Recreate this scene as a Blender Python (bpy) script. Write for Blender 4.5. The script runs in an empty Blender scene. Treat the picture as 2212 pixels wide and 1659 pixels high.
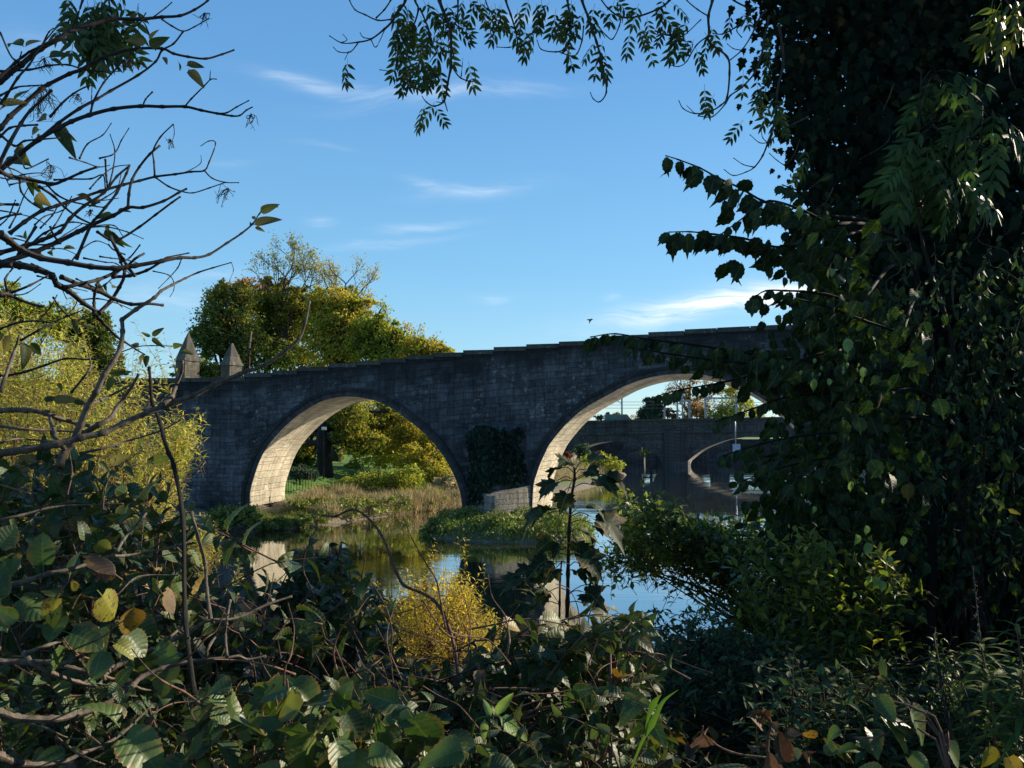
import bpy, math
import numpy as np
from mathutils import Vector
R = math.radians
SC = bpy.context.scene
COL = SC.collection

# ------------------------------------------------------------------ camera, sky, sun, exposure
F = 1736.0                      # focal length in units of a 2212 px wide frame
CAMZ = 4.5                      # metres above the river
PITCH = math.atan(110.5 / F)
cam = bpy.data.cameras.new('camera')
cam.sensor_width = 36.0
cam.lens = 36.0 * F / 2212.0
cam.clip_start = 0.05
cam.clip_end = 6000
camo = bpy.data.objects.new('camera', cam)
COL.objects.link(camo)
camo.location = (0, 0, CAMZ)
camo.rotation_euler = (math.pi / 2 + PITCH, 0, 0)
SC.camera = camo

SUN_AZ, SUN_EL = R(27), R(20)    # azimuth from +X towards +Y
SUN_DIR = Vector((math.cos(SUN_EL) * math.cos(SUN_AZ), math.cos(SUN_EL) * math.sin(SUN_AZ), math.sin(SUN_EL)))
sun = bpy.data.lights.new('sun', 'SUN')
sun.energy = 5.0
sun.angle = R(0.5)
sun.color = (1.0, 0.87, 0.66)
suno = bpy.data.objects.new('sun', sun)
COL.objects.link(suno)
suno.rotation_euler = (-SUN_DIR).to_track_quat('-Z', 'Y').to_euler()

SC.view_settings.view_transform = 'Standard'
SC.view_settings.look = 'None'
SC.view_settings.gamma = 1.0
SC.view_settings.exposure = 0.85
SC.cycles.max_bounces = 6
SC.cycles.transparent_max_bounces = 6
SC.cycles.use_denoising = True

W = bpy.data.worlds.new('World')
SC.world = W
W.use_nodes = True
nt = W.node_tree
nt.nodes.clear()


class NG:
    """tiny node-graph helper"""
    def __init__(s, tree):
        s.t = tree

    def n(s, typ, **kw):
        nd = s.t.nodes.new(typ)
        ins = kw.pop('ins', {})
        for k, v in kw.items():
            setattr(nd, k, v)
        for k, v in ins.items():
            s.set(nd.inputs[k], v)
        return nd

    def set(s, sock, v):
        if isinstance(v, bpy.types.NodeSocket):
            s.t.links.new(v, sock)
        elif isinstance(v, bpy.types.Node):
            s.t.links.new(v.outputs[0], sock)
        else:
            if hasattr(sock.default_value, '__len__') and len(sock.default_value) == 4 and len(v) == 3:
                v = (*v, 1)
            sock.default_value = v

    def m(s, op, a, b=None, c=None, clamp=False):
        nd = s.n('ShaderNodeMath', operation=op, use_clamp=clamp)
        s.set(nd.inputs[0], a)
        if b is not None:
            s.set(nd.inputs[1], b)
        if c is not None:
            s.set(nd.inputs[2], c)
        return nd.outputs[0]

    def mix(s, f, a, b, mode='MIX'):
        nd = s.n('ShaderNodeMix', data_type='RGBA', blend_type=mode)
        s.set(nd.inputs[0], f)
        s.set(nd.inputs[6], a)
        s.set(nd.inputs[7], b)
        return nd.outputs[2]

    def ramp(s, f, stops, interp='LINEAR'):
        nd = s.n('ShaderNodeValToRGB')
        cr = nd.color_ramp
        cr.interpolation = interp
        while len(cr.elements) > 1:
            cr.elements.remove(cr.elements[-1])
        for i, (p, c) in enumerate(stops):
            e = cr.elements[0] if i == 0 else cr.elements.new(p)
            e.position = p
            c = (c, c, c) if not hasattr(c, '__len__') else c
            e.color = (*c, 1) if len(c) == 3 else c
        s.set(nd.inputs[0], f)
        return nd.outputs[0]

    def noise(s, scale, vec=None, detail=4, rough=.55, dist=0.0, out=0):
        nd = s.n('ShaderNodeTexNoise')
        nd.inputs['Scale'].default_value = scale
        nd.inputs['Detail'].default_value = detail
        nd.inputs['Roughness'].default_value = rough
        nd.inputs['Distortion'].default_value = dist
        if vec is not None:
            s.set(nd.inputs['Vector'], vec)
        return nd.outputs[out]

    def mapping(s, vec, scale=(1, 1, 1), rot=(0, 0, 0), loc=(0, 0, 0)):
        nd = s.n('ShaderNodeMapping')
        s.set(nd.inputs['Vector'], vec)
        nd.inputs['Scale'].default_value = scale
        nd.inputs['Rotation'].default_value = rot
        nd.inputs['Location'].default_value = loc
        return nd.outputs[0]


g = NG(nt)
sky = g.n('ShaderNodeTexSky', sky_type='NISHITA', sun_disc=False)
sky.sun_elevation = SUN_EL
sky.sun_rotation = math.pi / 2 - SUN_AZ
sky.altitude = 0
sky.air_density = 1.0
sky.dust_density = 0.12
sky.ozone_density = 3.0
hs = g.n('ShaderNodeHueSaturation', ins={'Saturation': 1.18, 'Value': 1.0, 'Color': sky.outputs[0]})
tc = g.n('ShaderNodeTexCoord')
sep = g.n('ShaderNodeSeparateXYZ', ins={0: tc.outputs['Generated']})
yy = g.m('MAXIMUM', sep.outputs[1], 0.05)
cx = g.m('DIVIDE', sep.outputs[0], yy)
cz = g.m('DIVIDE', sep.outputs[2], yy)
cv = g.n('ShaderNodeCombineXYZ', ins={0: cx, 1: cz})
warp = g.noise(5.0, cv, 3, .5, out=1)
wv = g.n('ShaderNodeVectorMath', operation='SUBTRACT', ins={0: warp, 1: (.5, .5, .5)})
ws = g.n('ShaderNodeVectorMath', operation='SCALE', ins={0: wv, 3: 0.06})
cv2 = g.n('ShaderNodeVectorMath', operation='ADD', ins={0: cv, 1: ws})
sp2 = g.n('ShaderNodeSeparateXYZ', ins={0: cv2})
# thin cirrus streaks: centre x, y, half length, half thickness, slope, amount
CIRRUS = [(650, 150, 95, 12, -.14, .50), (780, 178, 60, 9, -.1, .30), (980, 190, 170, 13, .08, .42), (1030, 400, 95, 13, .1, .42), (900, 388, 35, 10, -.3, .3),
          (905, 488, 85, 9, .12, .34), (820, 530, 110, 8, .1, .28), (675, 488, 24, 8, 0, .3), (1590, 652, 200, 16, .15, 2.0), (1720, 632, 130, 17, .1, 1.6),
          (1060, 642, 32, 6, 0, .4), (1325, 645, 18, 7, 0, .25), (340, 640, 110, 16, 0, .35), (450, 590, 90, 10, .1, .22), (1120, 15, 70, 14, .1, .35), (690, 300, 60, 7, -.1, .12),
          (60, 60, 90, 26, 0, .16), (480, 350, 40, 8, .2, .12), (1900, 600, 200, 24, .1, .5)]
tot = None
for (px, py, hl, ht, sl, am) in CIRRUS:
    ux = (px - 1106) / F
    uz = (940 - py) / F
    c, s_ = math.cos(math.atan(sl)), math.sin(math.atan(sl))
    dx = g.m('SUBTRACT', sp2.outputs[0], ux)
    dz = g.m('SUBTRACT', sp2.outputs[1], uz)
    a = g.m('MULTIPLY_ADD', dx, c / (hl / F), g.m('MULTIPLY', dz, s_ / (hl / F)))
    b = g.m('MULTIPLY_ADD', dz, c / (ht / F), g.m('MULTIPLY', dx, -s_ / (ht / F)))
    r2 = g.m('MULTIPLY_ADD', a, a, g.m('MULTIPLY', b, b))
    e = g.m('MULTIPLY', g.m('POWER', 2.718, g.m('MULTIPLY', r2, -0.7)), am)
    tot = e if tot is None else g.m('ADD', tot, e)
wn = g.noise(1.0, g.mapping(cv2, (9, 80, 1), (0, 0, R(-9))), 8, .68, .4)
wn2 = g.ramp(wn, [(.34, 0.05), (.62, 1.0)])
cf = g.m('MULTIPLY', g.m('MULTIPLY', tot, wn2), .66, clamp=True)
# clear upper air: the Nishita sky evened out towards the azure of a clean northern afternoon
el = g.m('MAXIMUM', sep.outputs[2], 0.0)
azure = g.ramp(el, [(0.0, (1.9, 2.75, 3.1)), (.06, (1.45, 2.6, 3.2)), (.2, (.95, 2.15, 3.25)), (.42, (.58, 1.52, 2.9)), (.8, (.32, .95, 2.1))])
even = g.mix(.78, hs.outputs[0], azure)
skc = g.mix(cf, even, (4.3, 4.6, 4.9))
bg = g.n('ShaderNodeBackground', ins={'Color': skc, 'Strength': 0.14})
wo = g.n('ShaderNodeOutputWorld', ins={0: bg})


# ------------------------------------------------------------------ geometry helpers
def at(px, py, Y):
    """the world point at distance Y in front of the camera that lies on the sight line of a photo point"""
    du = 829.5 - py
    dx = px - 1106.0
    fy = F * math.cos(PITCH) - du * math.sin(PITCH)
    fz = F * math.sin(PITCH) + du * math.cos(PITCH)
    k = Y / fy
    return np.array([dx * k, Y, CAMZ + fz * k])


def atv(px, py, Y):
    px, py, Y = np.broadcast_arrays(np.asarray(px, float), np.asarray(py, float), np.asarray(Y, float))
    du = 829.5 - py
    fy = F * math.cos(PITCH) - du * math.sin(PITCH)
    fz = F * math.sin(PITCH) + du * math.cos(PITCH)
    k = Y / fy
    return np.stack([(px - 1106) * k, Y, CAMZ + fz * k], -1)


def mesh_obj(name, V, loops, totals, mat, parent=None, uv=None, tint=None, smooth=True, mats=None, mi=None):
    V = np.asarray(V, np.float32).reshape(-1, 3)
    loops = np.asarray(loops, np.int32).ravel()
    totals = np.asarray(totals, np.int32)
    me = bpy.data.meshes.new(name)
    me.vertices.add(len(V))
    me.vertices.foreach_set('co', V.ravel())
    me.loops.add(len(loops))
    me.loops.foreach_set('vertex_index', loops)
    me.polygons.add(len(totals))
    st = np.zeros(len(totals), np.int32)
    st[1:] = np.cumsum(totals)[:-1]
    me.polygons.foreach_set('loop_start', st)
    me.polygons.foreach_set('use_smooth', np.full(len(totals), smooth))
    if uv is not None:
        ul = me.uv_layers.new(name='UVMap')
        ul.data.foreach_set('uv', np.asarray(uv, np.float32)[loops].ravel())
    if tint is not None:
        at_ = me.attributes.new('tint', 'FLOAT', 'POINT')
        at_.data.foreach_set('value', np.asarray(tint, np.float32))
    if mi is not None:
        me.polygons.foreach_set('material_index', np.asarray(mi, np.int32))
    me.update(calc_edges=True)
    me.validate()
    for mm in (mats or [mat]):
        me.materials.append(mm)
    o = bpy.data.objects.new(name, me)
    COL.objects.link(o)
    if parent is not None:
        o.parent = parent
        if any(abs(c) > 0 for c in parent.location):
            o.matrix_parent_inverse = __import__('mathutils').Matrix.Translation(-Vector(parent.location))
    return o


class MB:
    """collects faces for one mesh"""
    def __init__(s):
        s.V, s.L, s.T, s.U, s.n = [], [], [], [], 0

    def add(s, V, faces, uv=None):
        V = np.asarray(V, float).reshape(-1, 3)
        s.V.append(V)
        for f in faces:
            s.L.extend([i + s.n for i in f])
            s.T.append(len(f))
        s.U.append(np.zeros((len(V), 2)) if uv is None else np.asarray(uv, float))
        s.n += len(V)

    def box(s, c, size, rz=0.0, taper=1.0):
        c = np.asarray(c, float)
        x, y, z = np.asarray(size, float) / 2
        P = np.array([[sx * x * (taper if sz > 0 else 1), sy * y * (taper if sz > 0 else 1), sz * z] for sz in (-1, 1) for sy in (-1, 1) for sx in (-1, 1)])
        U = np.stack([P[:, 0] + P[:, 1], P[:, 2]], -1)
        ca, sa = math.cos(rz), math.sin(rz)
        Q = P.copy()
        Q[:, 0] = P[:, 0] * ca - P[:, 1] * sa
        Q[:, 1] = P[:, 0] * sa + P[:, 1] * ca
        s.add(Q + c, [(0, 2, 3, 1), (4, 5, 7, 6), (0, 1, 5, 4), (2, 6, 7, 3), (0, 4, 6, 2), (1, 3, 7, 5)], U)

    def grid(s, P, uv=None, flip=False):
        """P: (n, m, 3) grid of points"""
        n, m = P.shape[:2]
        idx = np.arange(n * m).reshape(n, m)
        a, b, c, d = idx[:-1, :-1].ravel(), idx[1:, :-1].ravel(), idx[1:, 1:].ravel(), idx[:-1, 1:].ravel()
        q = np.stack([a, d, c, b] if flip else [a, b, c, d], -1) + s.n
        s.V.append(P.reshape(-1, 3))
        s.L.extend(q.ravel().tolist())
        s.T.extend([4] * len(q))
        s.U.append(np.zeros((n * m, 2)) if uv is None else np.asarray(uv, float).reshape(-1, 2))
        s.n += n * m

    def tube(s, pts, rad, sides=6, knots=0.0, cap=True):
        pts = np.asarray(pts, float)
        n = len(pts)
        rad = np.broadcast_to(np.asarray(rad, float), (n,)).copy()
        t = np.gradient(pts, axis=0)
        t /= np.linalg.norm(t, axis=1)[:, None] + 1e-12
        ref = np.array([0.13, 0.31, 0.94]) if abs(t[0, 2]) < .85 else np.array([.95, .2, .1])
        u = np.cross(t, ref)
        u /= np.linalg.norm(u, axis=1)[:, None] + 1e-9
        v = np.cross(t, u)
        a = np.linspace(0, 2 * math.pi, sides, endpoint=False)
        P = pts[:, None] + rad[:, None, None] * (np.cos(a)[None, :, None] * u[:, None] + np.sin(a)[None, :, None] * v[:, None])
        d = np.r_[0, np.cumsum(np.linalg.norm(np.diff(pts, axis=0), axis=1))]
        P = np.concatenate([P, P[:, :1]], 1)
        uv = np.stack(np.broadcast_arrays(np.linspace(0, 1, sides + 1)[None, :], d[:, None]), -1)
        idx = np.arange(n * (sides + 1)).reshape(n, sides + 1)
        q = np.stack([idx[:-1, :-1].ravel(), idx[:-1, 1:].ravel(), idx[1:, 1:].ravel(), idx[1:, :-1].ravel()], -1) + s.n
        s.V.append(P.reshape(-1, 3))
        s.L.extend(q.ravel().tolist())
        s.T.extend([4] * len(q))
        s.U.append(uv.reshape(-1, 2))
        if cap:
            s.L.extend((idx[-1, :-1] + s.n).tolist())
            s.T.append(sides)
            s.L.extend((idx[0, :-1][::-1] + s.n).tolist())
            s.T.append(sides)
        s.n += n * (sides + 1)

    def build(s, name, mat, parent=None, smooth=True):
        if not s.n:
            return None
        return mesh_obj(name, np.concatenate(s.V), s.L, s.T, mat, parent, uv=np.concatenate(s.U), smooth=smooth)


def spline(pts, step=None, n=None):
    """Catmull-Rom through the points"""
    P = np.asarray(pts, float)
    if len(P) < 3:
        k = n or 4
        return P[0] + (P[-1] - P[0]) * np.linspace(0, 1, k)[:, None]
    k = n or 4
    Q = np.vstack([2 * P[0] - P[1], P, 2 * P[-1] - P[-2]])
    out = []
    tt = np.linspace(0, 1, k, endpoint=False)[:, None]
    for i in range(1, len(Q) - 2):
        p0, p1, p2, p3 = Q[i - 1:i + 3]
        out.append(.5 * ((2 * p1) + (-p0 + p2) * tt + (2 * p0 - 5 * p1 + 4 * p2 - p3) * tt ** 2 + (-p0 + 3 * p1 - 3 * p2 + p3) * tt ** 3))
    out.append(P[-1:])
    return np.vstack(out)


# ---- leaf templates: V (n,3), faces, UV (u -1..1 across, v 0..1 along); base at origin, tip along +Y, face up +Z
def grid_leaf(nv, width, prof, nu=2, fold=.25, droop=.25, pleat=0.0, npl=6, serr=0.0, nserr=8, stalk=0.0, twist=0.0, cup=0.0):
    V, U = [], []
    for i in range(nv + 1):
        t = i / nv
        w = width * prof(t)
        if serr:
            w *= 1 + serr * (1 if i % 2 else -1) * (0 < i < nv)
        for j in range(nu + 1):
            u = -1 + 2 * j / nu
            x = u * w / 2
            z = fold * abs(x) - droop * t * t + cup * x * x
            if pleat:
                z += pleat * math.sin((t * npl - abs(u) * 1.4) * 2 * math.pi) * (0.25 + .75 * abs(u)) * min(1, 4 * (1 - t))
            y = stalk + t * (1 - .18 * droop) - abs(u) * .04 * (0 if serr == 0 else 1)
            V.append((x, y, z + twist * x * t))
            U.append((u, t))
    Fs = []
    for i in range(nv):
        for j in range(nu):
            a = i * (nu + 1) + j
            Fs.append((a, a + 1, a + nu + 2, a + nu + 1))
    if stalk:
        b = len(V)
        V += [(-.012, 0, 0), (.012, 0, 0), (.012, stalk + .05, 0.004), (-.012, stalk + .05, .004)]
        U += [(0, 0)] * 4
        Fs.append((b, b + 1, b + 2, b + 3))
    return np.array(V, float), Fs, np.array(U, float)


def fan_leaf(outline, cen=(0, .42), fold=.2, droop=.2, stalk=0.0):
    V = [(cen[0], cen[1] + stalk, 0.0)]
    U = [(0, .45)]
    for x, y in outline:
        V.append((x, y + stalk, fold * abs(x) - droop * y * y - .12 * fold))
        U.append((2 * x, y))
    n = len(outline)
    Fs = [(0, 1 + i, 1 + (i + 1) % n) for i in range(n)]
    if stalk:
        b = len(V)
        V += [(-.012, 0, 0), (.012, 0, 0), (.012, stalk + .05, .004), (-.012, stalk + .05, .004)]
        U += [(0, 0)] * 4
        Fs.append((b, b + 1, b + 2, b + 3))
    return np.array(V, float), Fs, np.array(U, float)


def lance(t):
    return max(0.0, math.sin(math.pi * min(1, t ** .75)) ** .9) if t < 1 else 0.0


def ovate(t):
    return max(0.02, (math.sin(math.pi * t ** .62)) ** .75) if 0 < t < 1 else 0.03


def roundp(t):
    return max(.02, (1 - (2 * min(1, t / .92) - 1) ** 2) ** .5) if t < .92 else .12 * (1 - t) / .08


def cordate(t):
    return (0.55 + .45 * math.sin(min(1, t / .35) * math.pi / 2)) * (1 - max(0, (t - .35) / .65) ** 2.1) ** .8 if t < 1 else 0.0


def merge_tmpl(parts):
    V, Fs, U, n = [], [], [], 0
    for v, f, u in parts:
        V.append(v)
        U.append(u)
        Fs += [tuple(i + n for i in q) for q in f]
        n += len(v)
    return np.vstack(V), Fs, np.vstack(U)


def xf(t, pos, ang, s, tilt=0.0):
    v, f, u = t
    ca, sa = math.cos(ang), math.sin(ang)
    w = v * s
    x = w[:, 0] * ca + w[:, 1] * sa
    y = -w[:, 0] * sa + w[:, 1] * ca
    z = w[:, 2] - tilt * np.abs(w[:, 1]) * 1.0
    return np.stack([x + pos[0], y + pos[1], z + pos[2]], -1), f, u


def ash_compound(pairs=5, ang=.95, droop=.25):
    base = grid_leaf(4, .34, lance, fold=.2, droop=.15)
    ps = []
    for i in range(pairs):
        y = .22 + .62 * i / (pairs - 1)
        s = .42 * (1 - .12 * abs(i - pairs * .5))
        z = -droop * y * y
        ps.append(xf(base, (.01, y, z), ang - .25 * i / pairs, s, .35))
        ps.append(xf(base, (-.01, y, z), -(ang - .25 * i / pairs), s, .35))
    ps.append(xf(base, (0, .88, -droop * .77), 0, .33, .4))
    yy_ = np.linspace(0, .9, 5)
    V = np.array([(sx * .007, y, -droop * y * y - .002) for y in yy_ for sx in (-1, 1)])
    Fs = [(2 * i, 2 * i + 1, 2 * i + 3, 2 * i + 2) for i in range(4)]
    ps.append((V, Fs, np.zeros((10, 2))))
    return merge_tmpl(ps)


IVY = [(0, 0), (.18, -.08), (.42, .12), (.28, .34), (.42, .52), (.2, .6), (0, 1.0), (-.2, .6), (-.42, .52), (-.28, .34), (-.42, .12), (-.18, -.08)]
MAPLE = [(0, 0), (.14, -.1), (.42, -.02), (.36, .12), (.62, .3), (.5, .36), (.66, .66), (.42, .62), (.3, .56), (.26, .8), (.12, .82), (0, 1.08),
         (-.12, .82), (-.26, .8), (-.3, .56), (-.42, .62), (-.66, .66), (-.5, .36), (-.62, .3), (-.36, .12), (-.42, -.02), (-.14, -.1)]


def toothed(n=22, w=.46, tip=.16):
    o = []
    for i in range(n):
        a = math.pi * (2 * i / n) - math.pi / 2
        r = 1.0 if i % 2 else .90
        x, y = w * r * math.cos(a), .45 + .45 * r * math.sin(a)
        o.append((x, y))
    o[n // 2] = (0.0, .92 + tip)
    o[0] = (0, .04)
    return o


T_WILLOW = [grid_leaf(4, .24, lance, fold=.3, droop=.35), grid_leaf(4, .2, lance, fold=.25, droop=.7, twist=.5), grid_leaf(4, .26, lance, fold=.3, droop=.1)]
T_SMALL = [grid_leaf(3, .5, ovate, fold=.25, droop=.2, stalk=.12), grid_leaf(3, .42, ovate, fold=.4, droop=.5, stalk=.15)]
T_IVY = [fan_leaf(IVY, fold=.2, droop=.3, stalk=.2), fan_leaf(IVY, fold=-.15, droop=.1, stalk=.3)]
T_MAPLE = [fan_leaf(MAPLE, fold=.3, droop=.35, stalk=.45), fan_leaf(MAPLE, fold=.5, droop=.6, stalk=.4)]
T_ELM = [fan_leaf(toothed(w=.40), fold=.35, droop=.35, stalk=.08), fan_leaf(toothed(w=.34), fold=.75, droop=.6, stalk=.08), fan_leaf(toothed(w=.44, tip=.14), fold=.15, droop=.2, stalk=.08), fan_leaf(toothed(w=.36, tip=.2), fold=-.4, droop=.5, stalk=.08)]
T_ASH = [ash_compound(4), ash_compound(4, .8, .55), ash_compound(3, 1.0, .1)]
T_BRAMBLE = [grid_leaf(12, .62, ovate, nu=6, fold=.25, droop=.3, pleat=.009, npl=6, serr=.05, stalk=.1),
             grid_leaf(12, .55, ovate, nu=6, fold=.4, droop=.6, pleat=.02, npl=6, serr=.06, stalk=.1, twist=.3)]
T_BROAD = [grid_leaf(18, .72, ovate, nu=10, fold=.5, droop=.7, pleat=.009, npl=8, serr=.05, stalk=.2, twist=-.6), grid_leaf(18, .66, ovate, nu=10, fold=.2, droop=.1, pleat=.009, npl=8, serr=.05, stalk=.2, twist=.5, cup=.4),
           grid_leaf(20, .86, cordate, nu=12, fold=.15, droop=.18, pleat=.009, npl=7, serr=.035, stalk=.25, cup=.2),
           grid_leaf(20, .78, cordate, nu=12, fold=.35, droop=.45, pleat=.009, npl=7, serr=.04, stalk=.2, twist=.3),
           grid_leaf(20, .92, cordate, nu=12, fold=-.15, droop=.3, pleat=.009, npl=6, serr=.035, stalk=.25, cup=-.2)]
T_FAR = [grid_leaf(1, .8, lambda t: 1.0, nu=1, fold=0, droop=0), (np.array([(-.4, 0, 0), (.45, .1, .1), (.1, 1, -.1)]), [(0, 1, 2)], np.array([(-1, 0), (1, 0), (0, 1.)]))]
T_HERB = [grid_leaf(6, .17, lance, fold=.35, droop=.45), grid_leaf(6, .15, lance, fold=.35, droop=.8)]
T_CURL = [grid_leaf(10, .6, ovate, nu=6, fold=.9, droop=.9, pleat=.03, serr=.08, twist=1.2), grid_leaf(10, .7, cordate, nu=6, fold=1.4, droop=-.5, pleat=.03, serr=.08, twist=-1.5)]
T_GRASS = [grid_leaf(5, .05, lambda t: 1 - t ** 2, nu=1, fold=0, droop=.3), grid_leaf(5, .045, lambda t: 1 - t ** 2, nu=1, fold=0, droop=.75)]
T_BIGW = [grid_leaf(8, .42, ovate, nu=4, fold=.3, droop=.25, stalk=.06), grid_leaf(8, .36, ovate, nu=4, fold=.35, droop=.5, stalk=.06)]


def nrm(a):
    return a / (np.linalg.norm(a, axis=-1, keepdims=True) + 1e-9)


class LF:
    """collects instances of leaf templates into one mesh"""
    def __init__(s, tmpls, rng):
        s.t, s.rng = tmpls, rng
        s.P, s.D, s.N, s.S, s.K = [], [], [], [], []

    def add(s, pos, d, nrml, size, tint=None):
        pos = np.atleast_2d(pos)
        n = len(pos)
        s.P.append(pos)
        s.D.append(np.broadcast_to(np.asarray(d, float), (n, 3)))
        s.N.append(np.broadcast_to(np.asarray(nrml, float), (n, 3)))
        s.S.append(np.broadcast_to(np.asarray(size, float), (n,)))
        s.K.append(s.rng.random(n) if tint is None else np.broadcast_to(np.asarray(tint, float), (n,)))

    def build(s, name, mat, parent=None):
        if not s.P:
            return None
        P, D, N, S, K = (np.concatenate(a) for a in (s.P, s.D, s.N, s.S, s.K))
        Y = nrm(D)
        X = np.cross(Y, N)
        X = nrm(X + 1e-6)
        Z = np.cross(X, Y)
        pick = s.rng.integers(0, len(s.t), len(P))
        VV, LL, TT, UU, KK, n = [], [], [], [], [], 0
        for k, (tv, tf, tu) in enumerate(s.t):
            m = pick == k
            c = int(m.sum())
            if not c:
                continue
            v = tv[None] * S[m][:, None, None]
            w = P[m][:, None] + v[..., 0:1] * X[m][:, None] + v[..., 1:2] * Y[m][:, None] + v[..., 2:3] * Z[m][:, None]
            nv = len(tv)
            fl = np.concatenate([np.array(f) for f in tf])
            ft = np.array([len(f) for f in tf])
            LL.append((fl[None] + (np.arange(c) * nv)[:, None] + n).ravel())
            TT.append(np.tile(ft, c))
            VV.append(w.reshape(-1, 3))
            UU.append(np.tile(tu, (c, 1)))
            KK.append(np.repeat(K[m], nv))
            n += c * nv
        return mesh_obj(name, np.concatenate(VV), np.concatenate(LL), np.concatenate(TT), mat, parent, uv=np.concatenate(UU), tint=np.concatenate(KK))


def in_poly(p, poly):
    x, y = p[:, 0], p[:, 1]
    ins = np.zeros(len(p), bool)
    j = len(poly) - 1
    for i in range(len(poly)):
        xi, yi = poly[i]
        xj, yj = poly[j]
        c = ((yi > y) != (yj > y)) & (x < (xj - xi) * (y - yi) / (yj - yi + 1e-12) + xi)
        ins ^= c
        j = i
    return ins


def sample_poly(poly, n, rng):
    q = np.array(poly, float)
    lo, hi = q.min(0), q.max(0)
    out = np.zeros((0, 2))
    while len(out) < n:
        p = lo + (hi - lo) * rng.random((n * 2, 2))
        out = np.vstack([out, p[in_poly(p, poly)]])
    return out[:n]


def rdir(n, rng):
    return nrm(rng.normal(size=(n, 3)))


# ------------------------------------------------------------------ names, labels
def tag(o, label=None, cat=None, group=None, kind=None):
    if label:
        o['label'] = label
    if cat:
        o['category'] = cat
    if group:
        o['group'] = group
    if kind:
        o['kind'] = kind
    return o


def thing(name, loc, label, cat, group=None):
    o = bpy.data.objects.new(name, None)
    o.empty_display_size = .2
    COL.objects.link(o)
    o.location = tuple(float(c) for c in loc)
    return tag(o, label, cat, group)


# ------------------------------------------------------------------ materials
def mat(name):
    m = bpy.data.materials.new(name)
    m.use_nodes = True
    m.node_tree.nodes.clear()
    return m, NG(m.node_tree)


def out(gg, sh):
    gg.n('ShaderNodeOutputMaterial', ins={0: sh})


def leaf_mat(name, stops, rough=.5, spec=.35, trans=.3, tcol=None, veins=0.0, spots=0.0, sheen=0.0):
    m, q = mat(name)
    a = q.n('ShaderNodeAttribute', attribute_name='tint')
    col = q.ramp(a.outputs['Fac'], stops)
    geo = q.n('ShaderNodeNewGeometry')
    tcd = q.n('ShaderNodeTexCoord')
    uv = q.n('ShaderNodeSeparateXYZ', ins={0: tcd.outputs['UV']})
    nz = q.noise(18 if veins else 6, tcd.outputs['Object'], 3)
    col = q.mix(1.0, col, q.ramp(nz, [(.3, .7), (.7, 1.25)]), 'MULTIPLY')
    if spots:
        sn = q.noise(90, tcd.outputs['Object'], 2)
        col = q.mix(q.ramp(sn, [(.58, 0), (.66, spots)]), col, (.05, .025, .01))
    au = q.m('ABSOLUTE', uv.outputs[0])
    bsdf = q.n('ShaderNodeBsdfPrincipled', ins={'Roughness': rough, 'Specular IOR Level': spec})
    if veins:
        rib = q.m('SMOOTHSTEP' if False else 'LESS_THAN', au, .045)
        w = q.m('FRACT', q.m('SUBTRACT', q.m('MULTIPLY', uv.outputs[1], 7), q.m('MULTIPLY', au, 1.4)))
        d = q.m('ABSOLUTE', q.m('SUBTRACT', w, .5))
        sec = q.m('LESS_THAN', d, .06)
        vm = q.m('MAXIMUM', rib, q.m('MULTIPLY', sec, .55))
        col = q.mix(q.m('MULTIPLY', vm, veins), col, q.mix(.55, col, (.35, .42, .2)))
        blot = q.noise(26, tcd.outputs['Object'], 4, .7)
        ed = q.ramp(q.m('ADD', q.m('MULTIPLY', au, .55), blot), [(.98, 0), (1.06, .75)])
        col = q.mix(ed, col, (.16, .09, .03))
        col = q.mix(q.ramp(blot, [(.52, 0), (.68, .45)]), col, (.13, .14, .03))
        fine = q.noise(160, tcd.outputs['Object'], 2)
        hgt = q.m('ADD', q.m('MULTIPLY', q.m('SMOOTH_MIN', d, .3, .2), 1.0), q.m('MULTIPLY', fine, .25))
        bp = q.n('ShaderNodeBump', ins={'Strength': .4, 'Distance': .004, 'Height': hgt})
        q.set(bsdf.inputs['Normal'], bp.outputs[0])
    q.set(bsdf.inputs['Base Color'], col)
    tr = q.n('ShaderNodeBsdfTranslucent', ins={'Color': q.mix(1.0, col, tcol or (1.6, 1.7, .7), 'MULTIPLY')})
    mx = q.n('ShaderNodeMixShader', ins={0: trans, 1: bsdf, 2: tr})
    out(q, mx)
    return m


def bark_mat(name, c1, c2, scale=30, bump=.5, moss=None):
    m, q = mat(name)
    tcd = q.n('ShaderNodeTexCoord')
    n1 = q.noise(scale, q.mapping(tcd.outputs['Object'], (1, 1, .35)), 6, .7)
    col = q.mix(q.ramp(n1, [(.35, 0), (.65, 1)]), c1, c2)
    if moss:
        col = q.mix(q.ramp(q.noise(scale * .12, tcd.outputs['Object'], 4), [(.5, 0), (.6, .8)]), col, moss)
    bp = q.n('ShaderNodeBump', ins={'Strength': bump, 'Distance': .3 / scale, 'Height': n1})
    out(q, q.n('ShaderNodeBsdfPrincipled', ins={'Base Color': col, 'Roughness': .85, 'Normal': bp.outputs[0], 'Specular IOR Level': .25}))
    return m


def plain_mat(name, c, rough=.6, metal=0.0, var=.25, scale=4):
    m, q = mat(name)
    tcd = q.n('ShaderNodeTexCoord')
    n1 = q.noise(scale, tcd.outputs['Object'], 5, .6)
    col = q.mix(1.0, c, q.ramp(n1, [(.3, 1 - var), (.7, 1 + var)]), 'MULTIPLY')
    out(q, q.n('ShaderNodeBsdfPrincipled', ins={'Base Color': col, 'Roughness': rough, 'Metallic': metal}))
    return m


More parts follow.
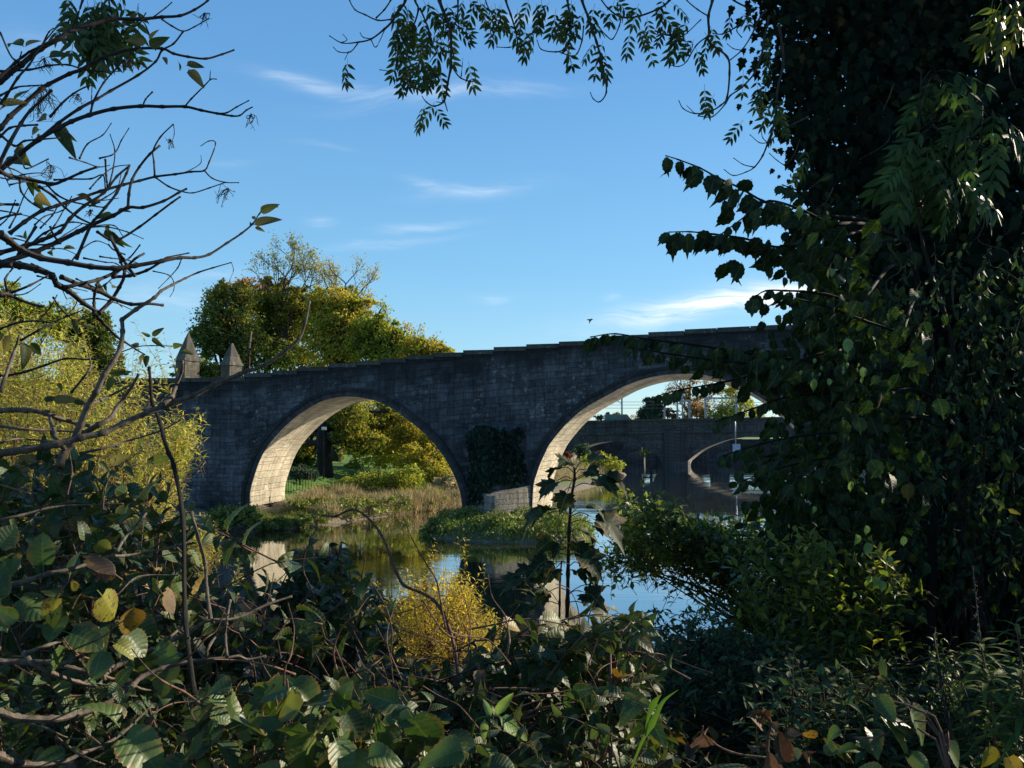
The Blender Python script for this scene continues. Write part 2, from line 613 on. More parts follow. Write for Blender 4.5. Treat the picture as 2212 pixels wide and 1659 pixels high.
def stone_mat(name, c1, c2, bw=.62, bh=.27, soot=True, mortar=(.06, .06, .055), bump=.6, mode='wall', lichen=.3, patch=.75):
    """squared rubble masonry; UV in metres, v measured downwards from the coping when mode is 'wall'"""
    m, q = mat(name)
    tcd = q.n('ShaderNodeTexCoord')
    uvn = tcd.outputs['UV']
    wob = q.noise(.9, uvn, 3, .5, out=1)
    wsub = q.n('ShaderNodeVectorMath', operation='SUBTRACT', ins={0: wob, 1: (.5, .5, .5)})
    wsc = q.n('ShaderNodeVectorMath', operation='SCALE', ins={0: wsub, 3: .05})
    wob2 = q.noise(6, uvn, 2, .5, out=1)
    wsub2 = q.n('ShaderNodeVectorMath', operation='SUBTRACT', ins={0: wob2, 1: (.5, .5, .5)})
    wsc2 = q.n('ShaderNodeVectorMath', operation='SCALE', ins={0: wsub2, 3: .045})
    uv = q.n('ShaderNodeVectorMath', operation='ADD', ins={0: uvn, 1: wsc})
    uv = q.n('ShaderNodeVectorMath', operation='ADD', ins={0: uv.outputs[0], 1: wsc2}).outputs[0]
    br = q.n('ShaderNodeTexBrick', offset=.5, squash=.7, squash_frequency=3, ins={'Vector': uv, 'Color1': (0, 0, 0), 'Color2': (1, 1, 1), 'Mortar': (.5, .5, .5),
             'Scale': 1.0, 'Mortar Size': .013, 'Mortar Smooth': .3, 'Bias': 0, 'Brick Width': bw, 'Row Height': bh})
    br2 = q.n('ShaderNodeTexBrick', offset=.38, squash=.55, squash_frequency=2, ins={'Vector': q.mapping(uv, loc=(.3, .07, 0)), 'Color1': (0, 0, 0), 'Color2': (1, 1, 1), 'Mortar': (.5, .5, .5),
              'Scale': 1.0, 'Mortar Size': .010, 'Mortar Smooth': .4, 'Bias': 0, 'Brick Width': bw * 1.5, 'Row Height': bh * 1.45})
    pick = q.ramp(q.noise(.55, q.mapping(uvn, (.45, 1.3, 1), loc=(5, 2, 0)), 3, .6), [(.49, 0), (.51, 1)])
    bfac = q.mix(pick, br.outputs['Fac'], br2.outputs['Fac'])
    btone = q.mix(pick, br.outputs[0], br2.outputs[0])
    n1 = q.noise(.35, uvn, 5, .65)
    n2 = q.noise(7, uvn, 6, .7)
    n3 = q.noise(30, uvn, 3, .6)
    tone = q.m('ADD', q.m('MULTIPLY', btone, .42), q.m('MULTIPLY', n2, .8))
    col = q.ramp(tone, [(.15, c1), (.55, tuple((a + b) / 2 for a, b in zip(c1, c2))), (.95, c2)])
    col = q.mix(1.0, col, q.ramp(n1, [(.32, patch), (.68, 1.2)]), 'MULTIPLY')
    col = q.mix(1.0, col, q.ramp(n3, [(.3, .8), (.7, 1.2)]), 'MULTIPLY')
    col = q.mix(q.m('MULTIPLY', bfac, q.ramp(q.noise(1.1, uvn, 4), [(.35, .25), (.6, 1)])), col, mortar)
    stk = q.noise(1.0, q.mapping(uvn, (4.5, .3, 1)), 5, .7)
    col = q.mix(1.0, col, q.ramp(stk, [(.34, .62), (.5, 1.0), (.7, 1.35)]), 'MULTIPLY')
    if lichen:
        l1 = q.m('MULTIPLY', q.ramp(q.noise(3.2, uvn, 6, .75), [(.55, 0), (.6, 1)]), q.ramp(q.noise(.5, uvn, 3), [(.48, 0), (.6, 1)]))
        col = q.mix(q.m('MULTIPLY', l1, lichen), col, (.42, .42, .38))
    if soot:
        sv = q.n('ShaderNodeSeparateXYZ', ins={0: uvn})
        sn = q.noise(1.4, q.mapping(uvn, (1, .35, 1)), 6, .7)
        sd = q.m('ADD', q.m('MULTIPLY', sv.outputs[1], .75), q.m('MULTIPLY', q.m('SUBTRACT', sn, .5), -2.6))
        sf = q.ramp(sd, [(.25, .82), (.95, .0)])
        col = q.mix(sf, col, (.018, .019, .018))
        pt = q.ramp(q.noise(.8, q.mapping(uvn, (.6, 1.6, 1), loc=(3, 7, 0)), 5, .7), [(.58, 0), (.66, .6)])
        col = q.mix(pt, col, (.02, .022, .022))
    hgt = q.m('ADD', q.m('MULTIPLY', bfac, -1.2), q.m('ADD', q.m('MULTIPLY', n2, .9), q.m('MULTIPLY', btone, .5)))
    bp = q.n('ShaderNodeBump', ins={'Strength': bump, 'Distance': .06, 'Height': hgt})
    out(q, q.n('ShaderNodeBsdfPrincipled', ins={'Base Color': col, 'Roughness': .9, 'Normal': bp.outputs[0], 'Specular IOR Level': .2}))
    return m


M = {}
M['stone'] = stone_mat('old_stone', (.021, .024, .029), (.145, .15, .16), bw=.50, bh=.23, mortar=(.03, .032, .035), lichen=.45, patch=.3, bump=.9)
M['ring'] = stone_mat('ring_stone', (.022, .024, .027), (.075, .077, .08), bw=.34, bh=1.5, soot=False, lichen=.15)
M['hood'] = stone_mat('hood_stone', (.02, .021, .022), (.045, .045, .045), bw=.7, bh=1.5, soot=False, lichen=.1)
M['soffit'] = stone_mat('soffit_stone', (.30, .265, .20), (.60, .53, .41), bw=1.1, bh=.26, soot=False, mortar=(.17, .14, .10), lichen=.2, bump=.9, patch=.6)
M['coping'] = stone_mat('coping_stone', (.035, .037, .033), (.09, .09, .08), bw=5, bh=3, soot=False, lichen=.4)
M['pierbase'] = stone_mat('pier_base_stone', (.08, .076, .068), (.27, .25, .21), bw=.42, bh=.24, soot=False, bump=1.0, lichen=.35)
M['pillar'] = stone_mat('pillar_stone', (.07, .063, .05), (.19, .165, .125), bw=.5, bh=.3, soot=False, bump=.4)
M['cap'] = stone_mat('cap_stone', (.045, .043, .038), (.17, .15, .12), bw=.6, bh=.42, soot=False, bump=.5, lichen=.4)
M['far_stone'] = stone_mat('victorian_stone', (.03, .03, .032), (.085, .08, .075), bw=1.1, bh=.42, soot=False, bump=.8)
M['far_lit'] = stone_mat('victorian_sunlit_stone', (.22, .2, .165), (.42, .38, .31), bw=.9, bh=.42, soot=False)  # paler copy of the wall stone, with sunlight put into its colour
M['far_dark'] = stone_mat('rail_bridge_stone', (.025, .025, .026), (.06, .058, .055), bw=1.2, bh=.5, soot=False)
M['far_mid'] = stone_mat('pier_foot_stone', (.06, .058, .055), (.17, .155, .13), bw=.9, bh=.42, soot=False)
M['asphalt'] = plain_mat('asphalt', (.05, .05, .05), .9)
M['iron'] = plain_mat('dark_iron', (.03, .022, .02), .6, .5)
M['steel'] = plain_mat('galvanised_steel', (.30, .32, .34), .5, .6)
M['wire'] = plain_mat('cable', (.08, .08, .09), .5)
M['sign'] = plain_mat('grey_panel', (.33, .36, .42), .5)
M['lampwhite'] = plain_mat('white_enamel', (.8, .8, .78), .4)
M['bird'] = plain_mat('dark_feathers', (.03, .03, .035), .8)
M['paint_green'] = plain_mat('green_paint', (.06, .13, .10), .35)
M['paint_dark'] = plain_mat('dark_paint', (.03, .035, .04), .35)
M['glass'] = plain_mat('vehicle_glass', (.05, .06, .07), .12)
M['rubber'] = plain_mat('rubber', (.02, .02, .02), .8)

M['bark_dark'] = bark_mat('dark_bark', (.018, .015, .013), (.05, .042, .035), 40)
M['bark_trunk'] = bark_mat('trunk_bark', (.012, .011, .01), (.045, .038, .03), 9, .9)
M['bark_twig'] = bark_mat('shrub_twig_bark', (.020, .017, .018), (.060, .048, .042), 90)
M['bark_pale'] = bark_mat('pale_twig_bark', (.045, .036, .03), (.155, .125, .098), 70)
M['bark_black'] = bark_mat('blackened_stem', (.006, .006, .006), (.018, .016, .014), 60)
M['bark_red'] = bark_mat('red_brown_stem', (.07, .035, .028), (.19, .11, .08), 60)
M['bark_ash'] = bark_mat('ash_twig_bark', (.03, .028, .026), (.08, .07, .06), 60)

M['l_willow'] = leaf_mat('yellow_willow_leaf', [(0, (.14, .20, .03)), (.4, (.38, .41, .08)), (.75, (.62, .57, .16)), (1, (.55, .36, .06))], .5, .3, .45, (1.35, 1.25, .7))
M['l_gwillow'] = leaf_mat('golden_willow_leaf', [(0, (.22, .24, .03)), (.4, (.55, .48, .06)), (.8, (.80, .62, .10)), (1, (.6, .36, .06))], .5, .3, .45, (1.35, 1.25, .7))
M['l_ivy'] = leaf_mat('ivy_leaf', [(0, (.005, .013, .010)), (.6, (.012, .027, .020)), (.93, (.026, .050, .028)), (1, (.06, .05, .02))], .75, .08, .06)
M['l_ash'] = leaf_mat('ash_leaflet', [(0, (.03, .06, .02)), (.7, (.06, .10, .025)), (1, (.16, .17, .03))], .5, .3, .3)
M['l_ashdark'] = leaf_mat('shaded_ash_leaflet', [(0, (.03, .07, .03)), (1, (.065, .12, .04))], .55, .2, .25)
M['l_elm'] = leaf_mat('toothed_leaf', [(0, (.008, .021, .013)), (.85, (.02, .042, .02)), (.985, (.03, .05, .015)), (1, (.2, .14, .03))], .6, .16, .12, (2.0, 2.6, .4), veins=.25, spots=.3)
M['l_priv'] = leaf_mat('bush_leaf', [(0, (.05, .08, .024)), (.6, (.13, .17, .035)), (.9, (.28, .29, .06)), (1, (.4, .34, .07))], .45, .4, .42)
M['l_bramble'] = leaf_mat('bramble_leaf', [(0, (.016, .036, .016)), (.6, (.038, .075, .026)), (.85, (.07, .10, .03)), (.95, (.14, .13, .035)), (1, (.2, .11, .03))], .5, .3, .18, veins=.4)
M['l_broad'] = leaf_mat('broad_pleated_leaf', [(0, (.022, .048, .016)), (.6, (.052, .095, .026)), (.9, (.085, .13, .03)), (1, (.16, .16, .03))], .46, .36, .2, veins=.2)
M['l_yellow'] = leaf_mat('dying_yellow_leaf', [(0, (.12, .14, .02)), (.6, (.30, .26, .03)), (1, (.26, .15, .03))], .65, .2, .25, (1.3, 1.1, .5), veins=.35, spots=.9)
M['l_brown'] = leaf_mat('withered_brown_leaf', [(0, (.035, .022, .017)), (.5, (.085, .048, .032)), (1, (.17, .125, .09))], .75, .2, .15, (1.3, .9, .6), veins=.3, spots=.5)
M['l_pale'] = leaf_mat('pale_green_leaf', [(0, (.16, .26, .09)), (1, (.26, .36, .13))], .42, .45, .3, veins=.4)
M['l_sap'] = leaf_mat('sycamore_leaf', [(0, (.008, .020, .011)), (1, (.02, .040, .016))], .65, .15, .10, veins=.3, spots=.3)
M['l_shrub'] = leaf_mat('shrub_leaf', [(0, (.03, .05, .02)), (.6, (.07, .09, .03)), (1, (.20, .14, .07))], .55, .3, .35, veins=.25)
M['l_nettle'] = leaf_mat('nettle_leaf', [(0, (.024, .062, .034)), (.7, (.052, .115, .06)), (.93, (.09, .15, .05)), (1, (.16, .15, .04))], .65, .15, .2, veins=.3)
M['l_herb'] = leaf_mat('willowherb_leaf', [(0, (.06, .11, .03)), (.7, (.11, .16, .04)), (1, (.22, .22, .05))], .5, .3, .25)
M['l_grass'] = leaf_mat('grass_blade', [(0, (.08, .15, .02)), (1, (.22, .30, .05))], .5, .3, .35)
M['l_reed'] = leaf_mat('dry_reed_blade', [(0, (.16, .17, .05)), (.45, (.36, .31, .15)), (.8, (.54, .43, .27)), (1, (.66, .54, .38))], .7, .2, .25, (1.1, 1, .8))
M['l_mound'] = leaf_mat('island_leaf', [(0, (.07, .10, .02)), (.6, (.17, .20, .04)), (1, (.34, .32, .10))], .5, .3, .25)
M['l_beech'] = leaf_mat('beech_leaf', [(0, (.04, .075, .02)), (.55, (.12, .15, .03)), (1, (.32, .24, .05))], .6, .2, .35)
M['l_rust'] = leaf_mat('rusty_leaf', [(0, (.20, .15, .035)), (.5, (.38, .24, .06)), (1, (.45, .21, .06))], .6, .2, .4, (1.2, 1, .6))
M['l_olive'] = leaf_mat('olive_leaf', [(0, (.08, .11, .02)), (.5, (.24, .25, .04)), (1, (.42, .36, .07))], .6, .2, .45, (1.3, 1.2, .6))
M['l_gold'] = leaf_mat('golden_leaf', [(0, (.18, .22, .03)), (.5, (.42, .39, .06)), (1, (.62, .44, .07))], .6, .2, .45, (1.3, 1.2, .6))
M['l_lime'] = leaf_mat('lime_leaf', [(0, (.13, .18, .03)), (.5, (.30, .33, .05)), (1, (.52, .46, .08))], .6, .2, .45, (1.3, 1.3, .6))
M['l_dkfar'] = leaf_mat('far_dark_leaf', [(0, (.03, .055, .035)), (1, (.07, .11, .06))], .6, .2, .2)
M['l_red'] = leaf_mat('red_leaf', [(0, (.10, .03, .02)), (1, (.24, .07, .035))], .6, .2, .3, (1.2, 1, .8))

# ------------------------------------------------------------------ terrain and river
WATER = [(-60, 20), (-14, 15.5), (0, 15), (9, 16), (14, 20), (22, 30), (40, 60), (52, 110), (58, 150), (6, 150), (8, 115), (9.5, 100), (13, 92), (10, 80), (4.5, 65), (-3.2, 50.5), (-5.6, 47.4), (-7.7, 44), (-9.3, 41.2), (-12, 37.6), (-16, 37), (-30, 34), (-60, 32)]


def sdist(x, y, poly):
    """distance to the outline, negative inside"""
    p = np.stack([x.ravel(), y.ravel()], -1)
    q = np.array(poly, float)
    d = np.full(len(p), 1e9)
    for i in range(len(q)):
        a, b = q[i], q[(i + 1) % len(q)]
        ab = b - a
        t = np.clip(((p - a) @ ab) / (ab @ ab), 0, 1)
        d = np.minimum(d, np.linalg.norm(p - (a + t[:, None] * ab), axis=1))
    d[in_poly(p, poly)] *= -1
    return d.reshape(x.shape)


def wobble(x, y):
    return .12 * np.sin(x * 1.7 + 1.3 * np.sin(y * .9)) + .10 * np.sin(y * 2.3 + x * .6) + .05 * np.sin(x * 5.1 + y * 4.3)


def ground_z(x, y):
    d = sdist(x, y, WATER)
    near = np.where(y < 24, 1.0, 0.0) * np.clip((24 - y) / 6, 0, 1)
    zn = -0.9 + 3.75 * np.clip((d + 1.2) / 10.5, 0, 1) ** .8
    zf = np.where(d > 0, .2 + 2.3 * (1 - np.exp(-np.maximum(d, 0) / 13.0)), np.maximum(d * .5, -1.2))
    z = near * zn + (1 - near) * zf
    z += wobble(x, y) * np.clip(d / 3, 0, 1) * np.where(y > 62, .3, 1)
    return z


def gz(x, y):
    return float(ground_z(np.array([float(x)]), np.array([float(y)]))[0])


xs = np.unique(np.concatenate([np.linspace(-1500, -70, 14), np.linspace(-70, -16, 40), np.linspace(-16, 30, 140), np.linspace(30, 80, 40), np.linspace(80, 1500, 14)]))
ys = np.unique(np.concatenate([np.linspace(-60, -2, 8), np.linspace(-2, 20, 80), np.linspace(20, 100, 170), np.linspace(100, 170, 40), np.linspace(170, 3000, 16)]))
XX, YY = np.meshgrid(xs, ys, indexing='ij')
ZZ = ground_z(XX, YY)
b = MB()
b.grid(np.stack([XX, YY, ZZ], -1))
m, q = mat('grassy_ground')
tcd = q.n('ShaderNodeTexCoord')
sp = q.n('ShaderNodeSeparateXYZ', ins={0: tcd.outputs['Object']})
n1 = q.noise(.6, tcd.outputs['Object'], 6, .65)
n2 = q.noise(9, tcd.outputs['Object'], 5, .7)
grass = q.mix(n1, (.055, .14, .015), (.13, .25, .03))
soil = q.mix(q.m('GREATER_THAN', sp.outputs[1], 30), q.mix(n2, (.04, .032, .022), (.11, .085, .055)), q.mix(n2, (.06, .05, .032), (.26, .215, .15)))
hgtm = q.ramp(q.m('ADD', sp.outputs[2], q.m('MULTIPLY', q.m('SUBTRACT', n2, .5), .9)), [(.35, 0), (.5, 1)])
far = q.m('MULTIPLY', q.m('GREATER_THAN', sp.outputs[1], 26), q.ramp(q.m('ADD', q.m('MULTIPLY', sp.outputs[1], .1), q.m('MULTIPLY', n1, .3)), [(4.42 / 10, 0), (4.6 / 10, 1)])) if False else q.m('GREATER_THAN', q.m('ADD', sp.outputs[1], q.m('MULTIPLY', n1, 2.5)), 46.0)
colr = q.mix(q.m('MULTIPLY', hgtm, far), soil, grass)
colr = q.mix(1.0, colr, q.ramp(n2, [(.3, .6), (.7, 1.25)]), 'MULTIPLY')
bp = q.n('ShaderNodeBump', ins={'Strength': .8, 'Distance': .1, 'Height': n2})
out(q, q.n('ShaderNodeBsdfPrincipled', ins={'Base Color': colr, 'Roughness': .95, 'Normal': bp.outputs[0]}))
tag(b.build('ground', m), kind='structure')

# river: one sheet, gently rippled by its bump
b = MB()
b.grid(np.stack(np.meshgrid(np.linspace(-70, 70, 3), np.linspace(12, 152, 3), indexing='ij') + [np.zeros((3, 3))], -1))
m, q = mat('river_water')
tcd = q.n('ShaderNodeTexCoord')
w1 = q.noise(1.1, q.mapping(tcd.outputs['Object'], (.9, 3.2, 1)), 3, .5)
w2 = q.noise(.16, q.mapping(tcd.outputs['Object'], (.7, 1.6, 1)), 3, .5)
w3 = q.noise(6, q.mapping(tcd.outputs['Object'], (1, 3, 1)), 2, .5)
calm = q.ramp(w2, [(.45, .12), (.62, 1.0)])
hh = q.m('MULTIPLY', q.m('ADD', w1, q.m('MULTIPLY', w3, .15)), calm)
bp = q.n('ShaderNodeBump', ins={'Strength': .12, 'Distance': .05, 'Height': hh})
gl = q.n('ShaderNodeBsdfGlossy', ins={'Color': (.93, .94, .95), 'Roughness': .03, 'Normal': bp.outputs[0]})
df = q.n('ShaderNodeBsdfDiffuse', ins={'Color': (.055, .045, .022), 'Normal': bp.outputs[0]})
fr = q.n('ShaderNodeFresnel', ins={'IOR': 1.55, 'Normal': bp.outputs[0]})
out(q, q.n('ShaderNodeMixShader', ins={0: q.m('MULTIPLY_ADD', fr, .9, .34, clamp=True), 1: df, 2: gl}))
tag(b.build('river', m, smooth=True), kind='structure')

# ------------------------------------------------------------------ the old stone bridge
DX = [-900, -300, 300, 540, 800, 1000, 1150, 1450, 1750, 2300, 3200]
DY = [44.5, 43.2, 41.9, 41.0, 40.0, 39.2, 38.5, 36.7, 34.6, 31.0, 27.5]
AX = [-900, 300, 540, 1000, 1150, 2300, 3200]
AA = [6, 7, 8, 14, 16, 19, 20]
DECKW = 4.2
XST = np.arange(-700, 3001, 4.0)


def fY(px):
    xs_ = np.array(DX, float)
    k = np.interp(px, xs_, DY)
    k2 = np.interp(np.asarray(px) + 60, xs_, DY)
    k3 = np.interp(np.asarray(px) - 60, xs_, DY)
    return (k + k2 + k3) / 3


def front(px, py, off=0.0):
    """point on the downstream face seen at px, py; off > 0 stands proud of the face"""
    Y = fY(px)
    p = atv(px, py, Y)
    if np.any(off != 0):
        a = np.radians(np.interp(px, AX, AA))
        p = p - np.stack([np.sin(a) * off, np.cos(a) * off, 0 * a], -1)
    return p


def back_of(p, px, w=DECKW):
    a = np.radians(np.interp(px, AX, AA))
    return p + np.stack([np.sin(a) * w, np.cos(a) * w, 0 * a], -1)


TOPX = [-900, -200, 300, 520, 560, 600, 680, 760, 850, 930, 990, 1100, 1200, 1290, 1400, 1500, 1600, 1700, 1900, 2300, 3200]
TOPY = [826, 822, 819, 818, 811, 806, 798, 787, 779.5, 770, 765, 754, 745, 737, 725, 715, 708.5, 705, 702, 706, 730]
ARCH1 = [(540, 1095), (541.5, 1060), (551, 1025), (563, 992), (580, 962), (607, 930), (628, 910), (649, 893), (674, 877), (698, 865.5), (723, 859), (747, 856.5), (772, 857.5), (796, 861.5),
         (821, 869), (853, 886), (882, 907), (919, 937.5), (943, 964), (963, 992.6), (980, 1024), (992, 1055), (998, 1085), (1000, 1112)]
ARCH2 = [(1149, 1112), (1152.5, 1050), (1160, 1022), (1167.5, 1001), (1177, 980), (1188, 959), (1216, 924), (1238, 902), (1262, 882.4), (1288, 867), (1314.5, 852.6), (1349.5, 834), (1384.5, 821), (1419.5, 812.5), (1454.5, 808.5),
         (1489.5, 807.5), (1520, 809.5), (1560, 818.5), (1603, 835.8), (1652, 864), (1695, 898), (1732, 940), (1760, 990), (1778, 1045), (1785, 1112)]
ARCHES = [spline([(x, y) for x, y in A], n=4) for A in (ARCH1, ARCH2)]
for A in ARCHES:
    A[:, 0] = np.maximum.accumulate(A[:, 0] + np.arange(len(A)) * 1e-4)

cols = [XST]
for A in ARCHES:
    cols.append(A[:, 0])
PX = np.unique(np.concatenate(cols))
topz = front(PX, np.interp(PX, TOPX, TOPY))[:, 2]
SL = np.r_[0, np.cumsum(np.linalg.norm(np.diff(front(PX, np.full(len(PX), 940.0))[:, :2], axis=0), axis=1))]   # running length along the face


def run(px):
    return np.interp(px, PX, SL)


botz = np.full(len(PX), -0.6)
for A in ARCHES:
    az = front(A[:, 0], A[:, 1])[:, 2]
    ins = (PX >= A[0, 0]) & (PX <= A[-1, 0])
    botz[ins] = np.interp(PX[ins], A[:, 0], az)
fxy = front(PX, np.full(len(PX), 940.0))
bridge = thing('stone_bridge', (float(np.interp(1075, PX, fxy[:, 0])), 38.8, 0), 'weathered medieval stone arch bridge with stepped parapet crossing the river', 'bridge')


def face(off, name, w=0.0, flip=False):
    rows = 7
    P = np.zeros((len(PX), rows, 3))
    U = np.zeros((len(PX), rows, 2))
    base = fxy if w == 0 else back_of(fxy, PX, w)
    for r in range(rows):
        z = topz + (botz - topz) * r / (rows - 1)
        P[:, r] = np.stack([base[:, 0], base[:, 1], z], -1)
        U[:, r, 0] = SL
        U[:, r, 1] = topz - z
    # columns whose opening has just ended are jumped over by an extra strip; the springings are dense enough
    b_ = MB()
    b_.grid(P, U, flip=flip)
    return b_.build(name, M['stone'], bridge, smooth=False)


face(0, 'wall')
face(0, 'wall', w=DECKW, flip=True)
# roadway and the inner faces of both parapets
b = MB()
for w0, w1, dz0, dz1 in ((0.0, .42, .0, .0), (.42, .42, .0, -1.15), (.42, DECKW - .42, -1.15, -1.15), (DECKW - .42, DECKW - .42, -1.15, 0), (DECKW - .42, DECKW, 0, 0)):
    A0, A1 = back_of(fxy, PX, w0), back_of(fxy, PX, w1)
    P = np.stack([np.stack([A0[:, 0], A0[:, 1], topz + dz0 - .01], -1), np.stack([A1[:, 0], A1[:, 1], topz + dz1 - .01], -1)], 1)
    b.grid(P, np.stack([np.stack([SL, SL * 0 + w0], -1), np.stack([SL, SL * 0 + w1 + dz1], -1)], 1))
b.build('roadway', M['coping'], bridge, smooth=False)
# vaults
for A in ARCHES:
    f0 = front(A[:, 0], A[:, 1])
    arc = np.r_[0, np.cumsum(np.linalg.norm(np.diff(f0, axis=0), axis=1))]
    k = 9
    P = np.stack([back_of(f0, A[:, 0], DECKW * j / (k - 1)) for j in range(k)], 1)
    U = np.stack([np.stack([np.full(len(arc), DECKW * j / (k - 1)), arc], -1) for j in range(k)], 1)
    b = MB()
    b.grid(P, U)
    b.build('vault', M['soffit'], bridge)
    # the arch ring: voussoirs proud of the wall, then a darker hood course
    t = np.gradient(A, axis=0)
    nn = np.stack([t[:, 1], -t[:, 0]], -1)
    nn /= np.linalg.norm(nn, axis=1)[:, None]
    nn[:, 1] = np.where(nn[:, 1] > 0, 0, nn[:, 1])
    for r0, r1, off, key in ((-.0, 11.0, .05, 'ring'), (11.0, 17.5, .13, 'hood')):
        Q0, Q1 = A + nn * r0, A + nn * r1
        i0, i1 = front(Q0[:, 0], Q0[:, 1], off), front(Q1[:, 0], Q1[:, 1], off)
        c0, c1 = front(Q0[:, 0], Q0[:, 1], -.05), front(Q1[:, 0], Q1[:, 1], -.05)
        b = MB()
        P = np.stack([c0, i0, i1, c1], 1)
        U = np.stack([np.stack([arc, np.full(len(arc), v)], -1) for v in (0, .03, .36, .4)], 1)
        b.grid(P, U)
        b.build('arch_ring' if key == 'ring' else 'hood_course', M[key], bridge, smooth=False)
# coping: level slabs that step with the rising parapet
rng = np.random.default_rng(5)
for w_, nm in ((-.07, 'coping'), (DECKW - .5, 'coping')):
    b = MB()
    s = 2.0
    while s < SL[-1] - 2:
        L = rng.uniform(1.25, 1.75)
        px0, px1 = np.interp([s + .015, s + L - .015], SL, PX)
        zc = max(np.interp([px0, px1], PX, topz)) + rng.uniform(-.012, .012)
        e = []
        for px in (px0, px1):
            fp = np.array([np.interp(px, PX, fxy[:, 0]), np.interp(px, PX, fxy[:, 1]), 0])
            a = math.radians(float(np.interp(px, AX, AA)))
            for w in (w_, w_ + .56):
                e.append(fp + np.array([math.sin(a) * w, math.cos(a) * w, 0]))
        lo = [p + [0, 0, zc - .16] for p in e]
        hi = [p + [0, 0, zc + .05] for p in e]
        V = np.array(lo + hi)
        b.add(V, [(0, 2, 3, 1), (4, 5, 7, 6), (0, 4, 6, 2), (1, 3, 7, 5), (0, 1, 5, 4), (2, 6, 7, 3)], np.stack([np.tile([0, 0, L, L], 2) + s, np.r_[np.zeros(4), np.ones(4) * .2]], -1))
        s += L
    b.build(nm, M['coping'], bridge, smooth=False)
# string course under the parapet
# cutwaters


def cutwater(pxl, pxr, pyt_face, pyt_nose, nose, zb, name, mt, slope=True):
    pl, pr = front(np.array([pxl]), np.array([940.]))[0], front(np.array([pxr]), np.array([940.]))[0]
    a = math.radians(float(np.interp((pxl + pxr) / 2, AX, AA)))
    mid = (pl + pr) / 2
    d = np.array([-math.sin(a), -math.cos(a), 0])
    ax = nrm(np.array([pr - pl]))[0]
    z1 = front(np.array([pxl]), np.array([float(pyt_face)]))[0][2]
    z2 = front(np.array([pxl]), np.array([float(pyt_nose)]))[0][2]
    half = np.linalg.norm((pr - pl)[:2]) / 2
    n = 7
    prof = []
    for t_ in np.linspace(-1, 1, 2 * n + 1):
        prof.append((t_ * half, nose * (1 - abs(t_) ** 1.35)))
    prof = [(-half, -.2)] + prof + [(half, -.2)]
    b_ = MB()
    P, U = [], []
    arc = 0
    last = None
    for (u, v) in prof:
        p = mid + ax * u + d * v
        if last is not None:
            arc += np.linalg.norm(p[:2] - last[:2])
        last = p
        zt = z1 + (z2 - z1) * max(0, v) / nose
        P.append([[p[0], p[1], zb + (zt - zb) * r / 6] for r in range(7)])
        U.append([[arc, (zt - zb) * r / 6] for r in range(7)])
    b_.grid(np.array(P), np.array(U), flip=True)
    top = [P[i][-1] for i in range(len(P))]
    cen = mid - d * .1
    cz_ = z1 + (.12 if slope else 0)
    V = top + [[cen[0], cen[1], cz_]]
    b_.add(V, [(i + 1, i, len(top)) for i in range(len(top) - 1)], [(v[0], v[1]) for v in V])
    b_.build(name, mt, bridge, smooth=False)
    return mid, ax, d


CWM, CWA, CWD = cutwater(1012, 1138, 918, 940, 1.5, -.6, 'cutwater', M['stone'])
cutwater(1022, 1148, 1046, 1064, 2.1, -.6, 'cutwater_footing', M['pierbase'])
cutwater(1800, 1960, 915, 935, 1.9, -.6, 'cutwater', M['pierbase'])

# gate pillars at the bridge end
def pillar(px0, px1, corner, pyb, pye, pya, Y, label, crop=1.0):
    c = at(corner, pye, Y)
    wpx = (px1 - px0) / F * Y
    bb = R(34.6)
    side = wpx / (math.cos(bb) + math.sin(bb))
    zb, ze, za = at(corner, pyb, Y)[2] - .6, c[2], at(corner, pya, Y)[2]
    # nearest corner at c; the centre lies behind it
    e1 = np.array([-math.cos(bb), math.sin(bb), 0])
    e2 = np.array([math.sin(bb), math.cos(bb), 0])
    cen = c + (e1 + e2) * side / 2
    t = thing('gate_pillar', (cen[0], cen[1], zb), label, 'gate pillar', 'square pillars with pyramid caps at the bridge end')
    rz = -bb
    bm_ = MB()
    P = []
    h = side / 2

    def ring(hh, z):
        return [[cen[0] + hh * (sx * math.cos(rz) - sy * math.sin(rz)), cen[1] + hh * (sx * math.sin(rz) + sy * math.cos(rz)), z] for sx, sy in ((-1, -1), (1, -1), (1, 1), (-1, 1))]

    def prism(mb, lv, closed=True):
        n = 0
        V, U, Fs = [], [], []
        for k in range(4):
            base_ = len(V)
            for (hh, z) in lv:
                r = ring(hh, z)
                V += [r[k], r[(k + 1) % 4]]
                U += [(-hh + k * 2.1, z), (hh + k * 2.1, z)]
            for i in range(len(lv) - 1):
                a = base_ + 2 * i
                Fs.append((a, a + 1, a + 3, a + 2))
        a = len(V)
        V += ring(*lv[-1])
        U += [(0, 0)] * 4
        Fs.append((a, a + 1, a + 2, a + 3))
        mb.add(V, Fs, U)
    prism(bm_, [(h, zb), (h, ze - .01)])
    bm_.build('shaft', M['pillar'], t, smooth=False)
    b2 = MB()
    zt = za
    prism(b2, [(h, ze - .04), (h * 1.14, ze - .02), (h * 1.14, ze + .10), (h * 1.0, ze + .16), (h * crop, zt)])
    b2.build('cap', M['cap'], t, smooth=False)


pillar(371, 420, 400, 819, 778, 714, 44.5, 'taller pointed stone gate pillar, left of the pair on the bridge end', .02)
pillar(471, 515, 496.5, 819, 788, 739, 46.0, 'blunt topped stone gate pillar, right of the pair on the bridge end', .12)

# ------------------------------------------------------------------ far road bridge
FBX = [1000, 1240, 1480, 1700, 2400]
FBY = [119, 117, 114, 111, 102]


def fbY(px):
    return np.interp(px, FBX, FBY)


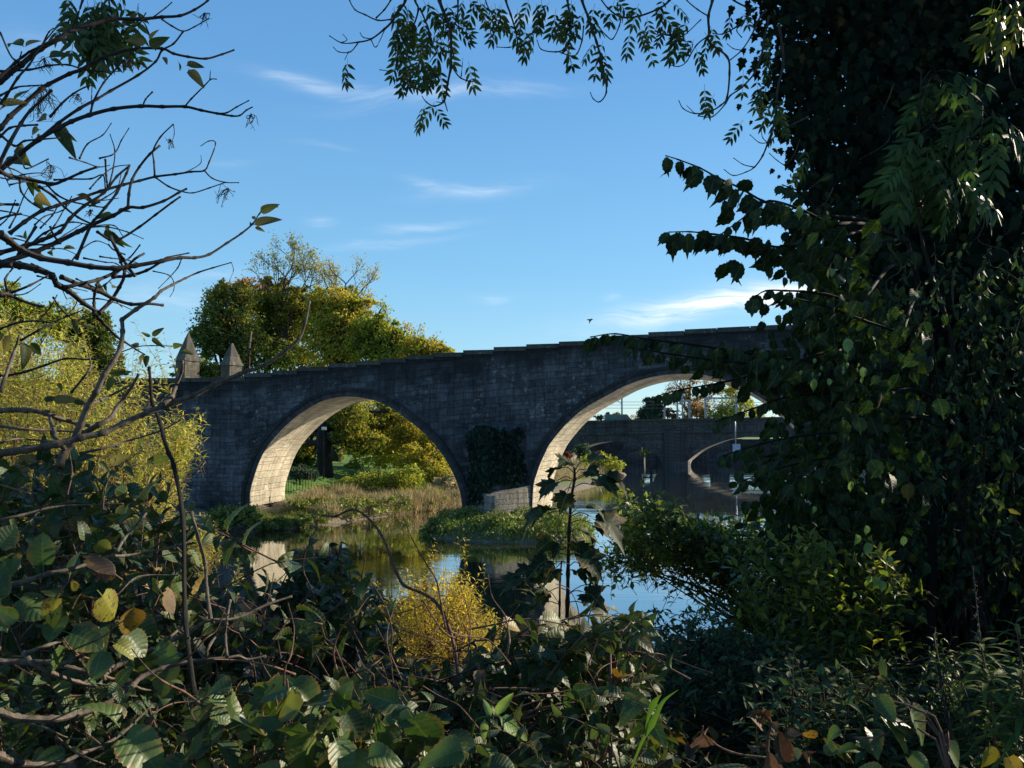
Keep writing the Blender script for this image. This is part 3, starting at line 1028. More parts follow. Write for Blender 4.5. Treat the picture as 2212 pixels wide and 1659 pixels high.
FTOPX, FTOPY = [1000, 1240, 1480, 1700, 2400], [913, 909.5, 904, 900.5, 893]
FA1 = [(1225, 1012), (1226, 990), (1240, 976), (1258, 967), (1280, 959.5), (1300, 955.5), (1320, 954), (1345, 955), (1370, 960), (1395, 970), (1415, 982), (1428, 994), (1432, 1012)]
FA2 = [(1481, 1014), (1482, 1000), (1492, 990), (1505, 979.5), (1522, 969), (1541.7, 960.5), (1560, 953.5), (1578, 948.8), (1600, 945.2), (1625, 943), (1660, 942), (1700, 943.5), (1740, 948), (1780, 958), (1815, 974), (1838, 996), (1840, 1014)]
FARC = [spline(A, n=3) for A in (FA1, FA2)]
for A in FARC:
    A[:, 0] = np.maximum.accumulate(A[:, 0] + np.arange(len(A)) * 1e-4)
FPX = np.unique(np.concatenate([np.arange(900, 2300, 10.0)] + [A[:, 0] for A in FARC]))
ftop = atv(FPX, np.interp(FPX, FTOPX, FTOPY), fbY(FPX))[:, 2]
fbase = atv(FPX, 940, fbY(FPX))
FSL = np.r_[0, np.cumsum(np.linalg.norm(np.diff(fbase[:, :2], axis=0), axis=1))]
fb = np.full(len(FPX), -.5)
for A in FARC:
    ins = (FPX >= A[0, 0]) & (FPX <= A[-1, 0])
    fb[ins] = np.interp(FPX[ins], A[:, 0], atv(A[:, 0], A[:, 1], fbY(A[:, 0]))[:, 2])
rb = thing('road_bridge', (20, 113, 0), 'dark low stone road bridge with flat arches beyond the old bridge', 'bridge')
FD = np.array([.42, 1.0, 0]) / math.hypot(.42, 1)


def fgrid(w0, z0, w1, z1, name, mt, rows=4, u0=FPX, flip=False):
    P = np.zeros((len(FPX), rows, 3))
    U = np.zeros((len(FPX), rows, 2))
    for r in range(rows):
        k = r / (rows - 1)
        P[:, r, :2] = fbase[:, :2] + FD[:2] * (w0 + (w1 - w0) * k)
        P[:, r, 2] = z0 + (z1 - z0) * k
        U[:, r, 0] = FSL
        U[:, r, 1] = (ftop - P[:, r, 2]) + abs(w1 - w0) * k
    bb = MB()
    bb.grid(P, U, flip)
    return bb


bb = fgrid(0, ftop, 0, fb, '', None, rows=5)
bb.build('wall', M['far_stone'], rb, smooth=False)
bb = fgrid(4, ftop, 4, fb, '', None, rows=5)
bb.build('wall', M['far_stone'], rb, smooth=False)
bb = fgrid(.4, ftop, .4, ftop - 1.2, '', None, rows=2)
bb2 = fgrid(.4, ftop - 1.2, 3.6, ftop - 1.2, '', None, rows=2)
bb2.build('roadway', M['asphalt'], rb, smooth=False)
bb.build('parapet', M['far_stone'], rb, smooth=False)
b = MB()
for z0, z1, o in ((0.0, .28, .22), (.75, .88, .1), (1.75, 2.0, .30), (2.0, 2.12, .15)):
    P = np.zeros((len(FPX), 4, 3))
    for r, (w, zz) in enumerate(((0.3, z0), (-o, z0), (-o, z1), (0.3, z1))):
        P[:, r, :2] = fbase[:, :2] + FD[:2] * (w if r in (1, 2) else (.5 if z0 == 0 and r == 0 else -.001))
        P[:, r, 2] = ftop - zz + (.02 if z0 == 0 else 0)
    U = np.stack([np.stack([FSL, FSL * 0 + .1 * r], -1) for r in range(4)], 1)
    b.grid(P, U)
b.build('cornice', M['far_stone'], rb, smooth=False)
for A in FARC:
    f0 = atv(A[:, 0], A[:, 1], fbY(A[:, 0]))
    arc = np.r_[0, np.cumsum(np.linalg.norm(np.diff(f0, axis=0), axis=1))]
    P = np.stack([f0 + FD * w for w in np.linspace(0, 4, 5)], 1)
    U = np.stack([np.stack([np.full(len(arc), w), arc], -1) for w in np.linspace(0, 4, 5)], 1)
    b = MB()
    b.grid(P, U)
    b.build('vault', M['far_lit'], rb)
    t = np.gradient(A, axis=0)
    nn = np.stack([t[:, 1], -t[:, 0]], -1)
    nn /= np.linalg.norm(nn, axis=1)[:, None]
    nn[:, 1] = np.minimum(nn[:, 1], 0)
    Q1 = A + nn * 11
    i0 = atv(A[:, 0], A[:, 1], fbY(A[:, 0]) - .12)
    i1 = atv(Q1[:, 0], Q1[:, 1], fbY(Q1[:, 0]) - .12)
    c0, c1 = i0 + FD * .2, i1 + FD * .2
    b = MB()
    b.grid(np.stack([c0, i0, i1, c1], 1), np.stack([np.stack([arc, np.full(len(arc), v)], -1) for v in (0, .1, .8, .9)], 1))
    b.build('arch_ring', M['far_stone'], rb, smooth=False)
# pilaster and cutwater of the pier
for (xa, xb) in ((1434, 1479), (1842, 1890)):
    p0, p1 = atv(xa, 940, fbY(xa)), atv(xb, 940, fbY(xb))
    mid = (p0 + p1) / 2
    wid = np.linalg.norm(p1 - p0)
    zt = float(np.interp(xa, FPX, ftop))
    b = MB()
    k = 9
    zz = -.6
    while zz < zt - 2.1:      # rusticated courses
        b.box((mid[0], mid[1] - .18, zz + .22), (wid, .5, .42), rz=-.06)
        b.box((mid[0], mid[1] - .12, zz + .46), (wid - .08, .46, .06), rz=-.06)
        zz += .49
    b.build('pier', M['far_stone'], rb, smooth=False)
    b = MB()
    b.box((mid[0] + .8, mid[1] + 1.9, .0), (wid + .5, 5.0, 1.6), rz=-.3)
    b.build('pier_footing', M['far_stone'], rb, smooth=False)
# sign on a bracket below the far parapet
ps = at(1591, 968, 109)
sg = thing('hanging_sign', ps, 'plain grey square board hanging on a post under the far bridge', 'sign')
b = MB()
b.box(ps, (1.05, .08, 1.1))
b.build('board', M['sign'], sg, smooth=False)
b = MB()
zt = at(1587, 907, 109)[2]
b.tube([ps + [-.1, .1, .2], [ps[0] - .1, ps[1] + .1, zt - .4], [ps[0] - .1, ps[1] + .5, zt]], .09, 6)
b.build('bracket', M['steel'], sg)

# railway bridge behind: plate girders on stone piers
rw = thing('railway_bridge', at(1450, 960, 138) * [1, 1, 0], 'shadowy railway bridge with stone piers behind the low road bridge', 'bridge')
b = MB()
pa, pb = at(1150, 955, 139), at(2100, 950, 131)
L_ = pb - pa
for k in range(24):
    c = pa + L_ * (k + .5) / 24
    b.box((c[0], c[1], 5.3), (np.linalg.norm(L_) / 24 - .02, 5.5, 2.3), rz=math.atan2(L_[1], L_[0]))
b.build('girder', M['far_dark'], rw, smooth=False)
for (xa, xb, zt) in ((1352, 1392, 5.0), (1255, 1268, 4.0), (1545, 1582, 5), (1830, 1880, 5)):
    p0, p1 = at(xa, 960, 133), at(xb, 960, 133)
    b = MB()
    b.box(((p0[0] + p1[0]) / 2, 136, zt / 2 - .3), (abs(p1[0] - p0[0]), 7, zt + .6), rz=-.2)
    b.box(((p0[0] + p1[0]) / 2, 136, .6), (abs(p1[0] - p0[0]) + .9, 8.2, 2.6), rz=-.2)
    b.build('pier', M['far_stone'], rw, smooth=False)
# far embankment wall closing the view under the arches
b = MB()
for k in range(26):
    b.box((6 + k * 3.2, 151.0 - k * .1, 1.6), (3.15, 1.0, 4.4 + .1 * math.sin(k * 2)))
ew = b.build('embankment_wall', M['far_dark'], None, smooth=False)
tag(ew, 'dark stone embankment wall across the river behind both far bridges', 'wall')

# overhead line masts and portal gantries on the railway
def gantry(x0, x1, py, pb_, Y, label, braced=True):
    a, c = at(x0, pb_, Y), at(x1, pb_, Y)
    zt = at(x0, py, Y)[2]
    t = thing('railway_gantry', (a + c) / 2 * [1, 1, 0] + [0, 0, 5], label, 'gantry', 'grey portal gantries over the railway')
    for p in (a, c):
        b_ = MB()
        b_.box((p[0], p[1], (zt + 5) / 2), (.30, .30, zt - 5))
        b_.build('post', M['steel'], t, smooth=False)
    b_ = MB()
    b_.box(((a[0] + c[0]) / 2, Y, zt), (c[0] - a[0] + .4, .28, .28))
    for s in (-1, 1):
        p = a if s < 0 else c
        b_.tube([[p[0], Y - .2, zt - 1.1], [p[0] - s * 1.0, Y - .2, zt]], .07, 4)
    b_.build('beam', M['steel'], t, smooth=False)


gantry(1436, 1489.5, 865.5, 905, 142, 'lower grey portal gantry over the railway, nearest to the dark conifer')
gantry(1524, 1591, 860, 905, 139, 'grey portal gantry over the railway in front of the yellow trees')
for i, (x, yt, lab) in enumerate(((1343.6, 849, 'lone grey line mast with a bracket standing against the sky'), (1463.5, 855, 'slim grey line mast between the two gantries, left of its pair'), (1474.5, 847, 'taller slim line mast between the gantries, right of its pair'))):
    p = at(x, 903, 140)
    zt = at(x, yt, 140)[2]
    t = thing('line_mast', (p[0], p[1], 5), lab, 'mast', 'single masts along the railway')
    b = MB()
    b.box((p[0], p[1], (5 + zt) / 2), (.26, .26, zt - 5))
    b.build('pole', M['steel'], t, smooth=False)
    b = MB()
    b.tube([[p[0], p[1] - .2, zt - .9], [p[0] - 1.7, p[1] - .2, zt - .4]], .06, 4)
    b.tube([[p[0], p[1] - .2, zt - 2.0], [p[0] - 1.7, p[1] - .2, zt - .5]], .05, 4)
    b.build('bracket', M['steel'], t, smooth=False)
for k, py in enumerate((866.5, 873, 880)):
    b = MB()
    pts = [at(x, py + 3 * math.sin((x - 1150) / 90.0) * .5 + (x - 1300) * .012, 140) for x in range(1150, 1900, 30)]
    b.tube(pts, .035, 4)
    tag(b.build('overhead_wire', M['wire']), ('highest', 'middle', 'lowest')[k] + ' of the thin cables strung along the railway masts', 'cable', 'overhead railway wires')

# van crossing the far bridge
vc = at(1343, 905, 116)
ctr = vc + [0, 1.9, 0]
zr = float(np.interp(1343, FPX, ftop)) - 1.2
van = thing('van', (ctr[0], ctr[1], zr), 'dark green van whose roof shows above the far bridge parapet', 'van')
prof = [(-2.3, .35), (-2.3, 1.9), (-2.1, 2.05), (.9, 2.05), (1.6, 1.25), (2.3, 1.05), (2.35, .35)]
b = MB()
V = [[ctr[0] + x, ctr[1] + s * .9, zr + z] for s in (-1, 1) for x, z in prof]
n = len(prof)
b.add(V, [tuple(range(n)), tuple(range(2 * n - 1, n - 1, -1))] + [(i, i + n, (i + 1) % n + n, (i + 1) % n) for i in range(n)])
b.build('body', M['paint_green'], van, smooth=False)
b = MB()
for s in (-1, 1):
    b = MB()
    b.add([[ctr[0] + x, ctr[1] + s * .91, zr + z] for x, z in ((.1, 1.3), (1.35, 1.3), (.85, 1.9), (.1, 1.9))], [(0, 1, 2, 3)])
    b.build('window', M['glass'], van, smooth=False)
for dx in (-1.5, 1.5):
    for s in (-1, 1):
        b = MB()
        b.tube([[ctr[0] + dx, ctr[1] + s * .95, zr + .34], [ctr[0] + dx, ctr[1] + s * .72, zr + .34]], .34, 14)
        b.build('wheel', M['rubber'], van)

# iron railing under the left arch
fr_ = thing('iron_railing', at(640, 1078, 47) * [1, 1, 0] + [0, 0, gz(-12.8, 47)], 'rusty iron railing standing on the grass behind the left arch', 'railing')
b = MB()
rp = [at(583, 1075, 43.2), at(611, 1078, 46.6), at(672, 1082, 47.6)]
rails_lo, rails_hi = [], []
tl = spline(rp, n=12)
seg = np.r_[0, np.cumsum(np.linalg.norm(np.diff(tl[:, :2], axis=0), axis=1))]
nb = int(seg[-1] / .16)
cc = np.stack([np.interp(np.linspace(0, seg[-1], nb), seg, tl[:, i]) for i in range(2)], -1)
zg = ground_z(cc[:, 0], cc[:, 1])
zg = np.maximum(zg, .6)
h_ = np.interp(np.linspace(0, 1, nb), [0, .35, .5, 1], [.55, 1.35, 1.38, 1.4])
for i in range(nb):
    tgt = zg[i]
    b.tube([[cc[i, 0], cc[i, 1], tgt - .1], [cc[i, 0], cc[i, 1], tgt + h_[i]]], .016, 4)
b.build('bars', M['iron'], fr_)
for k in (.08, .85):
    b = MB()
    b.tube(np.stack([cc[:, 0], cc[:, 1], zg + h_ * k], -1), .022, 4)
    b.build('rail', M['iron'], fr_)

# park lamp beside the big trunk
lp = at(699, 1005, 55)
zl = at(700, 929, 55)[2]
lt = thing('park_lamp', (lp[0], lp[1], gz(lp[0], 55)), 'park lamp post with a white flat head in front of the big dark trunk', 'street lamp')
b = MB()
b.tube([[lp[0], lp[1], gz(lp[0], 55) - .1], [lp[0], lp[1], zl]], .05, 8)
b.build('post', M['iron'], lt)
b = MB()
b.tube([[lp[0], lp[1], zl], [lp[0], lp[1], zl + .22]], [.19, .17], 10)
b.build('lamp_head', M['lampwhite'], lt)

# ------------------------------------------------------------------ bird
pb0 = at(1274, 691, 70)
b = MB()
b.tube([pb0 + [-.28, 0, 0], pb0 + [-.15, 0, .02], pb0, pb0 + [.15, 0, .03], pb0 + [.22, 0, .03], pb0 + [.3, 0, .02]], [.01, .05, .075, .05, .045, .005], 8)
bo = b.build('bird', M['bird'])
tag(bo, 'small dark bird flying above the old bridge parapet', 'bird')
for s in (-1, 1):
    b = MB()
    b.add([pb0 + [-.08, s * .04, .02], pb0 + [.12, s * .04, .02], pb0 + [.14, s * .35, -.12 + .2], pb0 + [-.02, s * .45, -.22 + .1], pb0 + [.02, s * .8, -.30]], [(0, 1, 2, 3), (3, 2, 4)])
    w = b.build('wing', M['bird'], bo)

# ------------------------------------------------------------------ trees beyond the bridge
def branchy(b, p, d, L, r, depth, rng, spread=.5, up=.15, k=3, ends=None, shrink=.68):
    """recursive limbs into MB b"""
    n = 4
    pts = [p]
    dd = d.copy()
    for i in range(n):
        dd = nrm(dd + rng.normal(size=3) * .16 + np.array([0, 0, up * .3]))
        pts.append(pts[-1] + dd * L / n)
    b.tube(pts, np.linspace(r, r * .62, n + 1), 6 if r > .05 else 4, cap=False)
    if depth == 0:
        if ends is not None:
            ends.append((pts[-1], dd))
            ends.append((pts[-2], dd))
        return
    for j in range(k):
        nd = nrm(dd + rng.normal(size=3) * spread + np.array([0, 0, up]))
        src = pts[-1] if j < 2 else pts[int(rng.integers(2, n))]
        branchy(b, src, nd, L * shrink * rng.uniform(.8, 1.15), r * .6, depth - 1, rng, spread, up, k, ends, shrink)


def tree(name, label, cat, base, Y, clumps, lm, nleaf, lsize, seed, group=None, trunk_r=.25, bark='bark_trunk', bare=None, sub=1.0, tm=T_FAR, zbase=None, forkz=.35, tint=None, limbs=None):
    rng = np.random.default_rng(seed)
    bx = at(base[0], 940, Y)
    zb = gz(bx[0], Y) - .2 if zbase is None else zbase
    root = np.array([bx[0], Y, zb])
    t = thing(name, root, label, cat, group)
    if min(c_[2] for c_ in clumps) > 12 and Y < 120:      # ragged edge: smaller boughs round each clump
        extra_ = []
        for (px, py, rx, ry, dy) in clumps:
            for _ in range(4):
                a_ = rng.uniform(0, 6.28)
                f_ = rng.uniform(.8, 1.12)
                extra_.append((px + rx * f_ * math.cos(a_), py + ry * f_ * math.sin(a_), rx * rng.uniform(.18, .34), ry * rng.uniform(.16, .32), dy + rng.normal(0, .8)))
        clumps = [(px, py, rx * .88, ry * .88, dy) for (px, py, rx, ry, dy) in clumps] + extra_
    C = [(at(px, py, Y + dy), rx / F * Y, ry / F * Y) for (px, py, rx, ry, dy) in clumps]
    b = MB()
    topp = at(base[0], base[1], Y)
    b.tube(spline([root, root * (1 - forkz) + topp * forkz + [rng.uniform(-.2, .2), 0, 0], topp], n=5), np.linspace(trunk_r * (1.15 if trunk_r < .6 else .92), trunk_r * (.45 if trunk_r < .6 else .8), 11), 9)
    for (c, rx, rz) in C:
        f = rng.uniform(.35, .9)
        s_ = root * (1 - f) + topp * f
        mid = (s_ + c) / 2 + np.array([0, 0, -abs(rng.normal()) * .1 * rx]) + rng.normal(size=3) * .12 * rx
        b.tube(spline([s_, mid, c], n=4), np.linspace(trunk_r * .4, trunk_r * .12, 9), 6)
    L = LF(tm, rng)
    tw = b
    area = sum(rx * rz for _, rx, rz in C)
    for (c, rx, rz) in C:
        nl = int(nleaf * rx * rz / area)
        ns = max(8, nl // 45)
        u = rdir(ns, rng) * (rng.random((ns, 1)) ** .4)
        ctr_ = c + u * [rx, rx, rz]
        for k in range(0, ns, 2):
            e = ctr_[k]
            m_ = (c + e) / 2 + rng.normal(size=3) * .1 * rx
            tw.tube([c + (e - c) * .1, m_, e], [trunk_r * .1, trunk_r * .06, .012], 4, cap=False)
        per = nl // ns + 1
        P = np.repeat(ctr_, per, 0) + rng.normal(size=(ns * per, 3)) * np.array([1.1, 1.1, .65]) * rx * .21 * sub
        outw = np.repeat(u, per, 0)
        N = nrm(rdir(len(P), rng) + outw * .7 + [0, 0, .5])
        D = nrm(rdir(len(P), rng) + [0, 0, -.25])
        ti = None
        if tint is not None:
            ti = np.clip(np.repeat(rng.normal(.5, .2, ns), per) + rng.normal(0, .18, len(P)) + tint(P), 0, 1)
        else:
            ti = np.clip(np.repeat(rng.normal(.45, .22, ns), per) + rng.normal(0, .2, len(P)), 0, 1)
        L.add(P, D, N, lsize * .92 * rng.uniform(.5, 1.25, len(P)), ti)
    if bare:
        for (px, py, ex, ey, r, dep) in bare:
            p0 = at(px, py, Y)
            p1 = at(ex, ey, Y)
            ends = []
            branchy(b, p0, nrm((p1 - p0)), np.linalg.norm(p1 - p0) * .5, r, dep, rng, .42, .12, 3, ends)
            for (e, d_) in ends:
                n_ = rng.integers(0, 4)
                if n_:
                    L.add(e + rng.normal(size=(n_, 3)) * .25, rdir(n_, rng), rdir(n_, rng), lsize * .7, rng.uniform(.3, .9, n_))
    b.build('trunk', M[bark], t)
    L.build('crown', M[lm], t)
    return t


G1 = 'autumn trees on the park side behind the old bridge'
tree('beech_tree', 'dark green dense tree just right of the taller gate pillar', 'tree', (492, 650), 76,
     [(465, 690, 48, 62, 0), (500, 660, 52, 48, 2), (450, 745, 38, 45, -1), (520, 720, 52, 62, 0), (470, 640, 34, 28, 1), (545, 770, 45, 40, 0), (520, 640, 34, 26, 1), (440, 720, 30, 40, 1), (600, 770, 40, 34, 1)], 'l_beech', 19000, .22, 11, G1, .5, tint=lambda P: np.clip((P[:, 2] - 15.0) * .07, -.3, .5), sub=1.15)
tree('beech_tree', 'orange brown topped tree between the dark tree and the bare crowned one', 'tree', (575, 640), 82,
     [(560, 650, 45, 40, 0), (600, 665, 42, 55, 0), (585, 720, 50, 60, 0), (630, 740, 45, 60, 0), (635, 645, 34, 30, 0), (670, 655, 34, 34, 0), (530, 632, 34, 22, 1), (640, 680, 34, 45, 1), (660, 780, 45, 34, 0)], 'l_olive', 24000, .24, 12, G1, .4)
tree('beech_tree', 'rust tinted tree edge along the top of the dark green tree', 'tree', (520, 620), 84,
     [(500, 622, 30, 14, 0), (540, 615, 36, 16, 0), (585, 622, 32, 16, 0), (470, 632, 22, 14, 0)], 'l_rust', 3000, .22, 13, G1, .25)
tree('ash_tree', 'nearly bare tree with a rounded top of fine twigs above the olive crowns', 'tree', (615, 600), 80,
     [(630, 650, 34, 30, 0), (660, 690, 34, 40, 0), (610, 690, 26, 30, 0)], 'l_olive', 5200, .2, 14, G1, .3, bark='bark_ash',
     bare=[(612, 650, 588, 550, .10, 5), (620, 650, 622, 545, .09, 5), (640, 655, 655, 560, .09, 5), (612, 660, 566, 575, .08, 4), (650, 670, 695, 590, .08, 4), (600, 650, 605, 560, .08, 4)])
tree('ash_tree', 'sparse tree with forked bare dead branches above the golden crown', 'tree', (735, 640), 78,
     [(725, 655, 32, 26, 0), (755, 640, 26, 22, 0)], 'l_gold', 2600, .2, 15, G1, .28, bark='bark_ash',
     bare=[(725, 660, 712, 565, .10, 4), (740, 655, 760, 570, .10, 4), (755, 660, 792, 590, .09, 4), (765, 680, 802, 640, .08, 3), (715, 660, 696, 585, .07, 4)])
tree('maple_tree', 'bright golden yellow tree at the middle of the group behind the bridge', 'tree', (728, 660), 74,
     [(722, 650, 42, 36, 0), (765, 660, 34, 34, 0), (690, 650, 30, 30, 0), (700, 700, 40, 44, 0), (745, 700, 48, 50, 0), (700, 755, 50, 44, 0), (755, 760, 50, 40, 0), (790, 700, 34, 40, 1)], 'l_gold', 21000, .22, 16, G1, .4)
tree('lime_tree', 'yellow green rounded tree sloping down behind the parapet', 'tree', (820, 720), 72,
     [(800, 705, 38, 32, 0), (835, 725, 44, 34, 0), (865, 750, 44, 34, 0), (810, 765, 46, 34, 0), (850, 780, 50, 26, 0), (790, 740, 34, 40, 1)], 'l_lime', 19000, .22, 17, G1, .35,
     bare=[(815, 700, 822, 655, .08, 3), (835, 710, 845, 668, .07, 3)])
tree('lime_tree', 'ochre leaved low tree furthest right before the bridge hides the group', 'tree', (920, 745), 70,
     [(900, 750, 38, 26, 0), (935, 752, 32, 22, 0), (962, 757, 22, 15, 0), (890, 780, 44, 24, 0), (930, 785, 44, 26, 0)], 'l_gold', 11000, .2, 18, G1, .3,
     bare=[(900, 745, 905, 712, .05, 3), (935, 745, 940, 722, .05, 2), (870, 735, 872, 700, .05, 3)])
# park seen through the left arch
G2 = 'trees and bushes seen through the left arch'
tree('lime_tree', 'big tree with a thick straight dark trunk inside the left arch', 'tree', (706, 850), 58,
     [(660, 890, 50, 40, 3), (760, 890, 50, 44, -2), (750, 930, 30, 30, -2), (650, 930, 36, 40, 4), (660, 965, 22, 24, 3), (790, 950, 40, 30, -1), (800, 905, 50, 45, 3), (720, 870, 60, 30, 2), (850, 900, 45, 50, 4)], 'l_olive', 21000, .16, 21, G2, .62)
tree('maple_tree', 'golden leaved spreading tree overhanging the water inside the left arch', 'tree', (925, 930), 60,
     [(930, 960, 45, 40, 0), (960, 990, 40, 38, -1), (900, 1000, 45, 34, -2), (890, 930, 40, 40, 1), (955, 1030, 36, 24, -3), (860, 960, 34, 34, 1), (930, 1020, 45, 26, -3)], 'l_gold', 21000, .16, 22, G2, .2)
tree('alder_tree', 'yellow green tree with dark leaning limbs behind the lawn in the left arch', 'tree', (860, 900), 68,
     [(800, 930, 50, 45, 0), (850, 960, 44, 34, 0), (840, 985, 44, 24, -4), (900, 975, 40, 34, -4), (770, 1000, 22, 12, -2), (880, 900, 44, 45, 0), (780, 970, 34, 18, 0), (840, 900, 44, 40, 1), (745, 945, 32, 34, 2)], 'l_lime', 17000, .18, 23, G2, .28)
tree('hawthorn_bush', 'dark bushy tree in shade left of the thick trunk under the arch', 'tree', (655, 960), 66,
     [(650, 960, 38, 44, 0), (625, 990, 34, 30, 0), (665, 1000, 26, 18, 0), (640, 925, 34, 34, 0)], 'l_beech', 9000, .18, 24, G2, .2)
tree('garden_bush', 'round green bush on the lawn behind the railing', 'bush', (655, 1005), 52, [(650, 1020, 26, 14, 0), (672, 1026, 16, 10, 0)], 'l_dkfar', 2500, .12, 25, G2, .06)
tree('garden_bush', 'low olive green bush in front of the lawn right of the thick trunk', 'bush', (820, 1010), 50, [(800, 1040, 46, 22, 0), (850, 1040, 40, 26, 0), (750, 1052, 30, 16, 0), (880, 1030, 34, 26, 0), (700, 1060, 30, 12, 0)], 'l_lime', 10000, .11, 26, G2, .06)
tree('garden_bush', 'grey green bush at the water edge below the golden tree', 'bush', (880, 1040), 52, [(880, 1048, 30, 22, 0), (915, 1060, 28, 16, 0)], 'l_mound', 5000, .11, 27, G2, .06)
tree('garden_bush', 'brown tangled bush overhanging the bank beside the pier', 'bush', (965, 1050), 54, [(960, 1045, 24, 20, 0), (985, 1055, 16, 18, 0), (940, 1068, 20, 12, 0)], 'l_reed', 4200, .12, 28, G2, .06)
tree('park_tree', 'distant pale tree line beyond the lawn in the left arch', 'tree', (780, 950), 95,
     [(700 + 45 * i, 965 + 4 * (i % 2), 34, 32, (i % 3) * 2) for i in range(-2, 7)], 'l_olive', 12000, .26, 29, G2, .2)

# trees and banks behind the far bridges
G3 = 'trees beyond the far bridges'
tree('conifer_tree', 'dark pointed conifer behind the far bridge parapet', 'tree', (1405, 862), 165,
     [(1405, 868, 12, 14, 0), (1395, 886, 18, 16, 0), (1418, 888, 17, 16, 0), (1390, 902, 16, 12, 0), (1410, 900, 22, 14, 0), (1426, 875, 8, 12, 0)], 'l_dkfar', 6500, .42, 31, G3, .3, zbase=4)
tree('bare_tree', 'tall brownish half bare tree in the middle of the right arch opening', 'tree', (1490, 830), 170,
     [(1470, 850, 30, 22, 0), (1510, 855, 30, 26, 0), (1490, 825, 26, 14, 0), (1535, 840, 22, 20, 0), (1440, 845, 12, 10, 0)], 'l_rust', 2300, .30, 32, G3, .5, zbase=4,
     bare=[(1490, 890, 1455, 830, .22, 4), (1490, 890, 1490, 820, .22, 4), (1495, 890, 1530, 825, .2, 4), (1485, 890, 1465, 850, .2, 4)])
tree('autumn_tree', 'golden orange tree between the gantry posts', 'tree', (1505, 870), 160,
     [(1500, 885, 20, 24, 0), (1520, 892, 16, 18, 0), (1480, 898, 12, 14, 0)], 'l_rust', 2600, .32, 33, G3, .2, zbase=4)
tree('autumn_tree', 'pale yellow green tree right of the gantry at the foot of the sky gap', 'tree', (1560, 870), 162,
     [(1548, 890, 22, 20, 0), (1575, 885, 22, 26, 0), (1600, 880, 22, 28, 0), (1560, 900, 30, 12, 0)], 'l_lime', 4200, .34, 34, G3, .2, zbase=4)
tree('autumn_tree', 'yellow tipped rounded tree touching the right side of the arch opening', 'tree', (1600, 850), 168,
     [(1590, 850, 20, 18, 0), (1612, 862, 14, 20, 0), (1570, 852, 18, 16, 0), (1635, 890, 22, 20, 0)], 'l_gold', 3400, .34, 35, G3, .25, zbase=4)
tree('autumn_tree', 'reddish brown small tree right of the conifer', 'tree', (1442, 885), 158, [(1442, 893, 12, 14, 0), (1458, 897, 10, 12, 0)], 'l_brown', 1200, .32, 36, G3, .15, zbase=4)
tree('small_tree', 'little grey green tree poking above the parapet beside the van', 'tree', (1337, 897), 150, [(1336, 899, 12, 8, 0), (1350, 903, 10, 6, 0), (1325, 904, 10, 6, 0)], 'l_olive', 800, .3, 37, G3, .12, zbase=4)
tree('small_tree', 'dark clipped tree above the left end of the far parapet', 'tree', (1300, 896), 145, [(1294, 902, 10, 7, 0), (1312, 899, 9, 7, 0)], 'l_dkfar', 900, .28, 38, G3, .12, zbase=4)
tree('small_tree', 'thin bare pinkish trees far off behind the parapet left of the conifer', 'tree', (1370, 900), 170, [(1368, 905, 12, 7, 0), (1385, 903, 8, 6, 0)], 'l_rust', 500, .25, 39, G3, .1, zbase=4)
tree('riverside_bush', 'sunlit yellow green bush on the bank seen under the right arch', 'bush', (1300, 985), 86,
     [(1300, 995, 26, 16, 0), (1325, 1008, 22, 14, -1), (1275, 1000, 20, 20, 0), (1255, 1020, 24, 20, -3)], 'l_lime', 6000, .17, 41, None, .06)
tree('riverside_bush', 'grey green bush against the foot of the far bridge', 'bush', (1258, 965), 98, [(1256, 972, 17, 15, 0), (1268, 985, 12, 12, 0)], 'l_dkfar', 2400, .18, 42, None, .06)
tree('riverside_bush', 'small crimson leaved bush beside the lit edge of the right arch', 'bush', (1228, 968), 92, [(1222, 978, 8, 9, 0), (1230, 985, 8, 8, 0)], 'l_red', 500, .16, 43, None, .05)
tree('riverside_bush', 'drooping pale green plant growing on the far bridge wall', 'bush', (1390, 985), 112, [(1385, 980, 10, 6, 0), (1398, 975, 8, 5, 0)], 'l_mound', 500, .2, 44, None, .05, zbase=2.0)

# reeds and tall dry grass along the left bank
def blades(name, pts_fn, n, h, w_t, lm, seed, label, lean=.25, hvar=.4):
    rng = np.random.default_rng(seed)
    P = pts_fn(n, rng)
    L = LF(w_t, rng)
    D = nrm(np.stack([rng.normal(0, lean, len(P)), rng.normal(0, lean, len(P)), np.ones(len(P))], -1))
    N = nrm(np.stack([rng.normal(size=len(P)), rng.normal(size=len(P)), np.zeros(len(P))], -1))
    clump = 1 + .45 * np.sin(P[:, 0] * 2.1 + 1.7 * np.sin(P[:, 1] * 1.3)) * np.sin(P[:, 1] * 2.6 + P[:, 0])
    L.add(P, D, N, h * clump * rng.uniform(1 - hvar, 1 + hvar, len(P)))
    o = L.build(name, M[lm])
    tag(o, label, 'grass', kind='stuff')
    return o


def on_ground(poly, dz=0.0):
    def f(n, rng):
        p = sample_poly(poly, n, rng)
        return np.stack([p[:, 0], p[:, 1], ground_z(p[:, 0], p[:, 1]) - .03 + dz], -1)
    return f


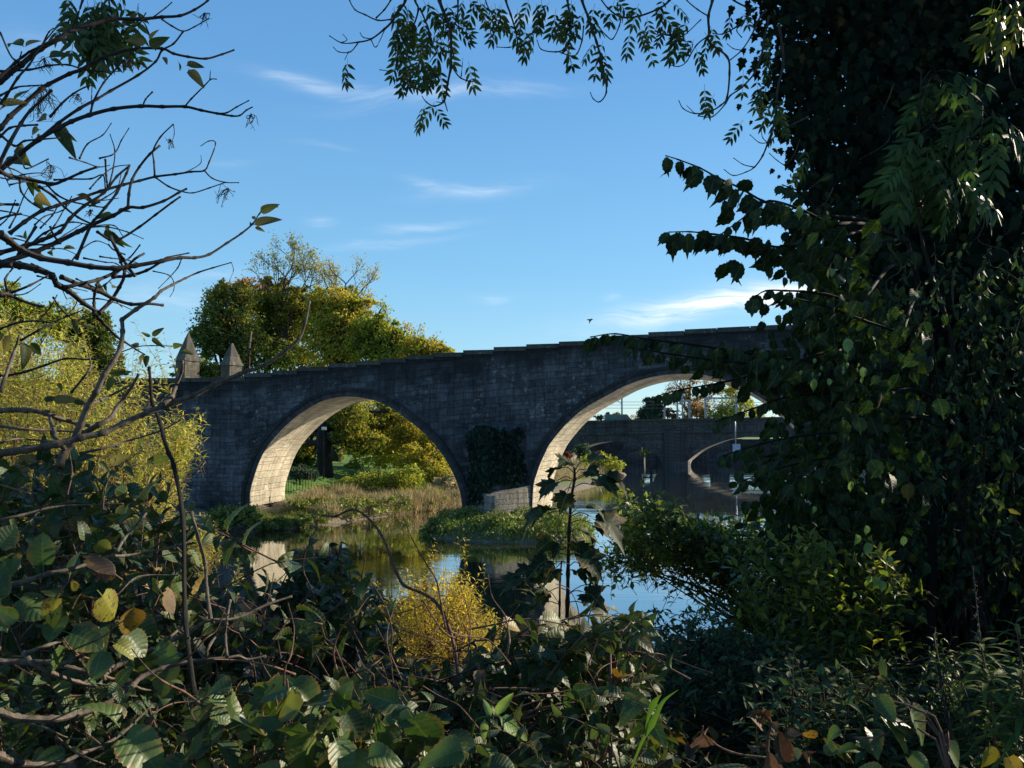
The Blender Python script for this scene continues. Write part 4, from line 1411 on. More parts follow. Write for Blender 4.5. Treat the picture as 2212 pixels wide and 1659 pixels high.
blades('reeds', on_ground([(-12.0, 41.5), (-9.2, 41.6), (-5.3, 47.5), (-2.8, 50.7), (-2.2, 53), (-6, 52), (-10.5, 48), (-11.4, 44.6)]), 20000, .62, T_GRASS, 'l_reed', 51, 'pinkish beige dry reeds on the bank under the left arch', .3)
blades('grass', on_ground([(-16, 37.5), (-12.2, 38.2), (-9.5, 41.6), (-11, 43), (-13, 40.5), (-16, 39)]), 9000, .26, T_GRASS, 'l_mound', 52, 'short rough grass along the waterline below the left arch', .5)
blades('grass', on_ground([(-14, 48), (-3, 54), (8, 74), (12, 95), (-6, 100), (-25, 70)]), 24000, .16, T_GRASS, 'l_grass', 53, 'green lawn grass in the park beyond the bridge', .4)
blades('grass', on_ground([(2.5, 64), (8.5, 80), (12.5, 92), (9, 101), (4, 95), (0, 70)]), 14000, .75, T_GRASS, 'l_reed', 54, 'sunlit straw coloured grass on the far bank under the right arch', .35)

tree('riverbank_bush', 'rough olive weeds along the bank in front of the dry reeds', 'bush', (740, 1090), 43.0,
     [(690, 1112, 26, 8, -1.2), (740, 1112, 24, 7, -.4), (660, 1118, 20, 7, -2.6), (700, 1122, 18, 6, -2.2), (690, 1092, 40, 12, 0), (740, 1096, 40, 14, .5), (800, 1092, 36, 14, 1.5), (850, 1088, 34, 14, 3), (650, 1090, 24, 9, -1)], 'l_mound', 7000, .13, 55, None, .03, sub=1.4)
tree('riverbank_bush', 'tangle of olive weeds at the water edge under the golden tree', 'bush', (910, 1078), 49.5,
     [(900, 1082, 34, 14, 0), (945, 1080, 30, 14, 1), (980, 1078, 18, 14, 2)], 'l_olive', 5000, .12, 56, None, .03, sub=1.4)

# the overgrown island round the pier
rng = np.random.default_rng(60)
IS = [(at(912, 1165, 36.2)[0], 36.6), (-3.0, 35.2), (-.8, 34.0), (1.6, 33.8), (3.1, 34.6), (3.7, 36.2), (3.4, 38.5), (2.6, 41.5), (-1.2, 42.5), (-3.6, 40.5)]
gx, gy = np.meshgrid(np.linspace(-6, 5.5, 70), np.linspace(31.5, 44, 70), indexing='ij')
di = -sdist(gx, gy, IS) + .22 * wobble(gx * 3, gy * 3)
zi = np.where(di > 0, .62 * (1 - np.exp(-di / .5)), di * .6) + .06 * wobble(gx * 2, gy * 2)
b = MB()
b.grid(np.stack([gx, gy, np.maximum(zi, -.5)], -1))
tag(b.build('island', bpy.data.materials['grassy_ground']), kind='structure')


def island_pts(n, rng):
    p = sample_poly(IS, n, rng)
    d = -sdist(p[:, 0], p[:, 1], IS)
    return np.stack([p[:, 0], p[:, 1], .62 * (1 - np.exp(-d / .5))], -1)


P = island_pts(20000, rng)
P[:, 2] += rng.random(len(P)) * .30
P[:, :2] += rng.normal(size=(len(P), 2)) * .16
P[:, 2] *= 1 + .35 * np.sin(P[:, 0] * 2.3) * np.sin(P[:, 1] * 1.9)
L = LF(T_SMALL, rng)
L.add(P, nrm(rdir(len(P), rng) + [0, 0, .1]), nrm(rdir(len(P), rng) * .7 + [0, -.4, 1]), rng.uniform(.07, .19, len(P)))
tag(L.build('ground_cover', M['l_mound']), 'leafy green ground cover over the island at the foot of the pier', 'ground cover', kind='stuff')
blades('grass', island_pts, 9000, .32, T_GRASS, 'l_grass', 61, 'long grass tufts on the island round the pier', .45)

tree('island_weeds', 'taller leafy weeds standing on the left shoulder of the island', 'weeds', (960, 1130), 36.4, [(945, 1135, 22, 12, 0), (975, 1125, 24, 12, 1), (925, 1150, 14, 8, 0)], 'l_mound', 4500, .11, 57, None, .02, sub=1.3, zbase=.3)
tree('island_weeds', 'taller leafy weeds on the right half of the island below the lit arch foot', 'weeds', (1120, 1125), 35.6, [(1100, 1130, 30, 12, 0), (1150, 1132, 30, 14, 0), (1190, 1138, 26, 14, .5), (1225, 1150, 18, 12, .5)], 'l_mound', 7000, .11, 58, None, .02, sub=1.3, zbase=.3)

# ivy on the cutwater
rng = np.random.default_rng(62)
n = 4200
hw = 1.35
u = rng.uniform(-1.08, 1.06, n)
zz = rng.uniform(1.35, 5.0, n)
keep = rng.random(n) < np.where(zz < 2.3, np.clip(-.1 + .6 * (u < .1) + .3 * np.sin(zz * 5 + u * 4), 0, 1), np.clip(1.1 + .4 * np.sin(zz * 3 + u * 5) - 1.1 * np.maximum(0, np.abs(u) - .75) / .3 - np.maximum(0, zz - 4.6) * 2, 0, 1))
u, zz = u[keep], zz[keep]
nose = 1.5 * np.maximum(0, 1 - np.abs(u) ** 1.35)
P = CWM + CWA * (u * hw)[:, None] + CWD * (nose + .12 + rng.random(len(u)) * .22)[:, None]
P[:, 2] = zz
L = LF(T_IVY, rng)
L.add(P, nrm(rdir(len(P), rng) * .6 + [0, 0, -1]), nrm(rdir(len(P), rng) * .6 + CWD), rng.uniform(.12, .24, len(P)))
tag(L.build('wall_ivy', M['l_ivy']), 'dark ivy smothering the upper cutwater of the pier between the arches', 'ivy')

# greenery at the foot of the left abutment
tree('riverbank_bush', 'dark green clipped looking bush at the foot of the left abutment', 'bush', (505, 1100), 36.8,
     [(495, 1112, 34, 18, 0), (530, 1112, 26, 18, .4), (470, 1125, 28, 20, -.5), (545, 1128, 16, 10, .5)], 'l_mound', 9000, .10, 63, None, .04, sub=1.3)
tree('riverbank_bush', 'low bright green weeds on the waterline left of the beige earth slope', 'bush', (585, 1135), 38.2,
     [(575, 1133, 20, 10, 0), (610, 1128, 18, 10, .5), (650, 1128, 20, 9, 1.5)], 'l_mound', 4500, .09, 64, None, .03, sub=1.2)

# dark tree behind the left willow and the trees further left
G4 = 'trees behind the yellow willow on the left'
tree('dark_tree', 'dark green tree peeping out between the yellow willow and the gate pillars', 'tree', (205, 700), 60,
     [(190, 720, 48, 44, 0), (225, 745, 36, 44, 0), (150, 700, 50, 40, 0), (235, 780, 30, 40, 0), (180, 790, 60, 45, 0), (215, 690, 24, 20, 0)], 'l_beech', 14000, .2, 71, G4, .3)
tree('dark_tree', 'tall pale green tree at the far left edge behind the willow', 'tree', (20, 640), 58,
     [(10, 640, 32, 40, 0), (40, 680, 45, 45, 0), (90, 680, 40, 28, 0), (0, 700, 60, 60, 0), (110, 710, 50, 40, 0)], 'l_lime', 9000, .2, 72, G4, .3)
tree('dark_tree', 'dark bushes low behind the gate pillars', 'tree', (440, 790), 66, [(430, 795, 34, 22, 0), (460, 800, 30, 18, 0), (400, 800, 28, 16, 0)], 'l_beech', 5000, .18, 73, G4, .2)

# ------------------------------------------------------------------ leafy shoots
def shoot(tb, L, p0, d, length, nleaf, size, rad, bend, rng, ang=.8, fall=.2, k=6, start=.15, two=False, tint=None, sides=4):
    tt = np.linspace(0, 1, k)[:, None]
    pts = p0 + d * tt * length + np.asarray(bend) * (tt ** 2) * length
    if k > 4:
        pts[1:-1] += rng.normal(size=(k - 2, 3)) * length * .012
    if tb is not None:
        tb.tube(pts, np.linspace(rad, rad * .35, k), sides, cap=False)
    ts = np.linspace(start, 1.0, nleaf)
    pos = np.stack([np.interp(ts, tt[:, 0], pts[:, i]) for i in range(3)], -1)
    tan = nrm(np.stack([np.interp(ts, tt[:, 0], np.gradient(pts[:, i])) for i in range(3)], -1))
    ref = rng.normal(size=3)
    u = nrm(np.cross(tan, ref))
    v = np.cross(tan, u)
    if two:
        ph = np.repeat(rng.uniform(0, 6.28), nleaf) + math.pi * (np.arange(nleaf) % 2)
    else:
        ph = rng.uniform(0, 6.28) + 2.4 * np.arange(nleaf)
    rad_ = np.cos(ph)[:, None] * u + np.sin(ph)[:, None] * v
    a = ang + rng.normal(0, .18, nleaf)
    if tint is None:
        tint = np.clip(rng.normal(.5, .22) + rng.normal(0, .16, nleaf), 0, 1)
    D = nrm(tan * np.cos(a)[:, None] + rad_ * np.sin(a)[:, None] + [0, 0, -fall])
    N = nrm(tan * .9 - rad_ * .2 + [0, 0, .5] + rng.normal(size=(nleaf, 3)) * .35)
    L.add(pos, D, N, size * rng.uniform(.65, 1.15, nleaf) * (1 - .35 * np.maximum(0, ts - .75) / .25), tint)
    return pts


def poly_shoots(tb, L, poly, n, d0, d1, length, nleaf, size, rad, dirfn, bend, rng, **kw):
    """shoots whose tips lie in the outline (photo coordinates), at real depths between d0 and d1"""
    p = sample_poly(poly, n, rng)
    dep = rng.uniform(d0, d1, n)
    tip = atv(p[:, 0], p[:, 1], dep)
    for i in range(n):
        d = dirfn(rng)
        l = length * rng.uniform(.6, 1.3)
        b_ = np.asarray(bend)
        shoot(tb, L, tip[i] - d * l - b_ * l, d, l, max(3, int(nleaf * l / length)), size, rad, bend, rng, **kw)
    return tip


def updir(sx=.35, sy=.35, up=1.0, bx=0.0, by=0.0):
    return lambda r: nrm(np.array([r.normal(bx, sx), r.normal(by, sy), up]))[None][0]


def trace(b, pts, Y0, Y1=None, r0=.012, r1=None, n=5, knots=True, rng=None, sides=6, sag=0):
    """a stem through photo points, running from depth Y0 to depth Y1"""
    Y1 = Y0 if Y1 is None else Y1
    r1 = r0 * .5 if r1 is None else r1
    q = spline(np.array(pts, float), n=n)
    m_ = len(q)
    dep = np.linspace(Y0, Y1, m_) + (0 if rng is None else .03 * np.sin(np.linspace(0, 7, m_) + rng.uniform(0, 6)))
    P = atv(q[:, 0], q[:, 1], dep)
    r = np.linspace(r0, r1, m_)
    if knots:
        r[::n] *= 1.35
    b.tube(P, r, sides)
    return P


def cr(scale, ox, oy):
    return lambda *pts: [(ox + scale * x, oy + scale * y) for x, y in pts]


k1 = cr(.3501, 0, 0)
k2 = cr(.3501, 697.05, 0)
k3 = cr(.3501, 1437.5, 0)
k6 = cr(.3501, 1437.5, 542.2)
k4 = cr(.3501, 309.8, 542.2)
kb = cr(.3501, 0, 1078.1)
kc = cr(.3501, 697.05, 1078.1)
kr = cr(.3501, 1437.5, 1078.1)
kw = cr(.2801, 0, 542.2)

# ------------------------------------------------------------------ the big yellow willow on the left
def willow(name, label, parts, seed, group=None, lm='l_willow', size=.075, base=None, stem=.014):
    rng = np.random.default_rng(seed)
    x0, Y0 = base
    bx = at(x0, 940, Y0)
    z0 = gz(bx[0], Y0) - .05
    t = thing(name, (bx[0], Y0, z0), label, 'willow', group)
    tb, L = MB(), LF(T_WILLOW, rng)
    root = np.array([bx[0], Y0, z0])
    for (poly, n, d0, d1, ln, nl, bend) in parts:
        tips = poly_shoots(tb, L, poly, n, d0, d1, ln, nl, size, .0024, updir(.28, .28, 1.0), bend, rng, ang=.75, fall=.25)
        for i in range(0, n, 9):
            m_ = root * .4 + tips[i] * .6 + rng.normal(size=3) * .15 + [0, 0, -.15]
            tb.tube(spline([root + rng.normal(size=3) * [.2, .2, 0], m_, tips[i] - [0, 0, ln * .7]], n=4), np.linspace(stem, .004, 9), 5)
    tb.build('stems', M['bark_red'], t)
    L.build('leaves', M[lm], t)
    return t


WIL = [(-60, 700), (0, 655), (60, 668), (110, 690), (170, 720), (215, 765), (250, 800), (262, 850), (300, 850), (330, 890), (400, 880), (428, 905), (410, 960), (395, 1020), (370, 1080), (340, 1120), (-60, 1120)]
willow('willow_bush', 'large sunlit yellow willow filling the left bank below the bare branches',
       [(WIL, 1500, 8.4, 11.5, .55, 18, (.05, 0, 0)),
        ([(260, 760), (285, 690), (300, 700), (310, 800), (290, 860), (262, 860)], 16, 9, 10, .7, 20, (.03, 0, .02)),
        ([(300, 790), (335, 690), (350, 700), (360, 800), (340, 880), (300, 880)], 22, 9, 10, .7, 20, (.05, 0, .02)),
        ([(40, 665), (160, 610), (200, 640), (215, 700), (170, 730)], 16, 9, 10.5, .6, 18, (.02, 0, .02)),
        ([(360, 900), (432, 870), (440, 895), (425, 960), (390, 1000)], 34, 8.3, 9, .5, 18, (.18, 0, .0))], 81, base=(150, 9.8), size=.092)
willow('willow_bush', 'low yellow willow shoots between the dark bushes below the abutment',
       [([(385, 1120), (440, 1095), (470, 1130), (485, 1170), (460, 1200), (400, 1190)], 110, 7.6, 8.6, .35, 14, (.04, 0, 0)),
        ([(505, 1225), (515, 1200), (530, 1225), (525, 1250)], 8, 7.6, 8.2, .25, 10, (.04, 0, 0)),
        ([(590, 1240), (605, 1225), (625, 1245), (620, 1300), (580, 1290)], 14, 7.6, 8.2, .25, 10, (.04, 0, 0))], 82, base=(430, 8.2), size=.062)
willow('willow_bush', 'sunlit golden willow shrub standing in front of the water at the centre',
       [([(885, 1280), (920, 1230), (960, 1220), (1010, 1240), (1050, 1290), (1075, 1330), (1110, 1370), (1110, 1420), (800, 1420), (830, 1340)], 520, 8.0, 9.4, .34, 15, (.06, 0, 0)),
        ([(930, 1152), (938, 1150), (955, 1240), (925, 1260)], 5, 8.2, 8.6, .45, 18, (.0, 0, 0)),
        ([(990, 1160), (1010, 1150), (1000, 1240), (975, 1250)], 6, 8.2, 8.6, .45, 18, (.05, 0, 0)),
        ([(1000, 1240), (1050, 1202), (1056, 1212), (1040, 1260), (1010, 1280)], 9, 8.2, 8.6, .4, 16, (.25, 0, 0)),
        ([(790, 1250), (820, 1225), (840, 1270), (860, 1360), (790, 1380)], 44, 8.0, 8.8, .4, 13, (.02, 0, 0)),
        ([(860, 1230), (895, 1220), (900, 1300), (860, 1330)], 30, 8.0, 8.8, .4, 13, (.02, 0, 0)),
        ([(1100, 1370), (1200, 1330), (1240, 1400), (1210, 1440), (1090, 1440)], 36, 8.2, 9.4, .3, 13, (.03, 0, 0)),
        ([(560, 1390), (790, 1380), (800, 1450), (560, 1420)], 50, 8.0, 9.2, .3, 13, (.03, 0, 0))], 83, base=(980, 9.0), size=.070, lm='l_gwillow')

# ------------------------------------------------------------------ bare branching shrub, upper left
rng = np.random.default_rng(90)
sh = thing('elder_shrub', (-2.6, 2.9, gz(-2.6, 2.9)), 'leggy shrub with bare dark branches reaching across the sky on the left', 'shrub')
UP = [  # (pts, depth0, depth1, radius0, radius1)
    (k1((-260, 640), (0, 500), (60, 450), (130, 400), (250, 300), (370, 235), (430, 195), (560, 150), (690, 118), (860, 118), (1000, 105), (1110, 97), (1200, 60), (1280, 5), (1330, -60)), 2.3, 2.6, .0115, .003),
    (k1((1000, 120), (1060, 160), (1130, 192), (1200, 165), (1285, 115)), 2.5, 2.5, .0032, .002),
    (k1((940, 110), (1020, 50), (1060, 15)), 2.5, 2.5, .0028, .0018),
    (k1((720, 125), (760, 150), (850, 155), (900, 80)), 2.45, 2.5, .003, .002),
    (k1((1130, 195), (1070, 270), (1000, 310), (960, 380), (850, 465), (680, 562), (600, 610), (490, 670), (360, 760), (200, 890), (-60, 1080)), 2.5, 2.4, .003, .006),
    (k1((-200, 600), (0, 470), (90, 390), (180, 320), (260, 280)), 2.3, 2.35, .006, .003),
    (k1((0, 640), (40, 590), (110, 480), (180, 400), (250, 290), (330, 190)), 2.2, 2.3, .005, .002),
    (k1((-200, 960), (0, 790), (60, 720), (150, 640), (250, 550), (300, 520), (430, 455), (500, 430), (600, 370), (720, 325), (850, 300), (1000, 300), (1070, 330), (1160, 350), (1270, 362), (1370, 335), (1445, 308)), 2.3, 2.6, .009, .003),
    (k1((-80, 450), (0, 440), (180, 430), (300, 405), (420, 400), (520, 430), (640, 440), (740, 440)), 2.4, 2.5, .0045, .002),
    (k1((-100, 1200), (0, 1000), (60, 880), (130, 760), (190, 680), (320, 555)), 2.1, 2.2, .0065, .004),
    (k1((-100, 1150), (60, 1000), (240, 860), (360, 790), (440, 750), (550, 710), (700, 672), (870, 655), (1000, 658), (1140, 658), (1240, 680), (1340, 700), (1430, 715), (1480, 712), (1520, 680), (1558, 660)), 2.2, 2.5, .0085, .0022),
    (k1((1140, 658), (1180, 610), (1260, 530), (1300, 490), (1335, 488)), 2.45, 2.45, .003, .0018),
    (k1((1295, 490), (1298, 435)), 2.45, 2.45, .002, .0014),
    (k1((1340, 700), (1400, 695), (1460, 660), (1535, 620)), 2.45, 2.45, .003, .002),
    (k1((880, 655), (900, 610), (940, 568)), 2.4, 2.4, .003, .0025),
    (k1((555, 710), (580, 620), (640, 510), (720, 420), (790, 340)), 2.35, 2.4, .0038, .002),
    (k1((310, 720), (380, 640), (450, 580), (520, 540), (568, 525)), 2.3, 2.35, .0042, .002),
    (k1((568, 525), (565, 600), (560, 700)), 2.35, 2.35, .0018, .001),
    (k1((0, 610), (60, 640), (110, 590), (170, 560)), 2.4, 2.4, .003, .002),
    (k1((260, 280), (300, 200), (330, 175)), 2.35, 2.35, .003, .002),
    (k1((110, 400), (125, 350), (133, 320)), 2.35, 2.35, .003, .002),
    (k1((-100, 1040), (0, 1060), (60, 1085), (180, 1105), (320, 1135), (400, 1110), (500, 1065), (600, 1030)), 2.1, 2.2, .0075, .0035),
    (k1((330, 1110), (450, 1105), (560, 1103), (635, 1080), (650, 1160)), 2.2, 2.2, .003, .002),
    (k1((120, 1110), (130, 1180), (180, 1240), (260, 1290), (330, 1300)), 2.2, 2.2, .0035, .002),
    (k1((60, 1440), (150, 1370), (260, 1300), (350, 1270), (500, 1220), (620, 1180), (760, 1140), (860, 1115), (960, 1090), (1080, 1075), (1180, 1060), (1260, 1052), (1290, 1000), (1330, 885), (1290, 870), (1240, 900)), 2.1, 2.5, .0065, .0014),
    (k1((1260, 1052), (1310, 1100), (1390, 1125), (1475, 1127)), 2.4, 2.4, .0026, .0015),
    (k1((960, 1095), (1040, 1150), (1120, 1180), (1190, 1190), (1290, 1160), (1390, 1125)), 2.3, 2.4, .003, .0018),
    (k1((955, 1085), (950, 1000), (945, 930), (990, 845), (1070, 765)), 2.3, 2.3, .0035, .002),
    (k1((1070, 765), (1075, 830), (1050, 900)), 2.3, 2.3, .0016, .0009),
    (k1((790, 1280), (795, 1200), (815, 1110), (860, 1030), (925, 950), (985, 900)), 2.2, 2.3, .0045, .0035),
    (k1((1080, 1080), (1150, 1060), (1235, 1010), (1240, 960)), 2.4, 2.4, .002, .001),
    (k1((665, 1170), (655, 1080), (650, 985)), 2.25, 2.25, .0036, .003),
    (k1((-100, 1600), (0, 1560), (150, 1520), (260, 1480), (370, 1430), (430, 1350), (520, 1270), (640, 1190), (720, 1090), (790, 1030)), 2.0, 2.2, .0075, .003),
    (k1((-100, 1680), (0, 1625), (200, 1560), (360, 1490), (480, 1430), (560, 1390), (700, 1330), (790, 1280), (880, 1280), (1010, 1240), (1100, 1190), (1150, 1165)), 2.0, 2.3, .0085, .003),
    (k1((600, 1430), (680, 1480), (740, 1475), (860, 1400), (960, 1325), (1060, 1250), (1110, 1215)), 2.1, 2.3, .004, .003),
    (k1((0, 1440), (60, 1490), (130, 1540), (250, 1590), (420, 1620), (560, 1645), (700, 1655), (830, 1640), (1000, 1610), (1110, 1590), (1200, 1590), (1290, 1570), (1400, 1500), (1490, 1440), (1560, 1380), (1600, 1320), (1650, 1280), (1715, 1278)), 1.9, 2.4, .010, .0012),
    (k1((680, 1460), (720, 1540), (760, 1600), (790, 1650), (830, 1700)), 2.1, 2.1, .005, .005),
    (k1((770, 1650), (830, 1600), (880, 1570)), 2.1, 2.1, .0036, .003),
    (k1((740, 1620), (800, 1590), (865, 1510)), 2.1, 2.1, .003, .002),
    (k1((670, 1510), (700, 1540), (770, 1570)), 2.1, 2.1, .0025, .002),
    (k1((370, 1500), (330, 1450), (310, 1400)), 2.1, 2.1, .0035, .003),
    (k1((-50, 1370), (0, 1350), (60, 1330), (130, 1320)), 2.1, 2.1, .004, .003),
    (k1((-50, 1258), (0, 1260), (110, 1262)), 2.1, 2.1, .0045, .004),
    (k1((0, 1390), (50, 1340), (95, 1235)), 2.1, 2.1, .0025, .002),
    (k1((470, 1600), (560, 1390), (600, 1340), (650, 1280), (720, 1190), (780, 1070), (800, 1020)), 2.1, 2.2, .005, .003),
    (k1((60, 1640), (120, 1560), (220, 1400)), 2.0, 2.1, .004, .004),
    (k1((150, 1540), (200, 1500), (270, 1440), (380, 1390), (450, 1370), (540, 1385)), 2.1, 2.2, .004, .002),
    (k1((240, 1150), (330, 1210), (400, 1280), (480, 1340), (560, 1380)), 2.2, 2.2, .0045, .003),
    (k1((290, 1140), (350, 1200), (430, 1240), (540, 1265), (640, 1280)), 2.2, 2.2, .0035, .002),
    (k1((860, 115), (900, 160), (960, 310)), 2.4, 2.45, .002, .0018),
    (k1((0, 845), (60, 790), (150, 775), (230, 770)), 2.2, 2.2, .004, .003),
    (k1((0, 830), (90, 900), (150, 870), (250, 860), (370, 850)), 2.15, 2.2, .004, .0025),
    (k1((100, 950), (140, 1010), (170, 1040), (300, 980)), 2.15, 2.2, .0028, .002),
    (kw((-80, 90), (0, 100), (150, 110), (280, 140), (400, 190), (440, 260), (530, 310), (640, 400), (730, 460), (760, 520), (830, 590), (900, 660), (960, 700), (1050, 760), (1120, 800)), 2.0, 2.3, .012, .002),
    (kw((470, 200), (620, 260), (760, 310), (880, 370), (1010, 410), (1130, 405), (1255, 418)), 2.1, 2.3, .007, .0045),
    (kw((500, 280), (640, 250), (760, 220), (880, 170), (960, 130), (1100, 105), (1220, 85), (1380, 55)), 2.1, 2.3, .006, .004),
    (kw((870, 200), (1000, 190), (1130, 150), (1240, 85), (1290, 50), (1460, 15)), 2.2, 2.3, .006, .0022),
    (kw((1180, 155), (1300, 185), (1340, 240), (1340, 300), (1310, 355)), 2.3, 2.3, .002, .001),
    (kw((1400, 60), (1370, 130), (1300, 210), (1220, 290)), 2.3, 2.3, .0022, .0012),
    (kw((730, 490), (725, 400), (730, 330), (760, 230)), 2.2, 2.2, .006, .003),
    (kw((760, 480), (850, 390), (920, 280), (960, 180), (930, 80), (900, 0)), 2.2, 2.3, .007, .003),
    (kw((960, 160), (1040, 60), (1110, 20)), 2.25, 2.3, .004, .003),
    (kw((-60, 325), (0, 330), (60, 330), (100, 350), (160, 380), (300, 425), (340, 425)), 1.9, 2.0, .006, .0035),
    (kw((0, 340), (90, 320), (230, 265), (370, 190)), 1.9, 2.0, .005, .002),
    (kw((60, 330), (40, 220), (100, 130)), 1.9, 1.9, .004, .002),
    (kw((60, 300), (160, 200)), 1.9, 1.9, .0025, .002),
    (kw((0, 960), (60, 960), (200, 930), (350, 880), (510, 830), (700, 835), (900, 790), (1050, 740), (1170, 730), (1380, 735)), 2.2, 2.4, .0045, .0015),
    (kw((0, 600), (150, 550), (300, 540), (430, 550), (560, 450), (600, 370)), 2.1, 2.2, .0035, .0015),
    (kw((160, 690), (300, 610), (460, 530), (530, 500), (640, 455)), 2.1, 2.2, .0038, .0018),
    (kw((300, 540), (390, 430), (440, 340)), 2.1, 2.1, .0025, .0015),
    (k1((0, 200), (90, 370), (200, 310), (270, 280)), 2.5, 2.5, .0035, .002),
    (k1((0, 590), (100, 540), (180, 530), (260, 525)), 2.2, 2.3, .0035, .002),
]
tb = MB()
TIPS = []
for _ in range(34):      # the finer tangle near the left edge
    x, y = rng.uniform(-60, 240), rng.uniform(300, 650)
    a_ = rng.uniform(-.9, .5)
    q_ = [(x, y)]
    for k in range(3):
        a_ += rng.normal(0, .3)
        q_.append((q_[-1][0] + 38 * math.cos(a_) * rng.uniform(.6, 1.3), q_[-1][1] + 38 * math.sin(a_)))
    UP.append((q_, 2.2, 2.4, .0028, .0014))
for (pts, y0, y1, r0, r1) in UP:
    P = trace(tb, pts, y0 - .2, y1 - .2, r0 * .78, r1 * .8, rng=rng, n=6)
    TIPS.append(P)
# stems that carry the crown, rising from the ground outside the left edge
for tgt in (at(-60, 230, 2.1), at(-40, 480, 1.9), at(-30, 560, 1.8), at(-40, 330, 2.0)):
    tb.tube(spline([np.array([-2.6, 2.9, gz(-2.6, 2.9) - .1]), np.array([-2.5, 2.6, 4.0]) + rng.normal(size=3) * .15, (tgt + np.array([-2.1, 2.4, tgt[2]])) / 2 + [0, 0, -.1], tgt], n=6), np.linspace(.032, .010, 19), 8)
tb.build('branches', M['bark_twig'], sh)
# dangling spent fruit stalks
for (x, y, s) in [(275, 390, 90), (280, 600, 150), (790, 390, 90), (480, 600, 60), (1260, 100, 60), (1550, 730, 70), (310, 1050, 100), (1400, 1190, 80), (1050, 880, 50), (560, 1310, 50), (870, 400, 40), (250, 640, 110)]:
    fs = MB()
    px, py = k1((x, y))[0]
    c = at(px, py - s * .12, 2.25)
    sz = s * .3501 / F * 2.25
    for j in range(int(7 + s / 10)):
        e = c + np.array([rng.normal(0, .45), rng.normal(0, .3), -abs(rng.normal(.7, .4))]) * sz * .8
        m_ = (c + e) / 2 + rng.normal(size=3) * sz * .15
        fs.tube(spline([c, m_, e], n=3), [.0009] * 7, 3)
        for _ in range(2):
            fs.tube([e, e + rng.normal(size=3) * sz * .18], [.0007, .0005], 3)
    fs.build('fruit_stalk', M['bark_twig'], sh)
# remaining leaves
L = LF(T_BIGW, rng)


def place(L, kf, lst, Y, size, tint=None, N=(0, -1, .25)):
    """lst: (x, y, dx, dy, length): leaf base, direction and length, in the crop's units"""
    for (x, y, dx, dy, ln) in lst:
        a, c = kf((x, y), (x + dx * ln, y + dy * ln))
        p, e = at(*a, Y), at(*c, Y + rng.uniform(-.04, .04))
        L.add(p, nrm((e - p)[None])[0], nrm(np.array([N]) + rng.normal(size=3) * .35)[0], np.linalg.norm(e - p), tint)


def uv2(a):
    return (math.cos(math.radians(a)), -math.sin(math.radians(a)))


LV = [(150, 290, 145, 170), (155, 290, 55, 80), (410, 180, 180, 70), (415, 200, 160, 80), (300, 350, 30, 90), (310, 360, -20, 80), (905, 270, 165, 130), (915, 285, 25, 120), (920, 250, 60, 90), (880, 300, 200, 60),
      (1010, 350, -60, 40), (1095, 375, -60, 60), (1145, 405, 5, 125), (1160, 425, -45, 130), (1255, 520, -80, 30), (290, 740, 160, 90), (250, 800, 190, 120), (330, 790, -20, 130), (350, 770, -60, 150), (240, 820, -90, 60), (180, 900, -120, 100), (100, 900, -60, 130),
      (60, 980, -100, 140), (20, 1000, 20, 110), (180, 1080, -85, 120), (190, 1100, -60, 110), (220, 1200, -40, 80), (0, 650, 15, 170), (80, 620, 45, 110), (50, 650, -160, 90), (470, 1200, -5, 110), (610, 1210, -90, 60), (720, 1310, 40, 60), (620, 1240, 190, 60),
      (700, 1320, 190, 100), (680, 1380, -110, 120), (690, 1420, -60, 150), (640, 1420, -40, 120), (290, 1480, 70, 60), (160, 1480, 100, 60), (150, 1470, 150, 60), (390, 1530, 10, 60), (340, 1540, 170, 80), (240, 1530, -90, 70), (1560, 1390, 150, 50), (1560, 1390, 20, 175), (1570, 1400, -20, 70), (1600, 1310, 25, 120), (1575, 1330, -110, 60),
      (210, 1240, -40, 70), (100, 940, -110, 60), (140, 880, -100, 110)]
place(L, k1, [(x, y, *uv2(a), l) for x, y, a, l in LV], 2.1, None)
LV = [(1170, 660, 40, 110), (1165, 660, 160, 80), (1170, 665, -45, 110), (1060, 750, 130, 80), (1115, 790, -130, 90), (1130, 800, -95, 80), (0, 560, -100, 120), (60, 620, 70, 90), (90, 640, -120, 180), (180, 690, -80, 200), (230, 700, -50, 150), (40, 640, -150, 170),
      (330, 1150, 10, 130), (400, 1150, 5, 200), (560, 1160, -10, 110), (430, 1020, -35, 120), (840, 940, 0, 130), (870, 960, -110, 130), (1000, 960, 150, 120), (600, 560, 60, 90), (640, 560, -30, 80), (560, 520, -70, 90), (1330, 735, 10, 60), (1400, 770, -10, 80),
      (200, 1380, -90, 130), (400, 1370, -70, 110), (460, 1290, -120, 60), (740, 240, -60, 60), (860, 240, -110, 60), (820, 250, -100, 90), (950, 1560, -60, 120), (1130, 1640, 40, 120), (1180, 1620, 10, 120), (850, 1640, 30, 130), (760, 1620, -40, 120)]
place(L, kw, [(x, y, *uv2(a), l) for x, y, a, l in LV], 2.1, None)
L.build('leaves', M['l_shrub'], sh)

